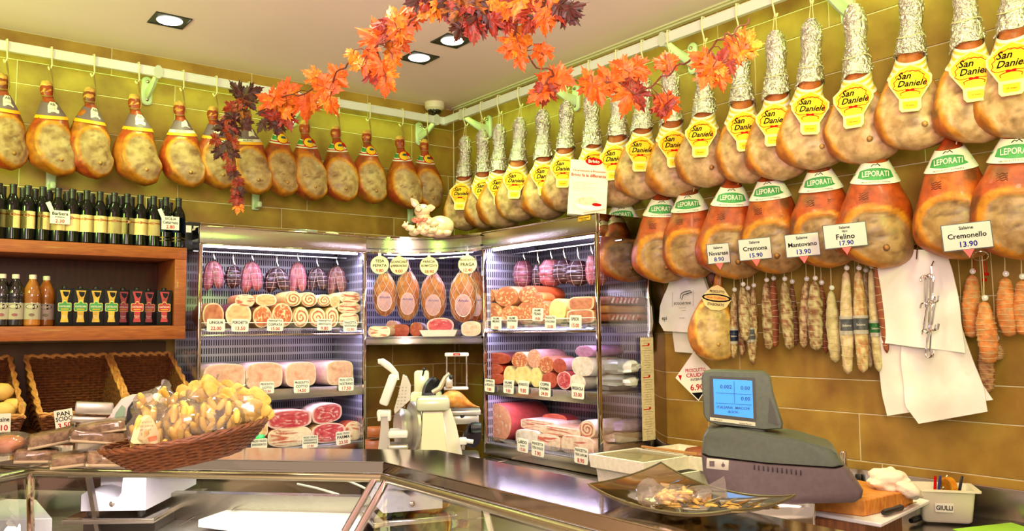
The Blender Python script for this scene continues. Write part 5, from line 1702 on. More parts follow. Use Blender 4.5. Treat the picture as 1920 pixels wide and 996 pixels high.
for k in range(21):
    tt = k/20
    x = lerp(815, 900, tt)
    hh = (1-abs(2*max(.0, tt-.0)-.75)**2*.6)*(math.sin(math.pi*min(1, tt*.93+.05))**.5)*.052*(1.-.45*smooth(.55, .9, tt))
    ring = []
    for j in range(20):
        an = 2*math.pi*j/20
        q = 1+.12*noise.noise(Vector((tt*4, math.cos(an)*1.5, math.sin(an)*1.5)))
        ring.append(b0(x, 0, 0)*Vector((1, 0, 0)).x if False else (b0(x, 766)[0], hh*1.3*q*math.cos(an), .005+hh*.98+hh*q*math.sin(an)))
        cols.append(mixc(c_(224, 128, 40), c_(240, 176, 90), noise.noise(Vector((tt*6, math.cos(an)*2, math.sin(an)*2)))+.4))
    rings.append(ring)
mb.loft(rings, col=cols); mb.build('body', HAM, b0.t, smooth=70)
for k, (px, py, w, h) in enumerate(((700, 842, 30, 34), (702, 810, 26, 18))):
    o = Q('wooden_block', ('reddish wooden block standing in the corner by the slicer', 'upper reddish wooden block in the corner by the slicer')[k], 'block', px, py+h/2, d=5.05, group='wooden blocks by the slicer')
    mb = MB(); mb.rbox((0, 0, h/2/F_PX*o.d), (w/F_PX*o.d, .1, h/F_PX*o.d), .006); mb.build('block', WOOD, o.t)

# white pig figurine with its piglets
PIG = mat('pig_ceramic', S(250, 226, 190), S(246, 206, 164), 20, .3, bump=.15, bscale=60, coat=.5)
PIGP = mat('pig_pink', S(240, 170, 150), None, rough=.35, coat=.4)
a = Q('pig_figurine', 'cream ceramic sow with red bow and piglets on the corner fridge', 'figurine', 806, 443, d=5.22)
t = a.t
sc = 1/F_PX*a.d
mb = MB()
mb.blob(a(826, 424, .03), (26*sc, 20*sc, 21*sc), 1, .06, 2, 12, 18)
mb.blob(a(798, 422, .01), (17*sc, 16*sc, 20*sc), 2, .06, 2, 12, 16)
mb.blob(a(793, 405, -.01), (13*sc, 13*sc, 14*sc), 3, .05, 2)
mb.blob(a(792, 396, -.02), (15*sc, 14*sc, 13*sc), 4, .05, 2, 12, 16)
mb.blob(a(786, 395, -.055), (7*sc, 9*sc, 6*sc), 5, .04, 2)
for px, py in ((776, 438), (808, 440), (838, 438)): mb.blob(a(px, py, -.03), (9*sc, 9*sc, 6*sc), px, .1, 2)
mb.build('body', PIG, t, smooth=60)
for (px, py, tx, ty) in ((782, 386, 771, 373), (803, 391, 816, 390)):
    p0, p1 = a(px, py, -.02), a(tx, ty, -.03)
    mb = MB(); dv = (p1-p0)
    s_ = Vector((dv.z, 0, -dv.x)).normalized()
    mb.loft([[p0+s_*6*sc, p0+Vector((0, -.008, 0)), p0-s_*6*sc, p0+Vector((0, .006, 0))], [p0.lerp(p1, .45)+s_*7*sc, p0.lerp(p1, .45)+Vector((0, -.002, 0)), p0.lerp(p1, .45)-s_*7*sc, p0.lerp(p1, .45)+Vector((0, .006, 0))], [p1+s_*1.5*sc, p1+Vector((0, -.003, 0)), p1-s_*1.5*sc, p1+Vector((0, .003, 0))]])
    mb.build('ear', PIGP, t, smooth=60)
mb = MB(); mb.lathe([(.002, -.006), (5.5*sc, -.005), (5.8*sc, .0), (5*sc, .008)], 14, a(785, 395, -.083), M=Matrix.Rotation(math.pi/2, 3, 'X')); mb.build('snout', PIGP, t)
for px, py, m_ in ((783.5, 395, BLACK), (787, 395, BLACK), (788, 388, BLACK), (799, 391, BLACK)):
    mb = MB(); mb.blob(a(px, py, -.088 if py > 393 else -.065), (.0036, .003, .0036), n=5, m=8); mb.build('eye' if py < 393 else 'nostril', m_, t)
mb = MB()
for sg in (-1, 1): mb.blob(a(789+sg*9, 414+sg*-1, -.045), (8*sc, 4*sc, 5*sc), sg+9, .2, 4)
mb.blob(a(789, 414, -.052), (3*sc, 3*sc, 3*sc)); mb.tube([a(787, 416, -.045), a(782, 424, -.06), a(785, 428, -.062)], .006, 6)
mb.build('bow', mat('bow_red', S(214, 80, 70), S(240, 170, 150), 60, .5), t)
for k, (px, py) in enumerate(((764, 427), (776, 434), (790, 434), (804, 432), (818, 436), (808, 420))):
    mb = MB(); mb.blob(a(px+5, py+3, -.07), (9*sc, 7*sc, 6*sc), k, .08, 2, 8, 10); mb.blob(a(px-3, py-1, -.085), (5.5*sc, 5*sc, 5*sc), k+5, .05, 2, 8, 10)
    mb.blob(a(px-7, py, -.095), (2.4*sc, 2.4*sc, 2*sc)); mb.blob(a(px-4, py-6, -.085), (1.6*sc, 1*sc, 3*sc)); mb.blob(a(px+1, py-5.5, -.085), (1.6*sc, 1*sc, 3*sc))
    mb.build('piglet', PIG, t, smooth=60)

# leaflet stand on the salami fridge
p0 = P(1100, 401, x=-.47)
rz = face_cam(p0, 6)
t = thing('leaflet_stand', 'white leaflet stand with red oval heading and a plate of ham, on the fridge', 'leaflet', (p0.x, p0.y, 2.228), rz)
w, h = .205, .305
Rk = Matrix.Rotation(math.radians(-8), 3, 'X') @ Matrix.Rotation(math.radians(5), 3, 'Y')
mb = MB(); mb.box((0, .012, h/2), (w, .030, h)); mb.v = [tuple(Rk @ Vector(v)) for v in mb.v]; mb.build('leaflet_block', CARD, t, smooth=0)
mb = MB()
R2 = lambda u, v, e: tuple(Rk @ Vector((u, -.003-e, v)))
def flat(poly, e, mi): mb.add([R2(u, v, e) for u, v in poly], [tuple(range(len(poly)))], mi)
el = lambda cx, cz, rx, rz_, n=24: [(cx+rx*math.cos(i*2*math.pi/n), cz+rz_*math.sin(i*2*math.pi/n)) for i in range(n)]
flat(el(.022, h-.004, .046, .021), .0016, 0)
flat([(-w/2, 0), (w/2, 0), (w/2, .125), (.03, .14), (-w/2, .105)], .0006, 1)
flat(el(.01, .05, .09, .034), .0010, 2); flat(el(.01, .053, .074, .025), .0014, 3); flat(el(-.005, .075, .055, .022), .0018, 4); flat(el(.01, .085, .03, .016), .0022, 5); flat(el(.05, .06, .026, .009), .0022, 0)
flat([(-.02, .012), (.095, .040), (.096, .034), (-.02, .006)], .0024, 6)
for k in range(6): flat([(-.09, .18-.009*k), (.05-.03*(k % 3), .18-.009*k), (.05-.03*(k % 3), .178-.009*k), (-.09, .178-.009*k)], .0012, 6)
mb.build('artwork', [INK_R, mat('leaf_beige', S(250, 234, 214), None), LABW, mat('plate_white', S(252, 246, 238), None), mat('ham_pink', S(236, 180, 150), S(246, 214, 190), 60), mat('ham_pale', S(244, 206, 180), None), mat('print_grey', S(190, 160, 150), None)], t, smooth=0)['kind'] = 'stuff'
mb = MB()
for tx, x, z, sz, mi in (('Brivio', .022, h-.012, .026, 0), ("C'\u00e8 prosciutto e Prosciutto.", 0, .240, .016, 1), ('Brivio fa la differenza.', 0, .212, .024, 1)):
    m2 = MB(); put_text(m2, tx, x, z, sz, 0, 0, bold=.02, maxw=.19)
    mb.add([R2(v[0], v[2], .003) for v in m2.v], m2.f, mi)
tag(mb.build('lettering', [CARD, INK_R], t, smooth=0), kind='stuff')
# small maker's plate on the fridge header
pcard([('Costa Impianti', .62, .5, 0), ('refrigerazione', .2, .3, 0)], (1084, 405, 1107, 414), 'x', -.5025, -math.pi/2, 'tiny yellow and black maker plate on the steel fridge header', None, round_=False, name='maker_plate', cat='sign', base=mat('plate_yellow', S(220, 170, 30), None), tilt=0)
# pieces lying on top of the ham fridge
p = P(573, 433, y=-.40); mb = MB(); mb.rbox((0, 0, .014), (.12, .09, .026), .004); o = mb.build('clear_tray', glass('tray_plastic', (.9, .92, .86, 1), .1, .1, .2), None, loc=(p.x, -.40, 2.224)); tag(o, 'small clear plastic tray lying on the steel ham fridge', 'tray')
p = P(622, 436, y=-.40); mb = MB(); mb.blob((0, 0, .012), (.05, .03, .018), 3, .3, 3, 8, 12); o = mb.build('folded_cloth', mat('cloth_cream', S(232, 214, 170), None, rough=.9), None, loc=(p.x, -.40, 2.222)); tag(o, 'small folded cream cloth lying on the steel ham fridge', 'cloth')
# paper price strip taped on the steel side
mb = MB(); mb.box((0, 0, 0), (.098, .002, .545)); pz = P(1215, 729, y=-2.085)
o = mb.build('paper_strip', mat('strip_paper', S(226, 206, 160), S(206, 186, 140), 60, .7), None, loc=(pz.x, -2.084, pz.z)); tag(o, 'long cream paper strip taped to the steel side of the fridge', 'paper strip')
mb = MB()
for k in range(40):
    z = .255-.013*k
    if k % 13 == 2: mb.box((-.012, -.0014, z), (.05, .0006, .005), 1); mb.blob((.012, -.0016, z+.006), (.008, .0008, .007), n=4, m=6, mi=1)
    else: mb.box((-.005+.004*(k % 3), -.0014, z), (.07-.012*(k % 4), .0006, .0018), 0)
tag(mb.build('print', [mat('print_brown', S(150, 124, 84), None), INK_R], o, smooth=0), kind='stuff')
# ------------------------------------------------------------------ things hanging on the tiled wall over the worktop
mb = MB(); mb.tube([(-.10, -2.25, 1.945), (-.10, -4.9, 1.945)], .008, 8)
for yy in (-2.4, -3.2, -4.0): mb.tube([(0, yy, 1.945), (-.10, yy, 1.945)], .007, 6)
tag(mb.build('salami_rail', STEEL_P), 'thin steel rail on the wall from which the dry salami hang', 'rail')
SAL = mat('dry_salami', (1, 1, 1, 1), (.70, .64, .54, 1), 34, .7, attr=True, bump=.6, bscale=60, bdist=.006, ramp=(.40, .62))


def wall_salami(label, px, y0, y1, w, c1, c2, x=-.10, lean=0., net=True, band_=None, group=None, knots=True):
    seedc[0] += 1
    s = seedc[0]*1.31
    t_, u_ = P(px, y0, x=x), P(px+lean, y1, x=x)
    h = t_.z-u_.z; r0 = w/2/F_PX*depth(t_)
    dxl = lean/F_PX*depth(t_)
    t = thing('dry_salami', label, 'salami', t_, face_cam(t_), group)
    mb = MB(); rings, cols = [], []
    n, m = 26, 16
    rad = lambda tt: r0*(math.sin(math.pi*min(1, max(0, tt*.94+.03)))**.32)*(.78+.22*smooth(0, .5, tt))
    for k in range(n+1):
        tt = k/n
        r = rad(tt) if 0 < k < n else .003
        if net: r *= 1+.05*math.cos(tt*h/.016*2*math.pi)
        ring = []
        for j in range(m):
            an = 2*math.pi*j/m
            q = 1+.12*noise.noise(Vector((math.cos(an)*1.5, math.sin(an)*1.5, tt*6+s)))
            ring.append((dxl*tt+r*q*math.cos(an), r*q*math.sin(an), -h*tt))
            cols.append(mixc(c1, c2, smooth(-.25, .3, noise.noise(Vector((math.cos(an)*2.2, math.sin(an)*2.2, tt*14+s))))))
        rings.append(ring)
    mb.loft(rings, col=cols); mb.build('casing', SAL, t, smooth=70)
    mb = MB()
    if net:
        for q in range(1, 11):
            tt = q/11; r = rad(tt)*1.05
            mb.tube([(dxl*tt+r*math.cos(a*.524), r*math.sin(a*.524), -h*(tt+.012*math.sin(a*.524+q))) for a in range(13)], .0008, 4)
    top = max(.03, 1.945-t_.z)
    mb.tube([(0, 0, -.012), (.003, -.002, top*.4), (0, .0, top+.002), (.004, .009, top+.009)], .0018, 4)
    mb.build('string', TWINE, t)
    if knots:
        mb = MB(); mb.lathe([(.007, -.002), (.011, 0), (.007, .002)], 12, (.004, -.012, .012), M=Matrix.Rotation(math.pi/2, 3, 'X')); mb.build('seal', mat('clear_seal', S(210, 205, 190), None, rough=.2, coat=.5), t)
    if band_:
        za, zb, cm, txt = band_
        mb = MB()
        for k, (q0, q1, mi) in enumerate(((za, za+.028, 0), (za+.03, zb-.04, 1), (zb-.038, zb, 0))):
            up = [Vector((dxl*q0+(rad(q0)*1.08)*math.cos(a*.2618), rad(q0)*1.08*math.sin(a*.2618), -h*q0)) for a in range(25)]
            lo = [Vector((dxl*q1+(rad(q1)*1.08)*math.cos(a*.2618), rad(q1)*1.08*math.sin(a*.2618), -h*q1)) for a in range(25)]
            strip_mesh(mb, up, lo, mi)
        b_ = mb.build('paper_band', [LAB_W, cm], t)
        mb = MB(); rr = rad((za+zb)/2)*1.1
        put_text(mb, txt, dxl*(za+zb)/2, -h*(za+zb)/2-.004, .013, conform=lambda u, v: -math.sqrt(max(1e-6, rr*rr-(u-dxl*(za+zb)/2)**2))-.001, maxw=rr*1.3)
        tag(mb.build('lettering', [LAB_W], b_, smooth=0), kind='stuff')
    return t


GRY, BRN, RED_, CRM, ORG = c_(206, 190, 140), c_(140, 82, 44), c_(150, 70, 36), c_(216, 196, 140), c_(222, 128, 50)
BLUE_ = mat('band_blue', S(40, 56, 90), S(30, 40, 66), 30, .5); BANDG = mat('band_grey', S(90, 92, 96), S(130, 128, 124), 40, .5)
g1 = 'thin dry salami in the bunch by the small ham'
for px, y0, y1, w, c1, c2, x, ln, bd, lab in ((1376, 548, 672, 15, CRM, BRN, -.13, -4, (.55, .78, BLUE_, 'Salame'), 'thin salami with blue paper band next to the small ham'), (1392, 538, 640, 20, GRY, BRN, -.16, 3, None, 'thickest mouldy salami in front of the banded pair'),
        (1401, 545, 684, 17, BRN, CRM, -.12, 6, (.50, .70, BANDG, 'Cacciatore'), 'thin dark salami with white and grey band'), (1412, 540, 660, 15, BRN, CRM, -.10, -2, None, 'thin plain salami at the back of the banded bunch'), (1388, 556, 668, 14, RED_, CRM, -.08, 0, None, 'thin reddish salami almost hidden in the banded bunch')):
    wall_salami(lab, px, y0, y1, w, c1, c2, x, ln, band_=bd, group=g1)
g2 = 'dry salami in the brown bunch'
for px, y0, y1, w, c1, c2, x, ln, lab in ((1436, 530, 656, 21, BRN, GRY, -.12, 2, 'brown salami at the edge of the brown bunch beside the banded ones'), (1449, 527, 652, 18, RED_, BRN, -.10, 0, 'dark red salami in the middle of the brown bunch'), (1470, 528, 656, 22, GRY, BRN, -.14, 6, 'greenish mouldy salami in front of the brown bunch'), (1484, 533, 648, 14, c_(90, 50, 30), BRN, -.08, 4, 'dark thin salami behind the greenish one')):
    wall_salami(lab, px, y0, y1, w, c1, c2, x, ln, group=g2)
g3 = 'corded salami'
for px, y0, y1, w, c1, c2, x, ln, lab in ((1511, 528, 652, 20, CRM, BRN, -.10, -8, 'corded salami leaning behind the brown corded one'), (1527, 527, 658, 29, BRN, GRY, -.14, -1, 'fat brown corded salami with wound string'), (1539, 535, 662, 18, BRN, RED_, -.09, 4, 'brown corded salami half hidden by the fat one'), (1558, 545, 680, 25, GRY, CRM, -.13, 3, 'grey green ringed salami next to the long banded pair')):
    wall_salami(lab, px, y0, y1, w, c1, c2, x, ln, group=g3)
g4 = 'long pale salami with printed bands'
for px, y0, y1, w, c1, c2, x, ln, bd, lab in ((1586, 508, 702, 25, CRM, c_(226, 196, 160), -.14, -4, (.44, .62, BANDG, 'Salame'), 'long pale salami with black and white band, beside the ringed one'), (1609, 508, 699, 25, CRM, c_(196, 130, 70), -.14, 1, (.44, .62, BANDG, 'Salame'), 'long pale salami with black and white band, second of the pair'),
        (1633, 505, 697, 20, GRY, CRM, -.12, 6, (.50, .66, GREEN, 'Salame'), 'greyish salami with green printed band next to the white bags'), (1640, 490, 662, 14, RED_, BRN, -.15, 14, None, 'thin red curved sausage hanging over the white bags edge'), (1622, 512, 690, 16, GRY, BRN, -.08, 2, None, 'thin grey salami behind the long banded pair')):
    wall_salami(lab, px, y0, y1, w, c1, c2, x, ln, band_=bd, group=g4)
g5 = 'orange salami beyond the white bags'
OR2 = c_(206, 160, 104)
for px, y0, y1, w, c1, c2, x, ln, lab in ((1822, 515, 634, 34, ORG, OR2, -.10, -6, 'orange salami nearest the white bags'), (1845, 565, 682, 35, ORG, OR2, -.16, 4, 'orange salami hanging lowest in front of the others'), (1845, 640, 737, 28, OR2, BRN, -.08, 2, 'pale mouldy salami tail below the front one'), (1866, 640, 676, 24, OR2, BRN, -.07, 2, 'short mouldy salami stub behind the front one'),
        (1884, 520, 632, 36, ORG, OR2, -.12, 2, 'orange corded salami second from the frame edge'), (1915, 525, 630, 32, ORG, OR2, -.12, 0, 'orange corded salami cut by the frame edge'), (1802, 600, 632, 16, BRN, OR2, -.07, 0, 'small brown sausage tip peeping out by the white bags')):
    wall_salami(lab, px, y0, y1, w, c1, c2, x, ln, group=g5)
for k, (px, py) in enumerate(((1827, 508), (1850, 514), (1846, 525))):
    p = P(px, py, x=-.10); mb = MB(); mb.rbox((0, 0, 0), (.018, .012, .012), .003); mb.tube([(0, 0, 0), (0, .0, 1.945-p.z)], .0015, 4)
    o = mb.build('red_clip', INK_R, None, loc=p); tag(o, ('red plastic clip over the orange salami nearest the bags', 'upper red plastic clip over the lowest orange salami', 'lower red clip between the orange salami')[k], 'clip', 'red clips')

# small whole ham with a cream and red label
ST_P = [(0, .016, .016, 0), (-.03, .022, .02, 0), (-.06, .022, .022, .0), (-.10, .045, .04, -.004), (-.16, .075, .06, -.010), (-.24, .105, .075, -.012), (-.32, .118, .08, -.006), (-.38, .105, .075, .004), (-.42, .07, .05, .012), (-.435, .006, .006, .014)]
p = P(1348, 512, x=-.14)
t = thing('small_cured_ham', 'small whole ham with a diamond cream label hanging beside the carrier bags', 'ham', p, face_cam(p))
t.rotation_euler = (0, math.radians(7), face_cam(p))
ham_body(ST_P, (.015, -.29, .09, .13), 91, S(216, 130, 50), S(236, 180, 80), S(200, 168, 100), S(140, 100, 56), knob=(.03, -.35, .012), border=.14).build('body', HAM, t, smooth=70)
mb = MB(); mb.blob((-.03, .01, -.02), (.026, .024, .04), 5, .2, 3); mb.build('trotter', mat('trotter_dark'), t)
mb = MB()
rh = [(0, .062), (.03, .048), (.072, -.005), (.05, -.045), (.02, -.062), (-.02, -.062), (-.05, -.045), (-.072, -.005), (-.03, .048)]
conform_poly(mb, rh, .0, -.125, ST_P, .012, 0, y=-.068)
conform_poly(mb, [(.070*math.cos(i*.449), .020*math.sin(i*.449)) for i in range(14)], 0, -.127, ST_P, 0, 1, y=-.0695); conform_poly(mb, [(.060*math.cos(i*.449), .013*math.sin(i*.449)) for i in range(14)], 0, -.127, ST_P, 0, 2, y=-.071)
l = mb.build('label', [LAB_C, INK_K, mat('label_gold2', S(214, 160, 60), None)], t, smooth=0)
mb = MB()
put_text(mb, 'PROSCIUTTO', 0, -.102, .017, y=-.0700, bold=.02, maxw=.07); put_text(mb, 'Gran Tradizione', 0, -.131, .014, y=-.0725, mi=1, maxw=.09); put_text(mb, 'STAGIONATO', 0, -.165, .018, y=-.0700, bold=.02, maxw=.08)
tag(mb.build('lettering', [INK_K, INK_R], l, smooth=0), kind='stuff')
mb = MB(); mb.tube([(0, 0, 1.945-p.z), (.006, -.02, .02), (.01, -.03, -.06)], .0025, 5); mb.build('twine', TWINE, t)

# plastic bags
BAGW = mat('bag_white', S(250, 244, 234), S(240, 230, 214), 6, .35, bump=.25, bscale=14, bdist=.01, coat=.2)


def sheet(name, left, right, x, m, parent=None, amp=.006, rows=16, cols=12, thick=.004, sd=0, wave=0.):
    """A hanging sheet between two edge lines given at places of the photograph on the plane x."""
    def along(poly, t):
        k = t*(len(poly)-1); i = min(int(k), len(poly)-2); f = k-i
        return (lerp(poly[i][0], poly[i+1][0], f), lerp(poly[i][1], poly[i+1][1], f))
    mb = MB(); F_, B_ = [], []
    org = P(*left[0], x=x)
    for i in range(rows+1):
        a, b_ = along(left, i/rows), along(right, i/rows)
        for j in range(cols+1):
            t = j/cols
            p = P(lerp(a[0], b_[0], t), lerp(a[1], b_[1], t), x=x)-org
            dn = amp*noise.noise(Vector((p.y*9, p.z*7, sd)))*2+wave*math.sin(t*9+sd)*(i/rows)
            F_.append(p+Vector((dn-thick/2, 0, 0))); B_.append(p+Vector((dn+thick/2, 0, 0)))
    n = cols+1
    fs = [(i*n+j, i*n+j+1, (i+1)*n+j+1, (i+1)*n+j) for i in range(rows) for j in range(cols)]
    k0 = len(F_)
    fb = [tuple(k0+q for q in reversed(f)) for f in fs]
    rim = [j for j in range(n)]+[i*n+cols for i in range(1, rows+1)]+[rows*n+j for j in range(cols-1, -1, -1)]+[i*n for i in range(rows-1, 0, -1)]
    side = [(rim[q], k0+rim[q], k0+rim[(q+1) % len(rim)], rim[(q+1) % len(rim)]) for q in range(len(rim))]
    mb.add(F_+B_, fs+fb+side)
    return mb.build(name, m, parent, smooth=40, loc=None if parent else org), org


t = thing('carrier_bags', 'pad of white printed carrier bags hanging on the wall beside the small ham', 'bag', P(1285, 505, x=-.05))
o, org = sheet('bag_front', [(1262, 512), (1252, 545), (1240, 575), (1238, 605), (1246, 621)], [(1318, 512), (1330, 545), (1335, 575), (1328, 605), (1308, 624)], -.06, BAGW, None, sd=2, thick=.02)
o.parent = t; o.location = org-t.location
o2, org2 = sheet('bag_lower', [(1262, 600), (1262, 630), (1266, 660)], [(1318, 600), (1318, 630), (1322, 664)], -.03, BAGW, None, sd=5)
o2.parent = t; o2.location = org2-t.location
mb = MB()
for tx, px, py, sz in (('ECOCARTENE', 1281, 571, .018), ('epi', 1247, 600, .030), ('sacchetto ecologico', 1281, 578, .006), ('non disperdere', 1283, 583, .005), ('15 SG', 1279, 522, .014), ('www.ecologico', 1280, 597, .006)):
    p = P(px, py, x=-.09)-t.location
    m2 = MB(); put_text(m2, tx, 0, 0, sz, bold=.015)
    rot_ = math.radians(22) if tx == '15 SG' else 0
    mb.add([(p.x-.006, p.y-(v[0]*math.cos(rot_)-v[2]*math.sin(rot_)), p.z+v[2]*math.cos(rot_)+v[0]*math.sin(rot_)) for v in m2.v], m2.f)
def stroke(pts, r=.002): mb.tube([P(px, py, x=-.096)-t.location for px, py in pts], r, 4)
stroke([(1275, 560), (1277, 551), (1284, 547), (1294, 545), (1297, 548), (1288, 551), (1281, 553), (1278, 562)]); stroke([(1261, 548), (1261, 576), ], .0008); stroke([(1300, 545), (1300, 574)], .0008)
tag(mb.build('lettering', INK_K, t, smooth=0), kind='stuff')

t = thing('shopping_bags', 'thick bundle of plain white plastic bags hanging from a rail hook', 'bag', P(1700, 465, x=-.14))
for nm, lf, rt_, x, sd in (('bag_top', [(1643, 466), (1646, 505), (1649, 570), (1653, 643)], [(1775, 470), (1786, 505), (1800, 580), (1811, 662)], -.150, 1), ('bag_middle', [(1650, 600), (1646, 690), (1655, 745), (1663, 780)], [(1790, 560), (1813, 650), (1840, 715), (1862, 750)], -.115, 3), ('bag_back', [(1690, 600), (1690, 690), (1700, 760), (1722, 795)], [(1800, 600), (1825, 680), (1845, 730), (1852, 772)], -.132, 6)):
    o, org = sheet(nm, lf, rt_, x, BAGW, None, sd=sd, amp=.008, wave=.006)
    o.parent = t; o.location = org-t.location
mb = MB(); q0 = P(1720, 468, x=-.15)-t.location
mb.tube([q0+Vector((.0, 0, .05)), q0+Vector((.03, 0, .06)), q0, q0-Vector((.01, 0, .04))], .003, 6); mb.build('hook', CHROME, t)
# steel S-hooks linked in bunches before the bags
def s_hook(p, h, lean, label):
    mb = MB(); r = .012
    pts = [(-r*2.2, 0, -.012)]+[(-r-r*math.cos(math.pi*k/6)*1.1, 0, -.004+r*math.sin(math.pi*k/6)) for k in range(7)]+[(lean*.3, 0, -h*.3), (lean*.7, 0, -h*.7)]+[(lean+r+r*math.cos(math.pi+math.pi*k/6), 0, -h-r*math.sin(math.pi*k/6)) for k in range(7)]+[(lean+r*2.2, 0, -h+.014)]
    mb.tube(pts, .0036, 7)
    o = mb.build('s_hook', CHROME, None, loc=p); o.rotation_euler = (0, 0, -math.pi/2+math.radians(rnd.uniform(-35, 35))); tag(o, label, 'hook', 'steel hooks linked before the white bags')
for bi, (px, y0, y1, ln, n) in enumerate(((1742, 518, 562, -.008, 4), (1746, 568, 614, -.018, 4), (1742, 620, 664, -.016, 2))):
    p0, p1 = P(px, y0, x=-.20), P(px, y1, x=-.20)
    for k in range(n):
        s_hook(p0+Vector((-.006*k, .008*(k-n/2), -.003*k)), p0.z-p1.z, ln, ORD[k]+' steel hook of the '+('top', 'middle', 'lowest')[bi]+' bunch hanging in front of the white bags')
mb = MB(); p0 = P(1746, 500, x=-.19); mb.tube([p0+Vector((.05, 0, .02)), p0+Vector((.02, 0, .02)), p0, p0-Vector((0, 0, .045)), p0-Vector((.01, 0, .05))], .004, 6)
tag(mb.build('wall_peg', CHROME), 'bent steel peg holding the linked hooks over the white bags', 'hook')

# salami price cards on wire holders
for k, (box, lines, lab) in enumerate((((1328, 457, 1366, 494), [('Salame', .82, .17, 0), ('Novarese', .52, .30, 0), ('8.90', .20, .30, 2)], 'Novarese 8.90'), ((1388, 447, 1443, 487), [('Salame', .84, .18, 0), ('Cremona', .54, .30, 0), ('15.90', .20, .30, 2)], 'Cremona 15.90'), ((1476, 438, 1533, 481), [('Salame', .84, .18, 0), ('Mantovano', .54, .28, 0), ('13.90', .20, .30, 2)], 'Mantovano 13.90'),
        ((1549, 419, 1620, 464), [('Salame', .86, .16, 0), ('tipo', .70, .14, 0), ('Felino', .46, .32, 0), ('17.90', .18, .28, 2)], 'Felino 17.90'), ((1774, 418, 1852, 468), [('Salame', .84, .18, 0), ('Cremonello', .54, .28, 0), ('13.90', .20, .30, 2)], 'Cremonello 13.90'))):
    px, py = (box[0]+box[2])/2, (box[1]+box[3])/2
    p = P(px, py, x=-.37); sc = depth(p)/F_PX
    o = card(lines, (box[2]-box[0])*sc*1.04, (box[3]-box[1])*sc*.96, p, face_cam(p, 6), 'grey-white card reading Salame '+lab+' before the broad hams', 'salami price cards', round_=False, tilt=-4, name='salami_card', base=mat('card_grey', S(182, 176, 168), None, rough=.5))
    hh = (box[3]-box[1])*sc*.48
    mb = MB(); mb.box((0, .004, 0), ((box[2]-box[0])*sc*1.04+.006, .004, hh*2+.006)); mb.build('backing', BLACK, o, smooth=0)
    mb = MB(); mb.prism([(-.018, -hh-.002), (.018, -hh-.002), (0, -hh-.032)], 'y', -.002, .002); mb.build('pointer', mat('pointer_red', S(236, 50, 34), None, rough=.4), o, smooth=0)
    mb = MB(); mb.tube([(0, .003, -hh), (0, .006, -hh-.03), (0, .15, 1.945-p.z-.02), (0, .27, 1.945-p.z)], .0018, 5); mb.build('wire_holder', STEEL_P, o)
mb = MB()
mb.tube([(.05*math.cos(a*.314), 0, .05*math.sin(a*.314)) for a in range(21)], .0025, 5)
p = P(1838, 470, x=-.3); o = mb.build('key_ring', STEEL_P, None, loc=p+Vector((0, 0, -.02))); o.rotation_euler = (.9, 0, face_cam(p)); o.scale = (.5, .5, .5); tag(o, 'dark steel ring hanging under the Cremonello card', 'ring')
# diamond sign for the whole ham
p = P(1305, 706, x=-.06); sc = depth(p)/F_PX
dm = 37*sc*1.30
o = card([('PROSCIUTTO', .63, .10, 1, .44), ('CRUDO', .53, .11, 1, .44), ('INTERO', .44, .065, 0, .4), ('6.90', .285, .17, 1, .3)], dm*1.75, 92*sc, p, face_cam(p, 4), 'diamond-shaped white sign reading Prosciutto Crudo Intero 6.90', None, poly=[(0, 46*sc), (38*sc, 0), (0, -46*sc), (-38*sc, 0)], name='diamond_sign', cat='sign', tilt=-4)
mb = MB(); mb.prism([(-11*sc, -30*sc), (11*sc, -30*sc), (0, -43*sc)], 'y', -.0022, -.0016); mb.build('pointer', INK_K, o, smooth=0)
mb = MB(); mb.prism([(-33*sc, 5*sc), (-26*sc, 4*sc), (-29*sc, -6*sc)], 'y', -.0022, -.0016); mb.build('pointer', INK_R, o, smooth=0)
mb = MB(); mb.tube([(0, .003, 40*sc), (0, .03, 60*sc), (0, .045, 1.945-p.z-.15)], .0016, 4); mb.build('hanger', STEEL_P, o)
# ------------------------------------------------------------------ glass serving counter
ZC_ = 1.15
C0 = Vector((-1.97, -2.475, 0)); L1 = Vector((-2.95, -1.417, 0)); R1 = Vector((-1.985, -4.7, 0)); L2 = L1+Vector((-.81, -.59, 0)).normalized()*1.6
dL = (L1-C0).normalized(); dR = (R1-C0).normalized(); dF = (L2-L1).normalized()
nL = Vector((.733, .680, 0)); nR = Vector((1, -.005, 0)); nF = Vector((-.59, .81, 0))
nC = (nL+nR).normalized(); nC = nC/nC.dot(nL)      # mitre at the corner
nE = (nL+nF).normalized(); nE = nE/nE.dot(nL)
TOPS = mat('counter_steel', S(206, 196, 180), S(190, 180, 166), 50, .10, 1., stretch=(1, 1, 12), bump=.02)
t = thing('serving_counter', 'angled steel and glass serving counter with polished top ledge', 'counter', (C0.x, C0.y, 0))
O_ = C0.copy()


def seg(name, q0, q1, z0, z1, m, par=t, ends=('E', 'C', 'R')):
    """Band along the whole front between offsets q0 (outer) and q1 (inner), one part per straight run."""
    outs = []
    for nm, A, nA, B, nB in (('L', L1, nE, C0, nC), ('R', C0, nC, R1, nR), ('F', L2, nF, L1, nE)):
        mb = MB()
        poly = [A+nA*q0, B+nB*q0, B+nB*q1, A+nA*q1]
        mb.loft([[Vector((p.x, p.y, z))-O_ for p in poly] for z in (z0, z1)])
        outs.append(mb.build(name, m, par, smooth=0))
    return outs


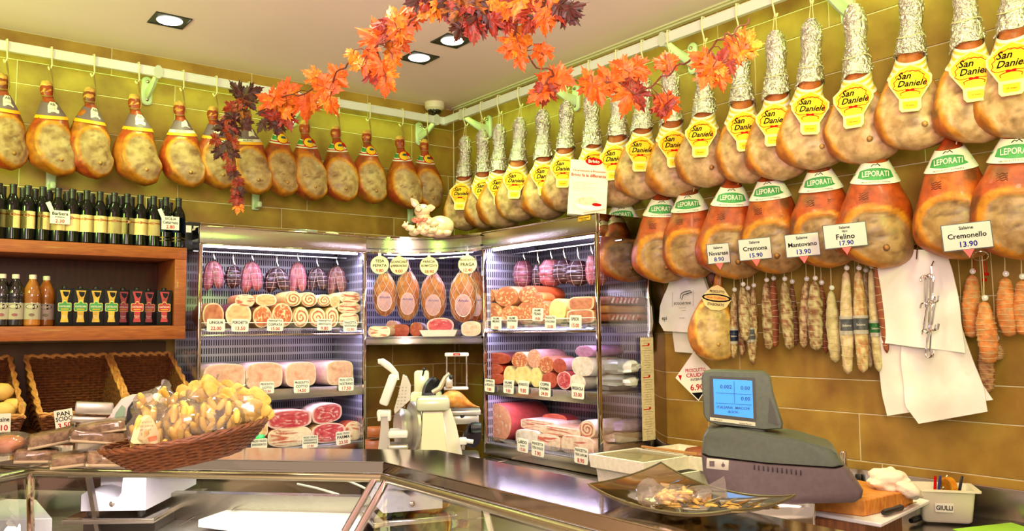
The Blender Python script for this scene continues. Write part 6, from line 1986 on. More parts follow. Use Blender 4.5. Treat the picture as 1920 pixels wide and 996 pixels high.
seg('top_ledge', 0, .31, ZC_-.004, ZC_, TOPS)
seg('fascia', -.004, .012, ZC_-.036, ZC_-.0042, MIRR)
seg('fascia_lip', -.008, .004, ZC_-.040, ZC_-.036, STEEL_P)
for A, nA, B, nB in ((L1, nE, C0, nC), (C0, nC, R1, nR), (L2, nF, L1, nE)):
    mb = MB(); mb.tube([A-nA*.004+Vector((0, 0, ZC_-.058))-O_, B-nB*.004+Vector((0, 0, ZC_-.058))-O_], .0155, 14); mb.build('bumper_tube', mat('bumper_satin', S(176, 168, 138), None, rough=.22, metal=.9), t)
    # front glass leaning out towards the customers, its foot on the deck
    mb = MB()
    ring = lambda e: [A-nA*(.0+e)+Vector((0, 0, ZC_-.07))-O_, B-nB*(.0+e)+Vector((0, 0, ZC_-.07))-O_, B-nB*(.30+e)+Vector((0, 0, .78))-O_, A-nA*(.30+e)+Vector((0, 0, .78))-O_]
    mb.loft([ring(0), ring(.006)]); mb.build('front_glass', glass('counter_glass', (.96, .98, .96, 1), .01, .02, edge=.28), t, smooth=0)
    mb = MB()
    ring = lambda q0, q1, z: [A+nA*q0+Vector((0, 0, z))-O_, B+nB*q0+Vector((0, 0, z))-O_, B+nB*q1+Vector((0, 0, z))-O_, A+nA*q1+Vector((0, 0, z))-O_]
    mb.loft([ring(-.30, .62, .745), ring(-.30, .62, .78)]); mb.build('deck', mat('deck_steel', S(200, 190, 182), S(180, 170, 162), 30, .34, .85), t, smooth=0)
    mb = MB(); mb.loft([ring(-.34, .60, 0.), ring(-.34, .60, .745)]); mb.build('base', STEEL, t, smooth=0)
    mb = MB(); mb.loft([ring(.60, .66, .78), ring(.60, .66, .90)]); mb.build('rear_rail', STEEL, t, smooth=0)
for A, nA in ((L1, nE), (C0, nC)):
    for s_ in ((-.03, .03) if A is C0 else (0,)):
        dd = dL if s_ < 0 else -dR if False else (dR if s_ > 0 else Vector((0, 0, 0)))
        off = dd*abs(s_)
        mb = MB(); mb.tube([A+off-nA*.004+Vector((0, 0, ZC_-.06))-O_, A+off-nA*.30+Vector((0, 0, .78))-O_], .013, 10); mb.build('glass_post', CHROME, t)
for A, nA in ((L1-dL*.09, nL), (C0+dR*.30, nR)):
    mb = MB(); q = A+nA*.20
    mb.tube([q+Vector((0, 0, ZC_-.02))-O_, q+nA*.10+Vector((0, 0, .80))-O_], .014, 4, cap=True); mb.build('shelf_support', STEEL, t, smooth=0)
for A, B, nn in ((L1, C0, nL), (C0, R1, nR)):
    for k, f in enumerate((.5,)):
        mid = (A+B)/2+nn*.10+Vector((0, 0, 1.095))
        lg = lamp('AREA', 'counter_light', mid, 22, (1.0, .92, .95), (B-A).length*.8, size_y=.03)
        lg.rotation_euler = (0, 0, math.atan2((B-A).y, (B-A).x))
    a_, b_ = A.lerp(B, .08)+nn*.09, A.lerp(B, .92)+nn*.09
    mb = MB(); mb.tube([a_+Vector((0, 0, 1.108))-O_, b_+Vector((0, 0, 1.108))-O_], .008, 8); mb.build('light_tube', mat('counter_tube', (1, .93, .96, 1), None, emit=5.), t)

# rear glass of the counter would be open: white boards, scales and knives lie on the deck
PE = mat('white_board', S(250, 242, 238), None, rough=.5)
Z0 = .78


def slab(name, label, cat, pts, z, th, m, r=.006, group=None):
    """Flat board whose top corners are seen at four places of the photograph."""
    P4 = [P(px, py, z=z) for px, py in pts]
    c = sum(P4, Vector())/4
    mb = MB()
    rings = []
    for zz, k in ((-th, .985), (-th+.003, 1), (-.003, 1), (0, .985)):
        rings.append([(p-c)*k+Vector((0, 0, zz)) for p in P4])
    mb.loft(rings)
    o = mb.build(name, m, None, smooth=0, loc=c)
    return tag(o, label, cat, group)


slab('cutting_board', 'large white cutting board under the glass beside the first scale', 'cutting board', [(372, 974), (494, 932), (712, 934), (664, 1010)], .83, .035, PE)
slab('cutting_board', 'white cutting board at the edge of the frame under the glass', 'cutting board', [(-40, 976), (-10, 935), (68, 937), (98, 972)], .87, .07, PE)
slab('cutting_board', 'white cutting board under the sloping glass near the till side', 'cutting board', [(872, 957), (900, 940), (1130, 975), (1190, 1020)], .83, .035, PE)
TR = mat('tray_steel', S(200, 190, 180), None, rough=.15, metal=1.)


def counter_scale(label, px, py, z, w, dp, turn, tray_w):
    p = P(px, py, z=z)
    t = thing('counter_scale', label, 'scale', (p.x, p.y, Z0), face_cam(p, turn), 'white scales inside the counter')
    zz = z-Z0
    mb = MB(); mb.rbox((0, dp/2-.02, zz-.012), (tray_w, dp+.06, .022), .004); mb.build('tray', TR, t)
    mb = MB(); mb.box((0, dp/2, (zz-.02)/2), (tray_w*.8, dp*.8, zz-.024)); mb.build('plinth', mat('plinth_dark', S(60, 54, 50), None, rough=.4), t, smooth=0)
    H = .135
    prof = [(-w/2, .0), (-w/2, H*.50), (-w*.42, H*.60), (-w*.30, H*.62), (-w*.15, H*.54), (-w*.02, H*.40), (w*.08, H*.42), (w*.12, H*.55), (w*.14, H), (w/2, H), (w/2, 0)]
    mb = MB(); mb.prism(prof, 'y', .0, dp, c=(0, 0, zz+.022)); mb.build('housing', mat('scale_white', S(236, 224, 232), None, rough=.35), t, smooth=30)
    mb = MB(); mb.rbox((0, dp*.62, zz+.022+H*.75), (w*.96, dp*.72, H*.46), .006); mb.build('rear_housing', mat('scale_white'), t)
    mb = MB(); mb.blob((-.005, -.002, zz+.022+H*.22), (.012, .006, .012), n=6, m=12); mb.build('screw', CHROME, t)
    for sx in (-1, 1):
        for yy in (.03, dp-.04):
            mb = MB(); mb.lathe([(.015, 0), (.017, .012), (.014, .022)], 12, (sx*(w/2-.03), yy, zz)); mb.build('foot', BLACK, t)
    mb = MB(); mb.rbox((0, dp*.5, zz+.022+H+.008), (w*1.5, dp*.95, .012), .004); mb.build('weighing_plate', TR, t)


counter_scale('white weighing scale on a steel tray under the glass, with a single screw', 212, 968, .86, .27, .60, -24, .38)
counter_scale('grey-white weighing scale behind the corner post of the counter', 775, 968, .86, .25, .30, 14, .36)


def knife(label, pa_, pb, pc, z, cat='knife', hm=BLACK, group=None, r=.011):
    a_, b_, c2 = P(*pa_, z=z), P(*pb, z=z), P(*pc, z=z)
    t = thing('knife', label, cat, a_, 0, group)
    mb = MB(); mb.tube([Vector((0, 0, 0)), (b_-a_)*.15, (b_-a_)*.5, (b_-a_)*.9, (b_-a_)], [r*.7, r, r*.85, r, r*.6], 8); mb.build('handle', hm, t)
    mb = MB(); s_ = (c2-b_); n_ = Vector((-s_.y, s_.x, 0)).normalized()*.011
    mb.loft([[b_-a_+n_+Vector((0, 0, .001)), b_-a_-n_+Vector((0, 0, .001)), b_-a_-n_-Vector((0, 0, .001)), b_-a_+n_-Vector((0, 0, .001))], [c2-a_+n_*.2+Vector((0, 0, .001)), c2-a_-n_*.2+Vector((0, 0, .001)), c2-a_-n_*.2-Vector((0, 0, .001)), c2-a_+n_*.2-Vector((0, 0, .001))]])
    mb.build('knife_blade', CHROME, t, smooth=0)


knife('knife with red and dark handle lying on the large white board', (463, 932), (447, 948), (434, 958), .843, hm=mat('handle_red', S(170, 70, 50), S(60, 50, 56), 60, .4))
knife('long thin carving knife with black handle on the deck beside the scale', (420, 938), (392, 952), (338, 984), .80)
# back of the counter: towel rolls and wires seen through the glass
for k, (x0, y0, x1, y1) in enumerate(((558, 908, 698, 955), (610, 893, 700, 925))):
    pts = [P(lerp(x0, x1, f), lerp(y0, y1, f)-6*math.sin(f*3.1), z=.85) for f in (0, .25, .5, .75, 1)]
    mb = MB(); mb.tube([q-pts[0] for q in pts], .006, 8)
    o = mb.build('white_cable', WHITE, None, loc=pts[0]); tag(o, ('longer white cable running behind the large cutting board', 'shorter white cable under the counter ledge')[k], 'cable', 'white cables in the counter')

# ------------------------------------------------------------------ bread, basket and clamps on the ledge
FILM = glass('cellophane', (.97, .95, .90, 1), .08, .08, .06, (1, .96, .88, 1))
CRUM = mat('seed_bread', S(170, 138, 104), S(112, 84, 60), 50, .7, bump=.4, bscale=80)
for k, (px, py, w, h, dd, lab) in enumerate(((70, 853, 76, 25, 0, 'packet of sliced seed bread at the bottom, next to the bun'), (137, 854, 74, 24, 0, 'packet of sliced seed bread in the middle of the lower layer'), (205, 853, 78, 26, .0, 'packet of sliced seed bread touching the wicker basket'), (98, 834, 80, 25, .03, 'packet of seed bread lying on the two lower ones'), (185, 830, 96, 24, .05, 'packet of seed bread in the middle layer by the basket'), (190, 812, 84, 22, .06, 'topmost packet of seed bread'))):
    base = ZC_+.002 if py > 845 else None
    d0 = 3.02+dd if px > 100 else 3.12+dd
    a = Q('bread_packet', lab, 'bread', px, py, d=d0, group='seed bread packets on the ledge')
    if base: a.t.location.z = base
    sc = a.d/F_PX
    tl = math.radians((4, -3, 5, -9, 8, -6)[k])
    M_ = Matrix.Rotation(tl, 3, 'Y')
    mb = MB(); mb.rbox((0, .0, h*sc*.58), (w*sc*.94, .13, h*sc*.80), .010, M=M_); mb.build('bread', CRUM, a.t)
    mb = MB(); mb.rbox((0, -.0, h*sc*.14), (w*sc, .13, h*sc*.22), .004, M=M_); mb.build('pale_crust', mat('bread_side', S(216, 196, 158), None, rough=.6), a.t)
    mb = MB(); mb.blob((0, 0, h*sc*.5), (w*sc*.54, .078, h*sc*.56), k, .10, 5, 10, 20, power=.4, M=M_); mb.build('wrapper', glass('bread_film', (.98, .97, .94, 1), .10, .04), a.t, smooth=25)
a = Q('bread_bun', 'glossy brown bun in film at the edge of the counter ledge', 'bread', 12, 850, d=3.1)
mb = MB(); mb.blob((0, 0, .032), (.062, .06, .034), 3, .1, 2); mb.build('bun', mat('bun_crust', S(206, 126, 56), S(180, 96, 36), 10, .35), a.t)
mb = MB(); mb.blob((.01, 0, .034), (.085, .075, .045), 6, .15, 4, 10, 16); mb.build('wrapper', FILM, a.t, smooth=25)

# wicker basket tilted on the ledge
a = Q('wicker_bread_basket', 'oval wicker basket filled with bags of yellow bread sticks on the counter ledge', 'basket', 358, 862, d=2.86)
t = a.t
sc = a.d/F_PX
tilt = Matrix.Rotation(math.radians(-9), 3, 'Y')
RXo, RYo, HB = 146*sc, .20, .085


def bowl(s_, tt):
    an = 2*math.pi*s_
    k = .60+.40*tt**.7
    return Vector((RXo*k*math.cos(an), RYo*k*math.sin(an), HB*tt)), Vector((math.cos(an), math.sin(an), 0))


mb = MB(); weave(mb, lambda s_, tt: (tilt @ bowl(s_, tt)[0], tilt @ bowl(s_, tt)[1]), 15, 32, .0048, .004)
tag(mb.build('weave', WICK, t, smooth=60), kind='stuff')
mb = MB()
for ph in (0, 2.1, 4.2):
    mb.tube([tilt @ (bowl(q/72, 1)[0]+Vector((.006*math.cos(q*1.1+ph), 0, .006+.006*math.sin(q*1.1+ph)))) for q in range(73)], .006, 5)
mb.build('rim', WICK, t, smooth=60)
mb = MB(); mb.lathe([(.002, .004), (.6, .004), (.6, .010), (.002, .010)], 28); mb.v = [tuple(tilt @ Vector((x*RXo, y*RYo, z))) for x, y, z in mb.v]; mb.build('bottom', WICK, t)
STK = mat('breadstick', S(240, 206, 110), S(222, 172, 64), 30, .55, bump=.2)
STK2 = mat('biscuit_pale', S(236, 204, 104), S(212, 168, 66), 30, .5)
for k, (px, py, rx, rz_, dy, m_, lab, n) in enumerate(((290, 800, 40, 46, -.05, STK, 'bag of short bread sticks with a cream label at the front of the basket', 26), (345, 795, 40, 46, -.06, STK, 'bag of bread sticks in the middle of the basket', 26), (400, 790, 50, 44, -.06, STK2, 'bag of pale biscuits in front, with loose pieces', 26),
        (452, 768, 46, 36, .0, STK2, 'bag of flat yellow biscuits at the raised end of the basket', 34), (400, 765, 56, 40, .09, STK2, 'bag of long yellow flatbreads standing at the back of the basket', 24), (300, 765, 46, 34, .08, STK, 'shiny bag with a gathered top at the back of the basket', 16))):
    p = a(px, py, dy)
    o = thing('biscuit_bag', lab, 'bread bag', a.t.location+Matrix.Rotation(a.t.rotation_euler.z, 3, 'Z') @ p, a.t.rotation_euler.z, 'bags in the wicker basket')
    rr = random.Random(k+3)
    mb = MB()
    rx_, rz2 = rx*sc, rz_*sc
    for q in range(n):
        an, rad = rr.uniform(0, 6.28), math.sqrt(rr.random())*.78
        c = Vector((rx_*rad*math.cos(an), -.02+rr.uniform(-.05, .03), rz2*rad*math.sin(an)))
        if k in (3, 4):
            M_ = Matrix.Rotation(rr.uniform(.5, 1.1), 3, 'Y') @ Matrix.Rotation(rr.uniform(-.4, .4), 3, 'X')
            mb.blob(c, (.078 if k == 4 else .044, .006, .024), q, .06, 3, 6, 14, power=.55, M=M_)
        else:
            dv = Vector((rr.uniform(-.5, .5), rr.uniform(-.4, .2), rr.uniform(.5, 1))).normalized()*(.030 if k != 2 else .024)
            mb.tube([c-dv, c-dv*.5, c+dv*.5, c+dv], [.006, .012, .012, .006], 7)
    tag(mb.build('biscuits', m_, o, smooth=50), kind='stuff')
    mb = MB(); mb.blob((0, -.015, 0), (rx_*1.02, .075, rz2*1.02), k+4, .22, 3.2, 14, 20)
    mb.tube([(0, .02, rz2*.9), (.01, .02, rz2*1.1), (.02, .01, rz2*1.22)], [.02, .008, .022], 8)
    mb.build('wrapper', FILM, o, smooth=20)
p = a(273, 812, -.15)
o = Q('basket_label', 'cream hang label with orange sticker standing before the bread sticks', 'label', 273, 833, d=2.70)
mb = MB(); mb.prism(o.poly([(247, 827), (252, 806), (262, 785), (270, 779), (280, 780), (286, 790), (297, 815), (298, 834), (252, 831)]), 'y', -.002, .002); mb.build('card', mat('label_ivory', S(240, 222, 160), None, rough=.5), o.t, smooth=0)
mb = MB(); mb.prism(o.poly([(276, 821), (292, 818), (293, 826), (279, 829)]), 'y', -.0035, -.002); mb.build('sticker', mat('sticker_orange', S(250, 130, 40), None), o.t, smooth=0)
mb = MB()
for k in range(4): put_text(mb, ('Tarallini', 'olio extra', 'vergine', 'g 300')[k], *[o(272, 794+7*k)[q] for q in (0, 2)], .012, y=-.0026)
tag(mb.build('lettering', mat('label_print', S(150, 130, 90), None), o.t, smooth=0), kind='stuff')

# steel clamp and pale display back behind the bread
a = Q('steel_clamp', 'grey steel slicing clamp standing behind the bread packets', 'clamp', 178, 800, d=3.35)
mb = MB(); mb.rbox(a(176, 766, 0), (64*a.d/F_PX, .06, 22*a.d/F_PX), .006, M=Matrix.Rotation(math.radians(5), 3, 'Y')); mb.build('upper_block', SLG, a.t)
mb = MB(); mb.rbox(a(168, 786, 0), (60*a.d/F_PX, .05, 12*a.d/F_PX), .006, M=Matrix.Rotation(math.radians(5), 3, 'Y')); mb.build('lower_block', SLG, a.t)
mb = MB(); mb.tube([a(208, 772, -.02), a(204, 782, -.03), a(190, 795, -.03)], .006, 6); mb.build('lever', CHROME, a.t)
mb = MB(); mb.tube([a(142, 784, 0), a(140, 800, 0), a(138, 830, 0)], .010, 6); mb.build('rod', CHROME, a.t)
mb = MB(); mb.rbox(a(172, 826, .02), (52*a.d/F_PX, .10, 56*a.d/F_PX), .01); mb.build('stand', SLG, a.t)
a = Q('scale_display', 'white and pale green back of a scale display behind the basket', 'display', 240, 840, d=3.25)
mb = MB(); mb.loft([[a(x, y, dy) for x, y in ((206, 800), (212, 770), (226, 750), (246, 742), (280, 742), (290, 760), (280, 800))] for dy in (-.04, .05)]); mb.build('shell', WHITE, a.t, smooth=30)
mb = MB(); mb.loft([[a(x, y, dy) for x, y in ((212, 796), (218, 772), (228, 758), (234, 764), (230, 796))] for dy in (-.05, -.041)]); mb.build('green_panel', mat('pale_green', S(150, 186, 150), None, rough=.3), a.t, smooth=0)
mb = MB(); mb.loft([[a(x, y, dy) for x, y in ((234, 796), (238, 764), (246, 752), (256, 752), (254, 796))] for dy in (-.05, -.041)]); mb.build('dark_panel', BLACK, a.t, smooth=0)
mb = MB(); mb.tube([a(246, 795, 0), a(246, 880, 0)], .022, 12); mb.build('pole', SLG, a.t)

# ------------------------------------------------------------------ till scale with blue display
POSG = mat('scale_green_grey', S(88, 96, 78), S(80, 88, 72), 60, .42)
POSP = mat('scale_purple_grey', S(106, 90, 90), S(98, 82, 82), 60, .45)
a = Q('till_scale', 'grey-green shop scale with blue display towards the operator', 'scale', 1440, 934, d=2.86)
t = a.t; sc = a.d/F_PX
up = [(1327, 818), (1335, 806), (1370, 803), (1420, 808), (1500, 820), (1552, 835), (1562, 842), (1572, 862), (1560, 866), (1440, 862), (1330, 852), (1323, 848)]
lo = [(1323, 849), (1330, 853), (1440, 863), (1560, 867), (1573, 863), (1603, 905), (1600, 918), (1588, 926), (1480, 934), (1400, 930), (1352, 926), (1338, 917), (1325, 885)]
lid = [(1328, 816), (1336, 805), (1370, 801), (1420, 806), (1500, 818), (1555, 834), (1562, 841), (1500, 829), (1420, 817), (1360, 813)]


def rounded_slab(pts, d0, d1, m, name, inset=.04, par=t):
    c = sum((a(*q) for q in pts), Vector())/len(pts)
    mb = MB(); rings = []
    for y, k in ((d0, 1-inset*1.6), (d0+.004, 1-inset*.9), (d0+.014, 1-inset*.35), (d0+.035, 1), (d1-.035, 1), (d1-.012, 1-inset*.35), (d1, 1-inset)):
        rings.append([Vector(((a(*q)-c).x*k+c.x, y, (a(*q)-c).z*k+c.z)) for q in pts])
    mb.loft(rings)
    return mb.build(name, m, par, smooth=40)


rounded_slab(up, -.10, .17, POSG, 'upper_shell'); rounded_slab(lo, -.105, .175, POSP, 'lower_shell'); rounded_slab(lid, -.095, .165, POSG, 'lid', .02)
mb = MB()
for k in range(11):
    q = a(1418+8*k, 869+.7*k, -.107); mb.rbox(q, (.004, .006, .016), .001, M=Matrix.Rotation(.45, 3, 'Y') if False else None)
for k in range(9):
    q = a(1472+6*k, 927-.6*k, -.098); mb.rbox(q, (.003, .006, .008), .001)
tag(mb.build('vent', BLACK, t), kind='stuff')
mb = MB(); mb.rbox(a(1353, 866, -.105), (40*sc, .006, 19*sc), .002, M=Matrix.Rotation(math.radians(4), 3, 'Y')); st = mb.build('sticker', mat('sticker_grey', S(206, 200, 176), None, rough=.4), t)
mb = MB(); mb.box(a(1343, 865, -.110), (9*sc, .001, 10*sc)); mb.lathe([(.004*.6, 0), (.006, .001)], 10, a(1363, 867, -.109), M=Matrix.Rotation(math.pi/2, 3, 'X')); mb.tube([a(1363, 867, -.1095), a(1363, 861, -.1095)], .001, 4); mb.build('symbol', POSP, st, smooth=0)
mb = MB(); mb.rbox(a(1400, 808, .03), (80*sc, .14, 14*sc), .012); mb.build('neck', mat('scale_dark', S(70, 70, 62), None, rough=.5), t)
mb = MB(); mb.rbox(a(1462, 968, .04), (120*sc, .16, 90*sc), .01); mb.build('pedestal', STEEL_P, t)
hp = [(1325, 710), (1330, 698), (1345, 694), (1440, 697), (1452, 706), (1457, 740), (1472, 795), (1470, 803), (1440, 806), (1350, 798), (1334, 792), (1327, 780)]
rounded_slab(hp, -.05, .06, POSG, 'display_head', .03)
mb = MB(); mb.loft([[a(x, y, -.052-.002*k) for x, y in ((1342, 706), (1424, 709), (1424, 790), (1341, 783))] for k in (0, 1)]); mb.build('bezel', mat('bezel_dark', S(60, 60, 52), None, rough=.4), t, smooth=0)
scr = mat('screen_blue', S(70, 160, 246), None, rough=.2, emit=.55)
mb = MB(); mb.loft([[a(x, y, -.0545-.001*k) for x, y in ((1348, 711), (1419, 714), (1419, 784), (1348, 777))] for k in (0, 1)]); sc_ = mb.build('screen', scr, t, smooth=0)
mb = MB()
for tx, px, py, sz in (('0.002', 1371, 729, .018), ('0.00', 1406, 731, .018), ('0.00', 1406, 751, .018), ('ITALIANA  MACCHI', 1383, 767, .0125), ('-BOOK-', 1383, 774.5, .0115)):
    put_text(mb, tx, *[a(px, py)[q] for q in (0, 2)], sz, y=-.0568, rot=math.radians(-2), bold=.01, maxw=.125)
mb.tube([a(1386, 715, -.0565), a(1386, 756, -.0565)], .0006, 4); mb.tube([a(1352, 737, -.0565), a(1417, 740, -.0565)], .0006, 4); mb.tube([a(1352, 756, -.0565), a(1417, 759, -.0565)], .0006, 4)
tag(mb.build('lettering', mat('screen_ink', S(16, 50, 120), None), sc_, smooth=0), kind='stuff')
mb = MB(); mb.loft([[a(x, y, -.0535-.001*k) for x, y in ((1340, 783), (1422, 791), (1422, 798), (1340, 789))] for k in (0, 1)]); nb = mb.build('name_strip', mat('strip_ivory', S(220, 216, 180), None, rough=.4), t, smooth=0)
mb = MB(); put_text(mb, 'BILANCE', *[a(1355, 789)[q] for q in (0, 2)], .007, y=-.056, rot=math.radians(-5)); put_text(mb, 'Italiana Macchi', *[a(1404, 795)[q] for q in (0, 2)], .007, y=-.056, rot=math.radians(-5)); tag(mb.build('lettering', INK_K, nb, smooth=0), kind='stuff')
mb = MB(); mb.loft([[a(x, y, dy) for x, y in ((1445, 790), (1449, 745), (1456, 765), (1463, 797))] for dy in (-.052, -.05)]); mb.build('side_recess', mat('scale_dark'), t, smooth=0)

# ------------------------------------------------------------------ glass platter on the ledge
PLG = glass('platter_glass', (.80, .74, .56, 1), .03, .12, .22, S(120, 104, 56))
cs = [P(1103, 920, z=1.185), P(1240, 890, z=1.165), P(1492, 942, z=1.185), P(1372, 988, z=1.165)]
cc = sum(cs, Vector())/4
t = thing('glass_platter', 'curved amber glass platter with wire trim on the counter ledge', 'platter', (cc.x, cc.y, ZC_))
mb = MB(); n = 14; top, bot = [], []
for i in range(n+1):
    for j in range(n+1):
        u, v = i/n, j/n
        p = (cs[0].lerp(cs[3], v)).lerp(cs[1].lerp(cs[2], v), u)-cc
        p.z = .008+.034*(abs(2*v-1)**2.2)+.010*(abs(2*u-1)**2)
        top.append(p); bot.append(p-Vector((0, 0, .006)))
m_ = n+1
fs = [(i*m_+j, (i+1)*m_+j, (i+1)*m_+j+1, i*m_+j+1) for i in range(n) for j in range(n)]
rim = [j for j in range(m_)]+[i*m_+n for i in range(1, m_)]+[n*m_+j for j in range(n-1, -1, -1)]+[i*m_ for i in range(n-1, 0, -1)]
mb.add(top+bot, fs+[tuple(q+m_*m_ for q in reversed(f)) for f in fs]+[(rim[q], rim[(q+1) % len(rim)], rim[(q+1) % len(rim)]+m_*m_, rim[q]+m_*m_) for q in range(len(rim))])
mb.build('platter', PLG, t, smooth=40)
mb = MB(); mb.tube([top[q]+Vector((0, 0, .001)) for q in rim]+[top[rim[0]]], .0022, 6); mb.build('rim', mat('platter_rim', S(120, 112, 76), None, rough=.2, metal=.5), t)
for k in range(8):
    f = .22+.09*k
    mb = MB(); q0 = (cs[1].lerp(cs[2], f))-cc; q1 = (cs[0].lerp(cs[3], f))-cc
    mb.tube([q0.lerp(q1, s_)+Vector((0, 0, -q0.lerp(q1, s_).z+.012+.034*(abs(2*f-1)**2.2))) for s_ in (.02, .2, .40)], .0028, 6); mb.build('wire', CHROME, t)
a = Q('bagged_pasta', 'small gathered cellophane bag of pale dried pasta on the glass platter', 'bag', 1258, 952, z=1.162)
a.t.location.z = ZC_+.012
mb = MB()
rr = random.Random(5)
for q in range(34):
    an, rad = rr.uniform(0, 6.28), math.sqrt(rr.random())
    c = Vector((.01+.055*rad*math.cos(an), .03*rad*math.sin(an), .012+.03*rr.random()))
    dv = Vector((rr.uniform(-1, 1), rr.uniform(-1, 1), rr.uniform(-.4, .4))).normalized()*.014
    mb.tube([c-dv, c, c+dv], [.004, .006, .004], 6)
tag(mb.build('pasta', mat('dried_pasta', S(236, 200, 110), S(216, 170, 80), 30, .6), a.t), kind='stuff')
mb = MB(); mb.blob((.0, 0, .028), (.068, .045, .030), 3, .3, 4, 10, 16); mb.blob((-.055, 0, .035), (.034, .034, .036), 9, .25, 4, 10, 14); mb.tube([(.06, 0, .03), (.10, .02, .045), (.14, .02, .05)], [.028, .012, .03], 8); mb.build('wrapper', FILM, a.t, smooth=20)
a2 = Q('dry_herbs', 'small heap of dry golden leaves on the glass platter', 'herbs', 1345, 955, z=1.164)
a2.t.location.z = ZC_+.014
mb = MB()
for q in range(26):
    M_ = Matrix.Rotation(rr.uniform(0, 6), 3, 'Z') @ Matrix.Rotation(rr.uniform(-.6, .6), 3, 'X')
    mb.blob((rr.uniform(-.12, .14), rr.uniform(-.04, .04), .006+.012*rr.random()), (.020, .007, .003), q, .3, 3, 4, 8, M=M_)
tag(mb.build('leaves', mat('dry_leaf', S(196, 150, 60), S(110, 100, 40), 40, .6), a2.t), kind='stuff')

# ------------------------------------------------------------------ boards, tub, knives on the worktop
BLK = mat('butcher_block', S(226, 150, 62), S(196, 112, 36), 14, .45, stretch=(6, 2, 2), ramp=(.35, .65), detail=6)
BLKD = mat('walnut_block', S(150, 90, 42), S(110, 60, 26), 10, .5, stretch=(8, 8, 1), ramp=(.35, .65), detail=6)
slab('wooden_slab', 'brown grained wooden block under the white board on the worktop', 'block', [(1380, 957), (1622, 982), (1690, 956), (1470, 930)], .955, .079, BLKD)
slab('cutting_board', 'thin white board between the two wooden blocks on the worktop', 'cutting board', [(1400, 940), (1652, 982), (1743, 938), (1570, 900)], .970, .014, PE)
slab('chopping_block', 'thick honey-coloured butcher block with the towel on it', 'chopping block', [(1450, 920), (1619, 939), (1711, 919), (1570, 893)], 1.025, .054, BLK)
a = Q('towel', 'crumpled white towel lying on the butcher block', 'towel', 1675, 925, d=3.06)
mb = MB(); mb.blob(a(1668, 903, .0), (38*a.d/F_PX, .06, 24*a.d/F_PX), 4, .26, 2.6, 26, 36); mb.blob(a(1698, 914, -.02), (26*a.d/F_PX, .05, 15*a.d/F_PX), 9, .25, 2.6, 16, 24, M=Matrix.Rotation(.5, 3, 'Y'))
mb.build('cloth', mat('towel_cotton', S(246, 228, 200), None, rough=.95, bump=.6, bscale=120), a.t, smooth=60)
knife('black-handled knife lying on the thin white board', (1656, 962), (1692, 951), (1718, 942), .985, group=None, r=.012)
knife('black-handled knife on the steel beside the white tub', (1708, 977), (1738, 966), (1790, 955), .888, r=.013)
a = Q('plastic_tub', 'white plastic tub with tape and pens, lettered on its front', 'tub', 1778, 982, z=.878, turn=10)
t = a.t; sc = a.d/F_PX
mb = MB()
wt, wb = 52*sc, 43*sc
rr_ = lambda hx, hy, z: [(qx*(hx-.012)+.012*math.cos(math.radians(a0+30*i)), .075+qy*(hy-.012)+.012*math.sin(math.radians(a0+30*i)), z) for qx, qy, a0 in ((1, 1, 0), (-1, 1, 90), (-1, -1, 180), (1, -1, 270)) for i in range(4)]
Ht = 62*sc
mb.loft([rr_(wb*.92, .062, 0), rr_(wb, .068, .008), rr_(wt*.94, .08, Ht*.94), rr_(wt*1.12, .094, Ht*.95), rr_(wt*1.12, .094, Ht), rr_(wt*.92, .078, Ht), rr_(wb*.9, .06, .012)], cap=True)
mb.build('tub', mat('tub_plastic', S(240, 228, 198), None, rough=.35), t, smooth=40)
mb = MB(); mb.box((-.012, -.0035+.001, Ht*.48), (.062, .001, .034)); lb = mb.build('label', CARD, t, smooth=0); lb.rotation_euler = (math.radians(6), 0, 0)
mb = MB(); put_text(mb, 'GIULLI', -.012, Ht*.48-.008, .024, y=-.0045, maxw=.056, bold=.02); tag(mb.build('lettering', INK_K, lb, smooth=0), kind='stuff')
q = t.location+Matrix.Rotation(t.rotation_euler.z, 3, 'Z') @ Vector((.016, .05, Ht*1.02))
mb = MB(); mb.lathe([(.030, -.010), (.038, -.010), (.038, .010), (.030, .010), (.030, -.010)], 24, M=Matrix.Rotation(math.pi/2, 3, 'Y') @ Matrix.Identity(3))
o = mb.build('tape_roll', mat('tape_amber', S(222, 150, 30), S(196, 110, 20), 20, .25), None, loc=q); o.rotation_euler = (0, 0, t.rotation_euler.z+.5); tag(o, 'amber roll of sticky tape standing in the white tub', 'tape')
for k, (dx, m_, lab) in enumerate(((-.035, RED_ if False else INK_R, 'red pen leaning in the white tub'), (-.022, mat('pen_blue', S(40, 50, 110), None, rough=.3), 'dark blue pen leaning in the white tub'), (.05, BLACK, 'black marker leaning over the tub edge'), (-.005, mat('pen_steel', S(180, 176, 170), None, rough=.2, metal=1.), 'steel scissors handle in the white tub'))):
    q = t.location+Matrix.Rotation(t.rotation_euler.z, 3, 'Z') @ Vector((dx, .05, .02))
    mb = MB(); mb.tube([(0, 0, 0), (.01, .0, Ht*.8), (.016+.01*k, .0, Ht*1.16)], [.005, .006, .005], 7); o = mb.build('pen', m_, None, loc=q); tag(o, lab, 'pen', 'pens in the white tub')
slab('green_paper', 'bright green sheet of paper on the worktop corner', 'paper', [(1786, 992), (1896, 980), (1960, 1000), (1850, 1020)], .884, .003, mat('paper_green', S(166, 222, 60), None, rough=.5))
p = P(1582, 870, x=-.08); mb = MB(); mb.lathe([(.016, -.25), (.016, .05), (.013, .055), (.002, .056)], 14); o = mb.build('tap_post', CHROME, None, loc=p); tag(o, 'short chrome post on the worktop behind the till scale', 'tap')
p = P(1609, 900, x=-.03); mb = MB(); mb.rbox((0, 0, 0), (.02, .02, .05), .004); o = mb.build('socket', BLACK, None, loc=p); tag(o, 'small dark fitting on the steel upstand', 'socket')
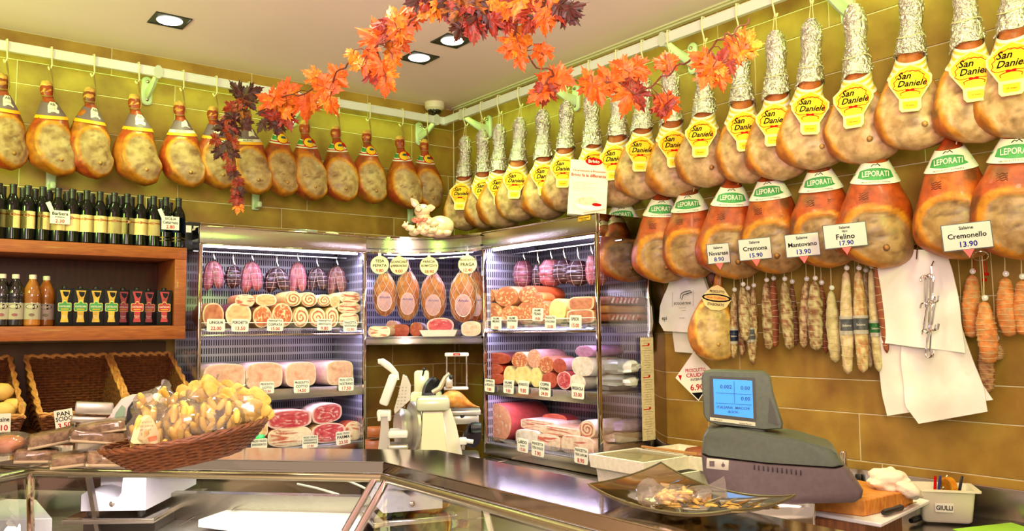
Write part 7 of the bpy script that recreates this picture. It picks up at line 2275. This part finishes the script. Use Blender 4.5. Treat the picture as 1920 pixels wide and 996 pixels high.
# white foam boxes beside the salami fridge
FOAM = mat('foam_white', S(250, 240, 218), S(240, 226, 200), 40, .8, bump=.1)
for k, (x0, x1, y0, y1, z0, hh, lab) in enumerate(((-.60, -.22, -2.56, -2.14, .872, .075, 'lower white foam box of the stack beside the fridge'), (-.64, -.30, -2.50, -2.13, .948, .062, 'upper white foam box, closed, on the stack beside the fridge'), (-.33, -.03, -2.60, -2.18, .948, .062, 'white foam box with a piece of meat, at the wall side of the stack'))):
    mb = MB(); cx, cy = (x0+x1)/2, (y0+y1)/2; wx, wy = x1-x0, y1-y0
    bx = lambda w, h_, z: [(-w/2, -h_/2, z), (w/2, -h_/2, z), (w/2, h_/2, z), (-w/2, h_/2, z)]
    mb.loft([bx(wx*.96, wy*.96, 0), bx(wx, wy, hh), bx(wx-.03, wy-.03, hh), bx(wx-.05, wy-.05, .014)])
    o = mb.build('foam_box', FOAM, None, smooth=0, loc=(cx, cy, z0)); tag(o, lab, 'box', 'white foam boxes')
    if k == 1:
        mb = MB(); mb.rbox((0, 0, hh-.006), (wx-.036, wy-.036, .008), .002); mb.build('film_lid', glass('lid_film', (.95, .92, .86, 1), .1, .1, .3, S(220, 196, 150)), o)
mb = MB(); mb.rbox((0, 0, 0), (.014, .36, .012), .003); o = mb.build('wooden_stick', mat('stick_tan', S(190, 130, 70), None, rough=.6), None, loc=(-.315, -2.36, 1.022)); tag(o, 'thin wooden strip lying between the two upper foam boxes', 'strip')
mb = MB(); mb.blob((0, 0, .03), (.10, .08, .032), 5, .2, 2); o = mb.build('meat_piece', mat('raw_brown', S(170, 92, 60), S(140, 70, 44), 20, .4), None, loc=(-.16, -2.44, .972)); tag(o, 'brown piece of meat in the foam box by the wall', 'meat')
# ------------------------------------------------------------------ maple leaf garlands under the ceiling
LEAF = [(0, -.02), (.05, .02), (.20, -.04), (.26, .04), (.46, .06), (.40, .16), (.50, .30), (.34, .30), (.44, .42), (.58, .52), (.46, .54), (.50, .68), (.34, .60), (.20, .50), (.24, .70), (.16, .74), (.14, .86), (.06, .86), (0, 1.06)]
LEAF = LEAF+[(-x, y) for x, y in LEAF[-2:0:-1]]
LM = [mat('maple_amber', S(226, 142, 24), S(208, 94, 14), 8, .5, ramp=(.35, .6)), mat('maple_orange', S(220, 102, 14), S(200, 70, 10), 8, .5), mat('maple_red', S(160, 44, 14), S(104, 22, 10), 8, .5),
      mat('maple_dark', S(80, 22, 14), S(40, 12, 10), 8, .5), mat('maple_gold', S(226, 160, 40), S(196, 120, 32), 8, .5), mat('maple_olive', S(156, 88, 22), S(84, 44, 18), 6, .5, ramp=(.4, .6))]
leaf_me = {}


def leaf_mesh(v, ci):
    if (v, ci) in leaf_me: return leaf_me[(v, ci)]
    rr = random.Random(v*7+1)
    curl, fold, tw = rr.uniform(.15, .6), rr.uniform(.1, .5), rr.uniform(-.5, .5)

    def bend(x, y):
        z = -curl*(y-.3)**2-fold*abs(x)*.6+tw*x*(y-.3)*1.2+.04*math.sin(x*14+v)
        return Vector((x, y, z))
    th = .006
    top = [bend(0, .28)]+[bend(x, y) for x, y in LEAF]
    mid = [bend(x*.5, .28+(y-.28)*.5) for x, y in LEAF]
    n = len(LEAF)
    vs = [top[0]]+mid+top[1:]
    fs = [(0, 1+i, 1+(i+1) % n) for i in range(n)]+[(1+i, 1+n+i, 1+n+(i+1) % n, 1+(i+1) % n) for i in range(n)]
    k = len(vs)
    vs2 = [p-Vector((0, 0, th)) for p in vs]
    fs2 = [tuple(k+q for q in reversed(f)) for f in fs]+[(1+n+i, k+1+n+i, k+1+n+(i+1) % n, 1+n+(i+1) % n) for i in range(n)]
    me = D.meshes.new('maple_leaf')
    me.from_pydata([tuple(p) for p in vs+vs2], [], fs+fs2)
    me.materials.append(LM[ci])
    leaf_me[(v, ci)] = me
    return me


def garland(name, label, stem, leaves, twigs):
    """stem: places (px, py, depth); leaves: (px, py, depth, size in px, colour, direction in degrees, 0 = pointing up)."""
    pts = [P(x, y, d=d) for x, y, d in stem]
    org = pts[0]
    t = thing(name, label, 'garland', org)
    mb = MB()
    dense = []
    for i in range(len(pts)-1):
        for k in range(5):
            f = k/5
            dense.append(pts[i].lerp(pts[i+1], f)-org+Vector((.006*math.sin(i*3+k), .006*math.cos(i*2+k), .008*math.sin(k*1.3+i))))
    dense.append(pts[-1]-org)
    mb.tube(dense, .0035, 5)
    mb.build('stem', mat('vine_brown', S(110, 50, 30), None, rough=.7), t)
    tw = MB()
    for i, (px, py, d, sz, ci, ang) in enumerate(leaves):
        rr = random.Random(i*13+int(px))
        p = P(px, py, d=d)-org
        s = sz/F_PX*d
        o = link('maple_leaf', leaf_mesh(i % 7, ci), t)
        a = math.radians(ang+rr.uniform(-12, 12))
        yv = (UP*math.cos(a)+RT*math.sin(a))+FW*rr.uniform(-.45, .45)
        yv.normalize()
        zv = -FW+RT*rr.uniform(-.7, .7)+UP*rr.uniform(-.5, .5)
        xv = yv.cross(zv).normalized(); zv = xv.cross(yv).normalized()
        R = Matrix((xv, yv, zv)).transposed()
        base = p-yv*s*.5
        o.matrix_local = Matrix.Translation(base) @ R.to_4x4() @ Matrix.Scale(s, 4)
        near = min(dense, key=lambda q: (q-base).length)
        if (near-base).length < .30:
            tw.tube([near, near.lerp(base, .5)+Vector((0, 0, .012)), base, base+yv*s*.25], .0018, 4)
    tag(tw.build('twig', mat('vine_brown'), t), kind='stuff')
    return t


A, O2, R_, D_, G_, V_ = 0, 1, 2, 3, 4, 5
left_leaves = []
# dark cluster at the wall end and its hanging tail
for x, y, s, c, an in ((440, 165, 34, D_, 330), (462, 178, 40, D_, 20), (478, 170, 34, D_, 60), (450, 195, 34, R_, 200), (470, 196, 30, D_, 140), (428, 205, 30, R_, 250), (418, 222, 32, R_, 230), (436, 228, 34, D_, 180), (456, 215, 30, V_, 160), (412, 240, 30, D_, 250), (428, 252, 32, R_, 200), (444, 246, 26, D_, 120), (462, 236, 28, D_, 150),
        (400, 264, 28, R_, 240), (418, 276, 30, D_, 200), (436, 270, 28, R_, 160), (408, 290, 26, D_, 220), (428, 296, 26, R_, 180), (442, 290, 24, D_, 130), (430, 318, 24, R_, 200), (440, 330, 24, D_, 160), (446, 345, 24, R_, 190), (438, 358, 26, R_, 200), (450, 362, 24, D_, 160), (444, 378, 28, R_, 185), (446, 392, 22, A, 180)):
    left_leaves.append((x, y, 4.25, s, c, an))
for x, y, s, c, an in ((500, 185, 44, O2, 300), (522, 172, 50, O2, 40), (545, 168, 44, O2, 80), (515, 200, 48, A, 230), (530, 215, 40, A, 200), (508, 225, 40, R_, 220), (540, 228, 38, R_, 150), (520, 240, 34, D_, 180), (496, 210, 34, D_, 260), (488, 236, 30, D_, 210), (552, 190, 44, A, 110), (575, 205, 56, O2, 185), (585, 190, 40, A, 160)):
    left_leaves.append((x, y, 3.9, s, c, an))
for x, y, s, c, an in ((600, 160, 52, O2, 290), (618, 165, 50, O2, 110), (582, 140, 36, A, 300), (628, 134, 42, O2, 330), (638, 152, 40, O2, 120), (614, 196, 34, A, 190), (625, 205, 36, O2, 170)):
    left_leaves.append((x, y, 3.5, s, c, an))
for x, y, s, c, an in ((665, 116, 36, A, 290), (660, 108, 30, G_, 200), (698, 104, 40, O2, 140), (684, 128, 36, O2, 190), (700, 142, 44, R_, 170), (718, 136, 46, O2, 160), (728, 150, 46, A, 150), (722, 165, 40, O2, 180), (735, 120, 36, A, 190), (734, 100, 44, A, 195), (758, 86, 38, O2, 130), (690, 64, 52, O2, 300), (705, 50, 40, O2, 330), (712, 72, 40, R_, 240)):
    left_leaves.append((x, y, 3.05, s, c, an))
for x, y, s, c, an in ((735, 30, 58, A, 330), (755, 36, 56, O2, 20), (745, 60, 50, O2, 220), (730, 42, 44, R_, 290), (782, 28, 54, O2, 110), (760, 62, 40, A, 130), (708, 42, 36, R_, 300)):
    left_leaves.append((x, y, 2.85, s, c, an))
garland('maple_garland', 'orange and dark red maple leaf garland trailing from the ceiling to the wine side', [(440, 340, 4.3), (436, 250, 4.3), (455, 190, 4.25), (500, 188, 4.0), (560, 178, 3.8), (622, 150, 3.5), (655, 118, 3.2), (700, 92, 3.05), (745, 65, 2.9), (775, 35, 2.8), (810, -10, 2.75)], left_leaves, 0)
top_leaves = []
for x, y, s, c, an in ((775, 2, 40, D_, 250), (800, 8, 42, R_, 200), (812, -6, 44, D_, 150), (800, 22, 46, A, 230), (826, 18, 40, A, 160), (838, 28, 44, R_, 170), (850, 6, 54, D_, 120), (858, 30, 64, V_, 200), (876, 22, 70, V_, 170), (880, 48, 52, R_, 190), (900, 12, 60, D_, 140), (905, 38, 64, D_, 170), (926, 24, 58, D_, 120), (922, 50, 50, R_, 170), (890, 62, 44, R_, 180), (912, -4, 54, D_, 60),
        (945, 8, 56, A, 60), (958, 22, 56, A, 150), (948, 46, 40, R_, 190), (872, 0, 56, R_, 300), (835, 0, 50, A, 320), (860, 62, 40, D_, 200), (940, -6, 54, R_, 20)):
    top_leaves.append((x, y, 2.70, s, c, an))
garland('maple_spray', 'dense dark red maple leaf cluster hanging from the middle of the ceiling', [(790, -20, 2.72), (850, -12, 2.7), (900, -8, 2.7), (945, -14, 2.7), (990, -20, 2.7)], top_leaves, 0)
rl = []
for x, y, s, c, an in ((972, 12, 58, A, 200), (988, 24, 56, R_, 230), (1005, 34, 60, R_, 200), (1012, 14, 56, D_, 320), (1030, 30, 60, O2, 175), (1048, 22, 56, R_, 160), (1062, 12, 54, D_, 90), (1078, 10, 56, D_, 60), (1070, 30, 50, D_, 140), (1040, 2, 50, D_, 20), (1020, 46, 44, O2, 190), (990, 48, 44, R_, 200)):
    rl.append((x, y, 2.62, s, c, an))
for x, y, s, c, an in ((966, 66, 56, O2, 340), (972, 86, 54, A, 200), (984, 72, 46, A, 120), (960, 96, 40, O2, 220), (976, 118, 34, O2, 170), (1016, 104, 46, O2, 200), (1010, 92, 34, O2, 330), (948, 92, 36, O2, 260)):
    rl.append((x, y, 2.75, s, c, an))
for x, y, s, c, an in ((1010, 172, 54, O2, 225), (1026, 150, 56, O2, 300), (1040, 160, 48, O2, 80), (1050, 134, 48, O2, 10), (1060, 148, 44, O2, 100), (1020, 180, 50, R_, 200), (1000, 182, 34, O2, 230)):
    rl.append((x, y, 2.95, s, c, an))
for x, y, s, c, an in ((1104, 146, 50, O2, 330), (1110, 170, 54, O2, 190), (1124, 180, 46, O2, 170), (1136, 145, 54, O2, 320), (1150, 160, 46, O2, 140), (1160, 124, 50, O2, 300), (1182, 122, 54, O2, 40), (1200, 130, 46, O2, 110), (1190, 152, 44, R_, 130), (1206, 140, 36, O2, 150), (1176, 190, 60, O2, 190), (1196, 186, 52, R_, 160), (1250, 110, 48, O2, 350), (1248, 122, 44, O2, 170), (1238, 192, 50, R_, 330), (1250, 205, 52, O2, 170), (1258, 192, 44, O2, 80)):
    rl.append((x, y, 3.0, s, c, an))
for x, y, s, c, an in ((1312, 108, 50, O2, 300), (1322, 122, 44, O2, 200), (1330, 138, 54, O2, 215), (1320, 150, 40, O2, 200), (1344, 124, 46, A, 150), (1352, 110, 54, R_, 20), (1368, 120, 52, R_, 160), (1375, 90, 56, O2, 330), (1390, 76, 58, O2, 10), (1400, 88, 54, A, 60), (1385, 100, 48, O2, 190), (1414, 84, 40, G_, 90), (1405, 72, 44, A, 40), (1352, 155, 38, O2, 170), (1362, 144, 34, A, 120)):
    rl.append((x, y, 2.75, s, c, an))
garland('maple_garland', 'bright orange maple leaf garland trailing from the ceiling along the foil-wrapped hams', [(985, -15, 2.62), (975, 30, 2.65), (962, 72, 2.75), (1000, 118, 2.85), (1040, 140, 2.95), (1085, 150, 3.0), (1150, 152, 3.0), (1195, 178, 3.0), (1240, 148, 2.95), (1275, 120, 2.9), (1322, 100, 2.8), (1350, 70, 2.75), (1380, 62, 2.75), (1404, 35, 2.78)], rl, 0)
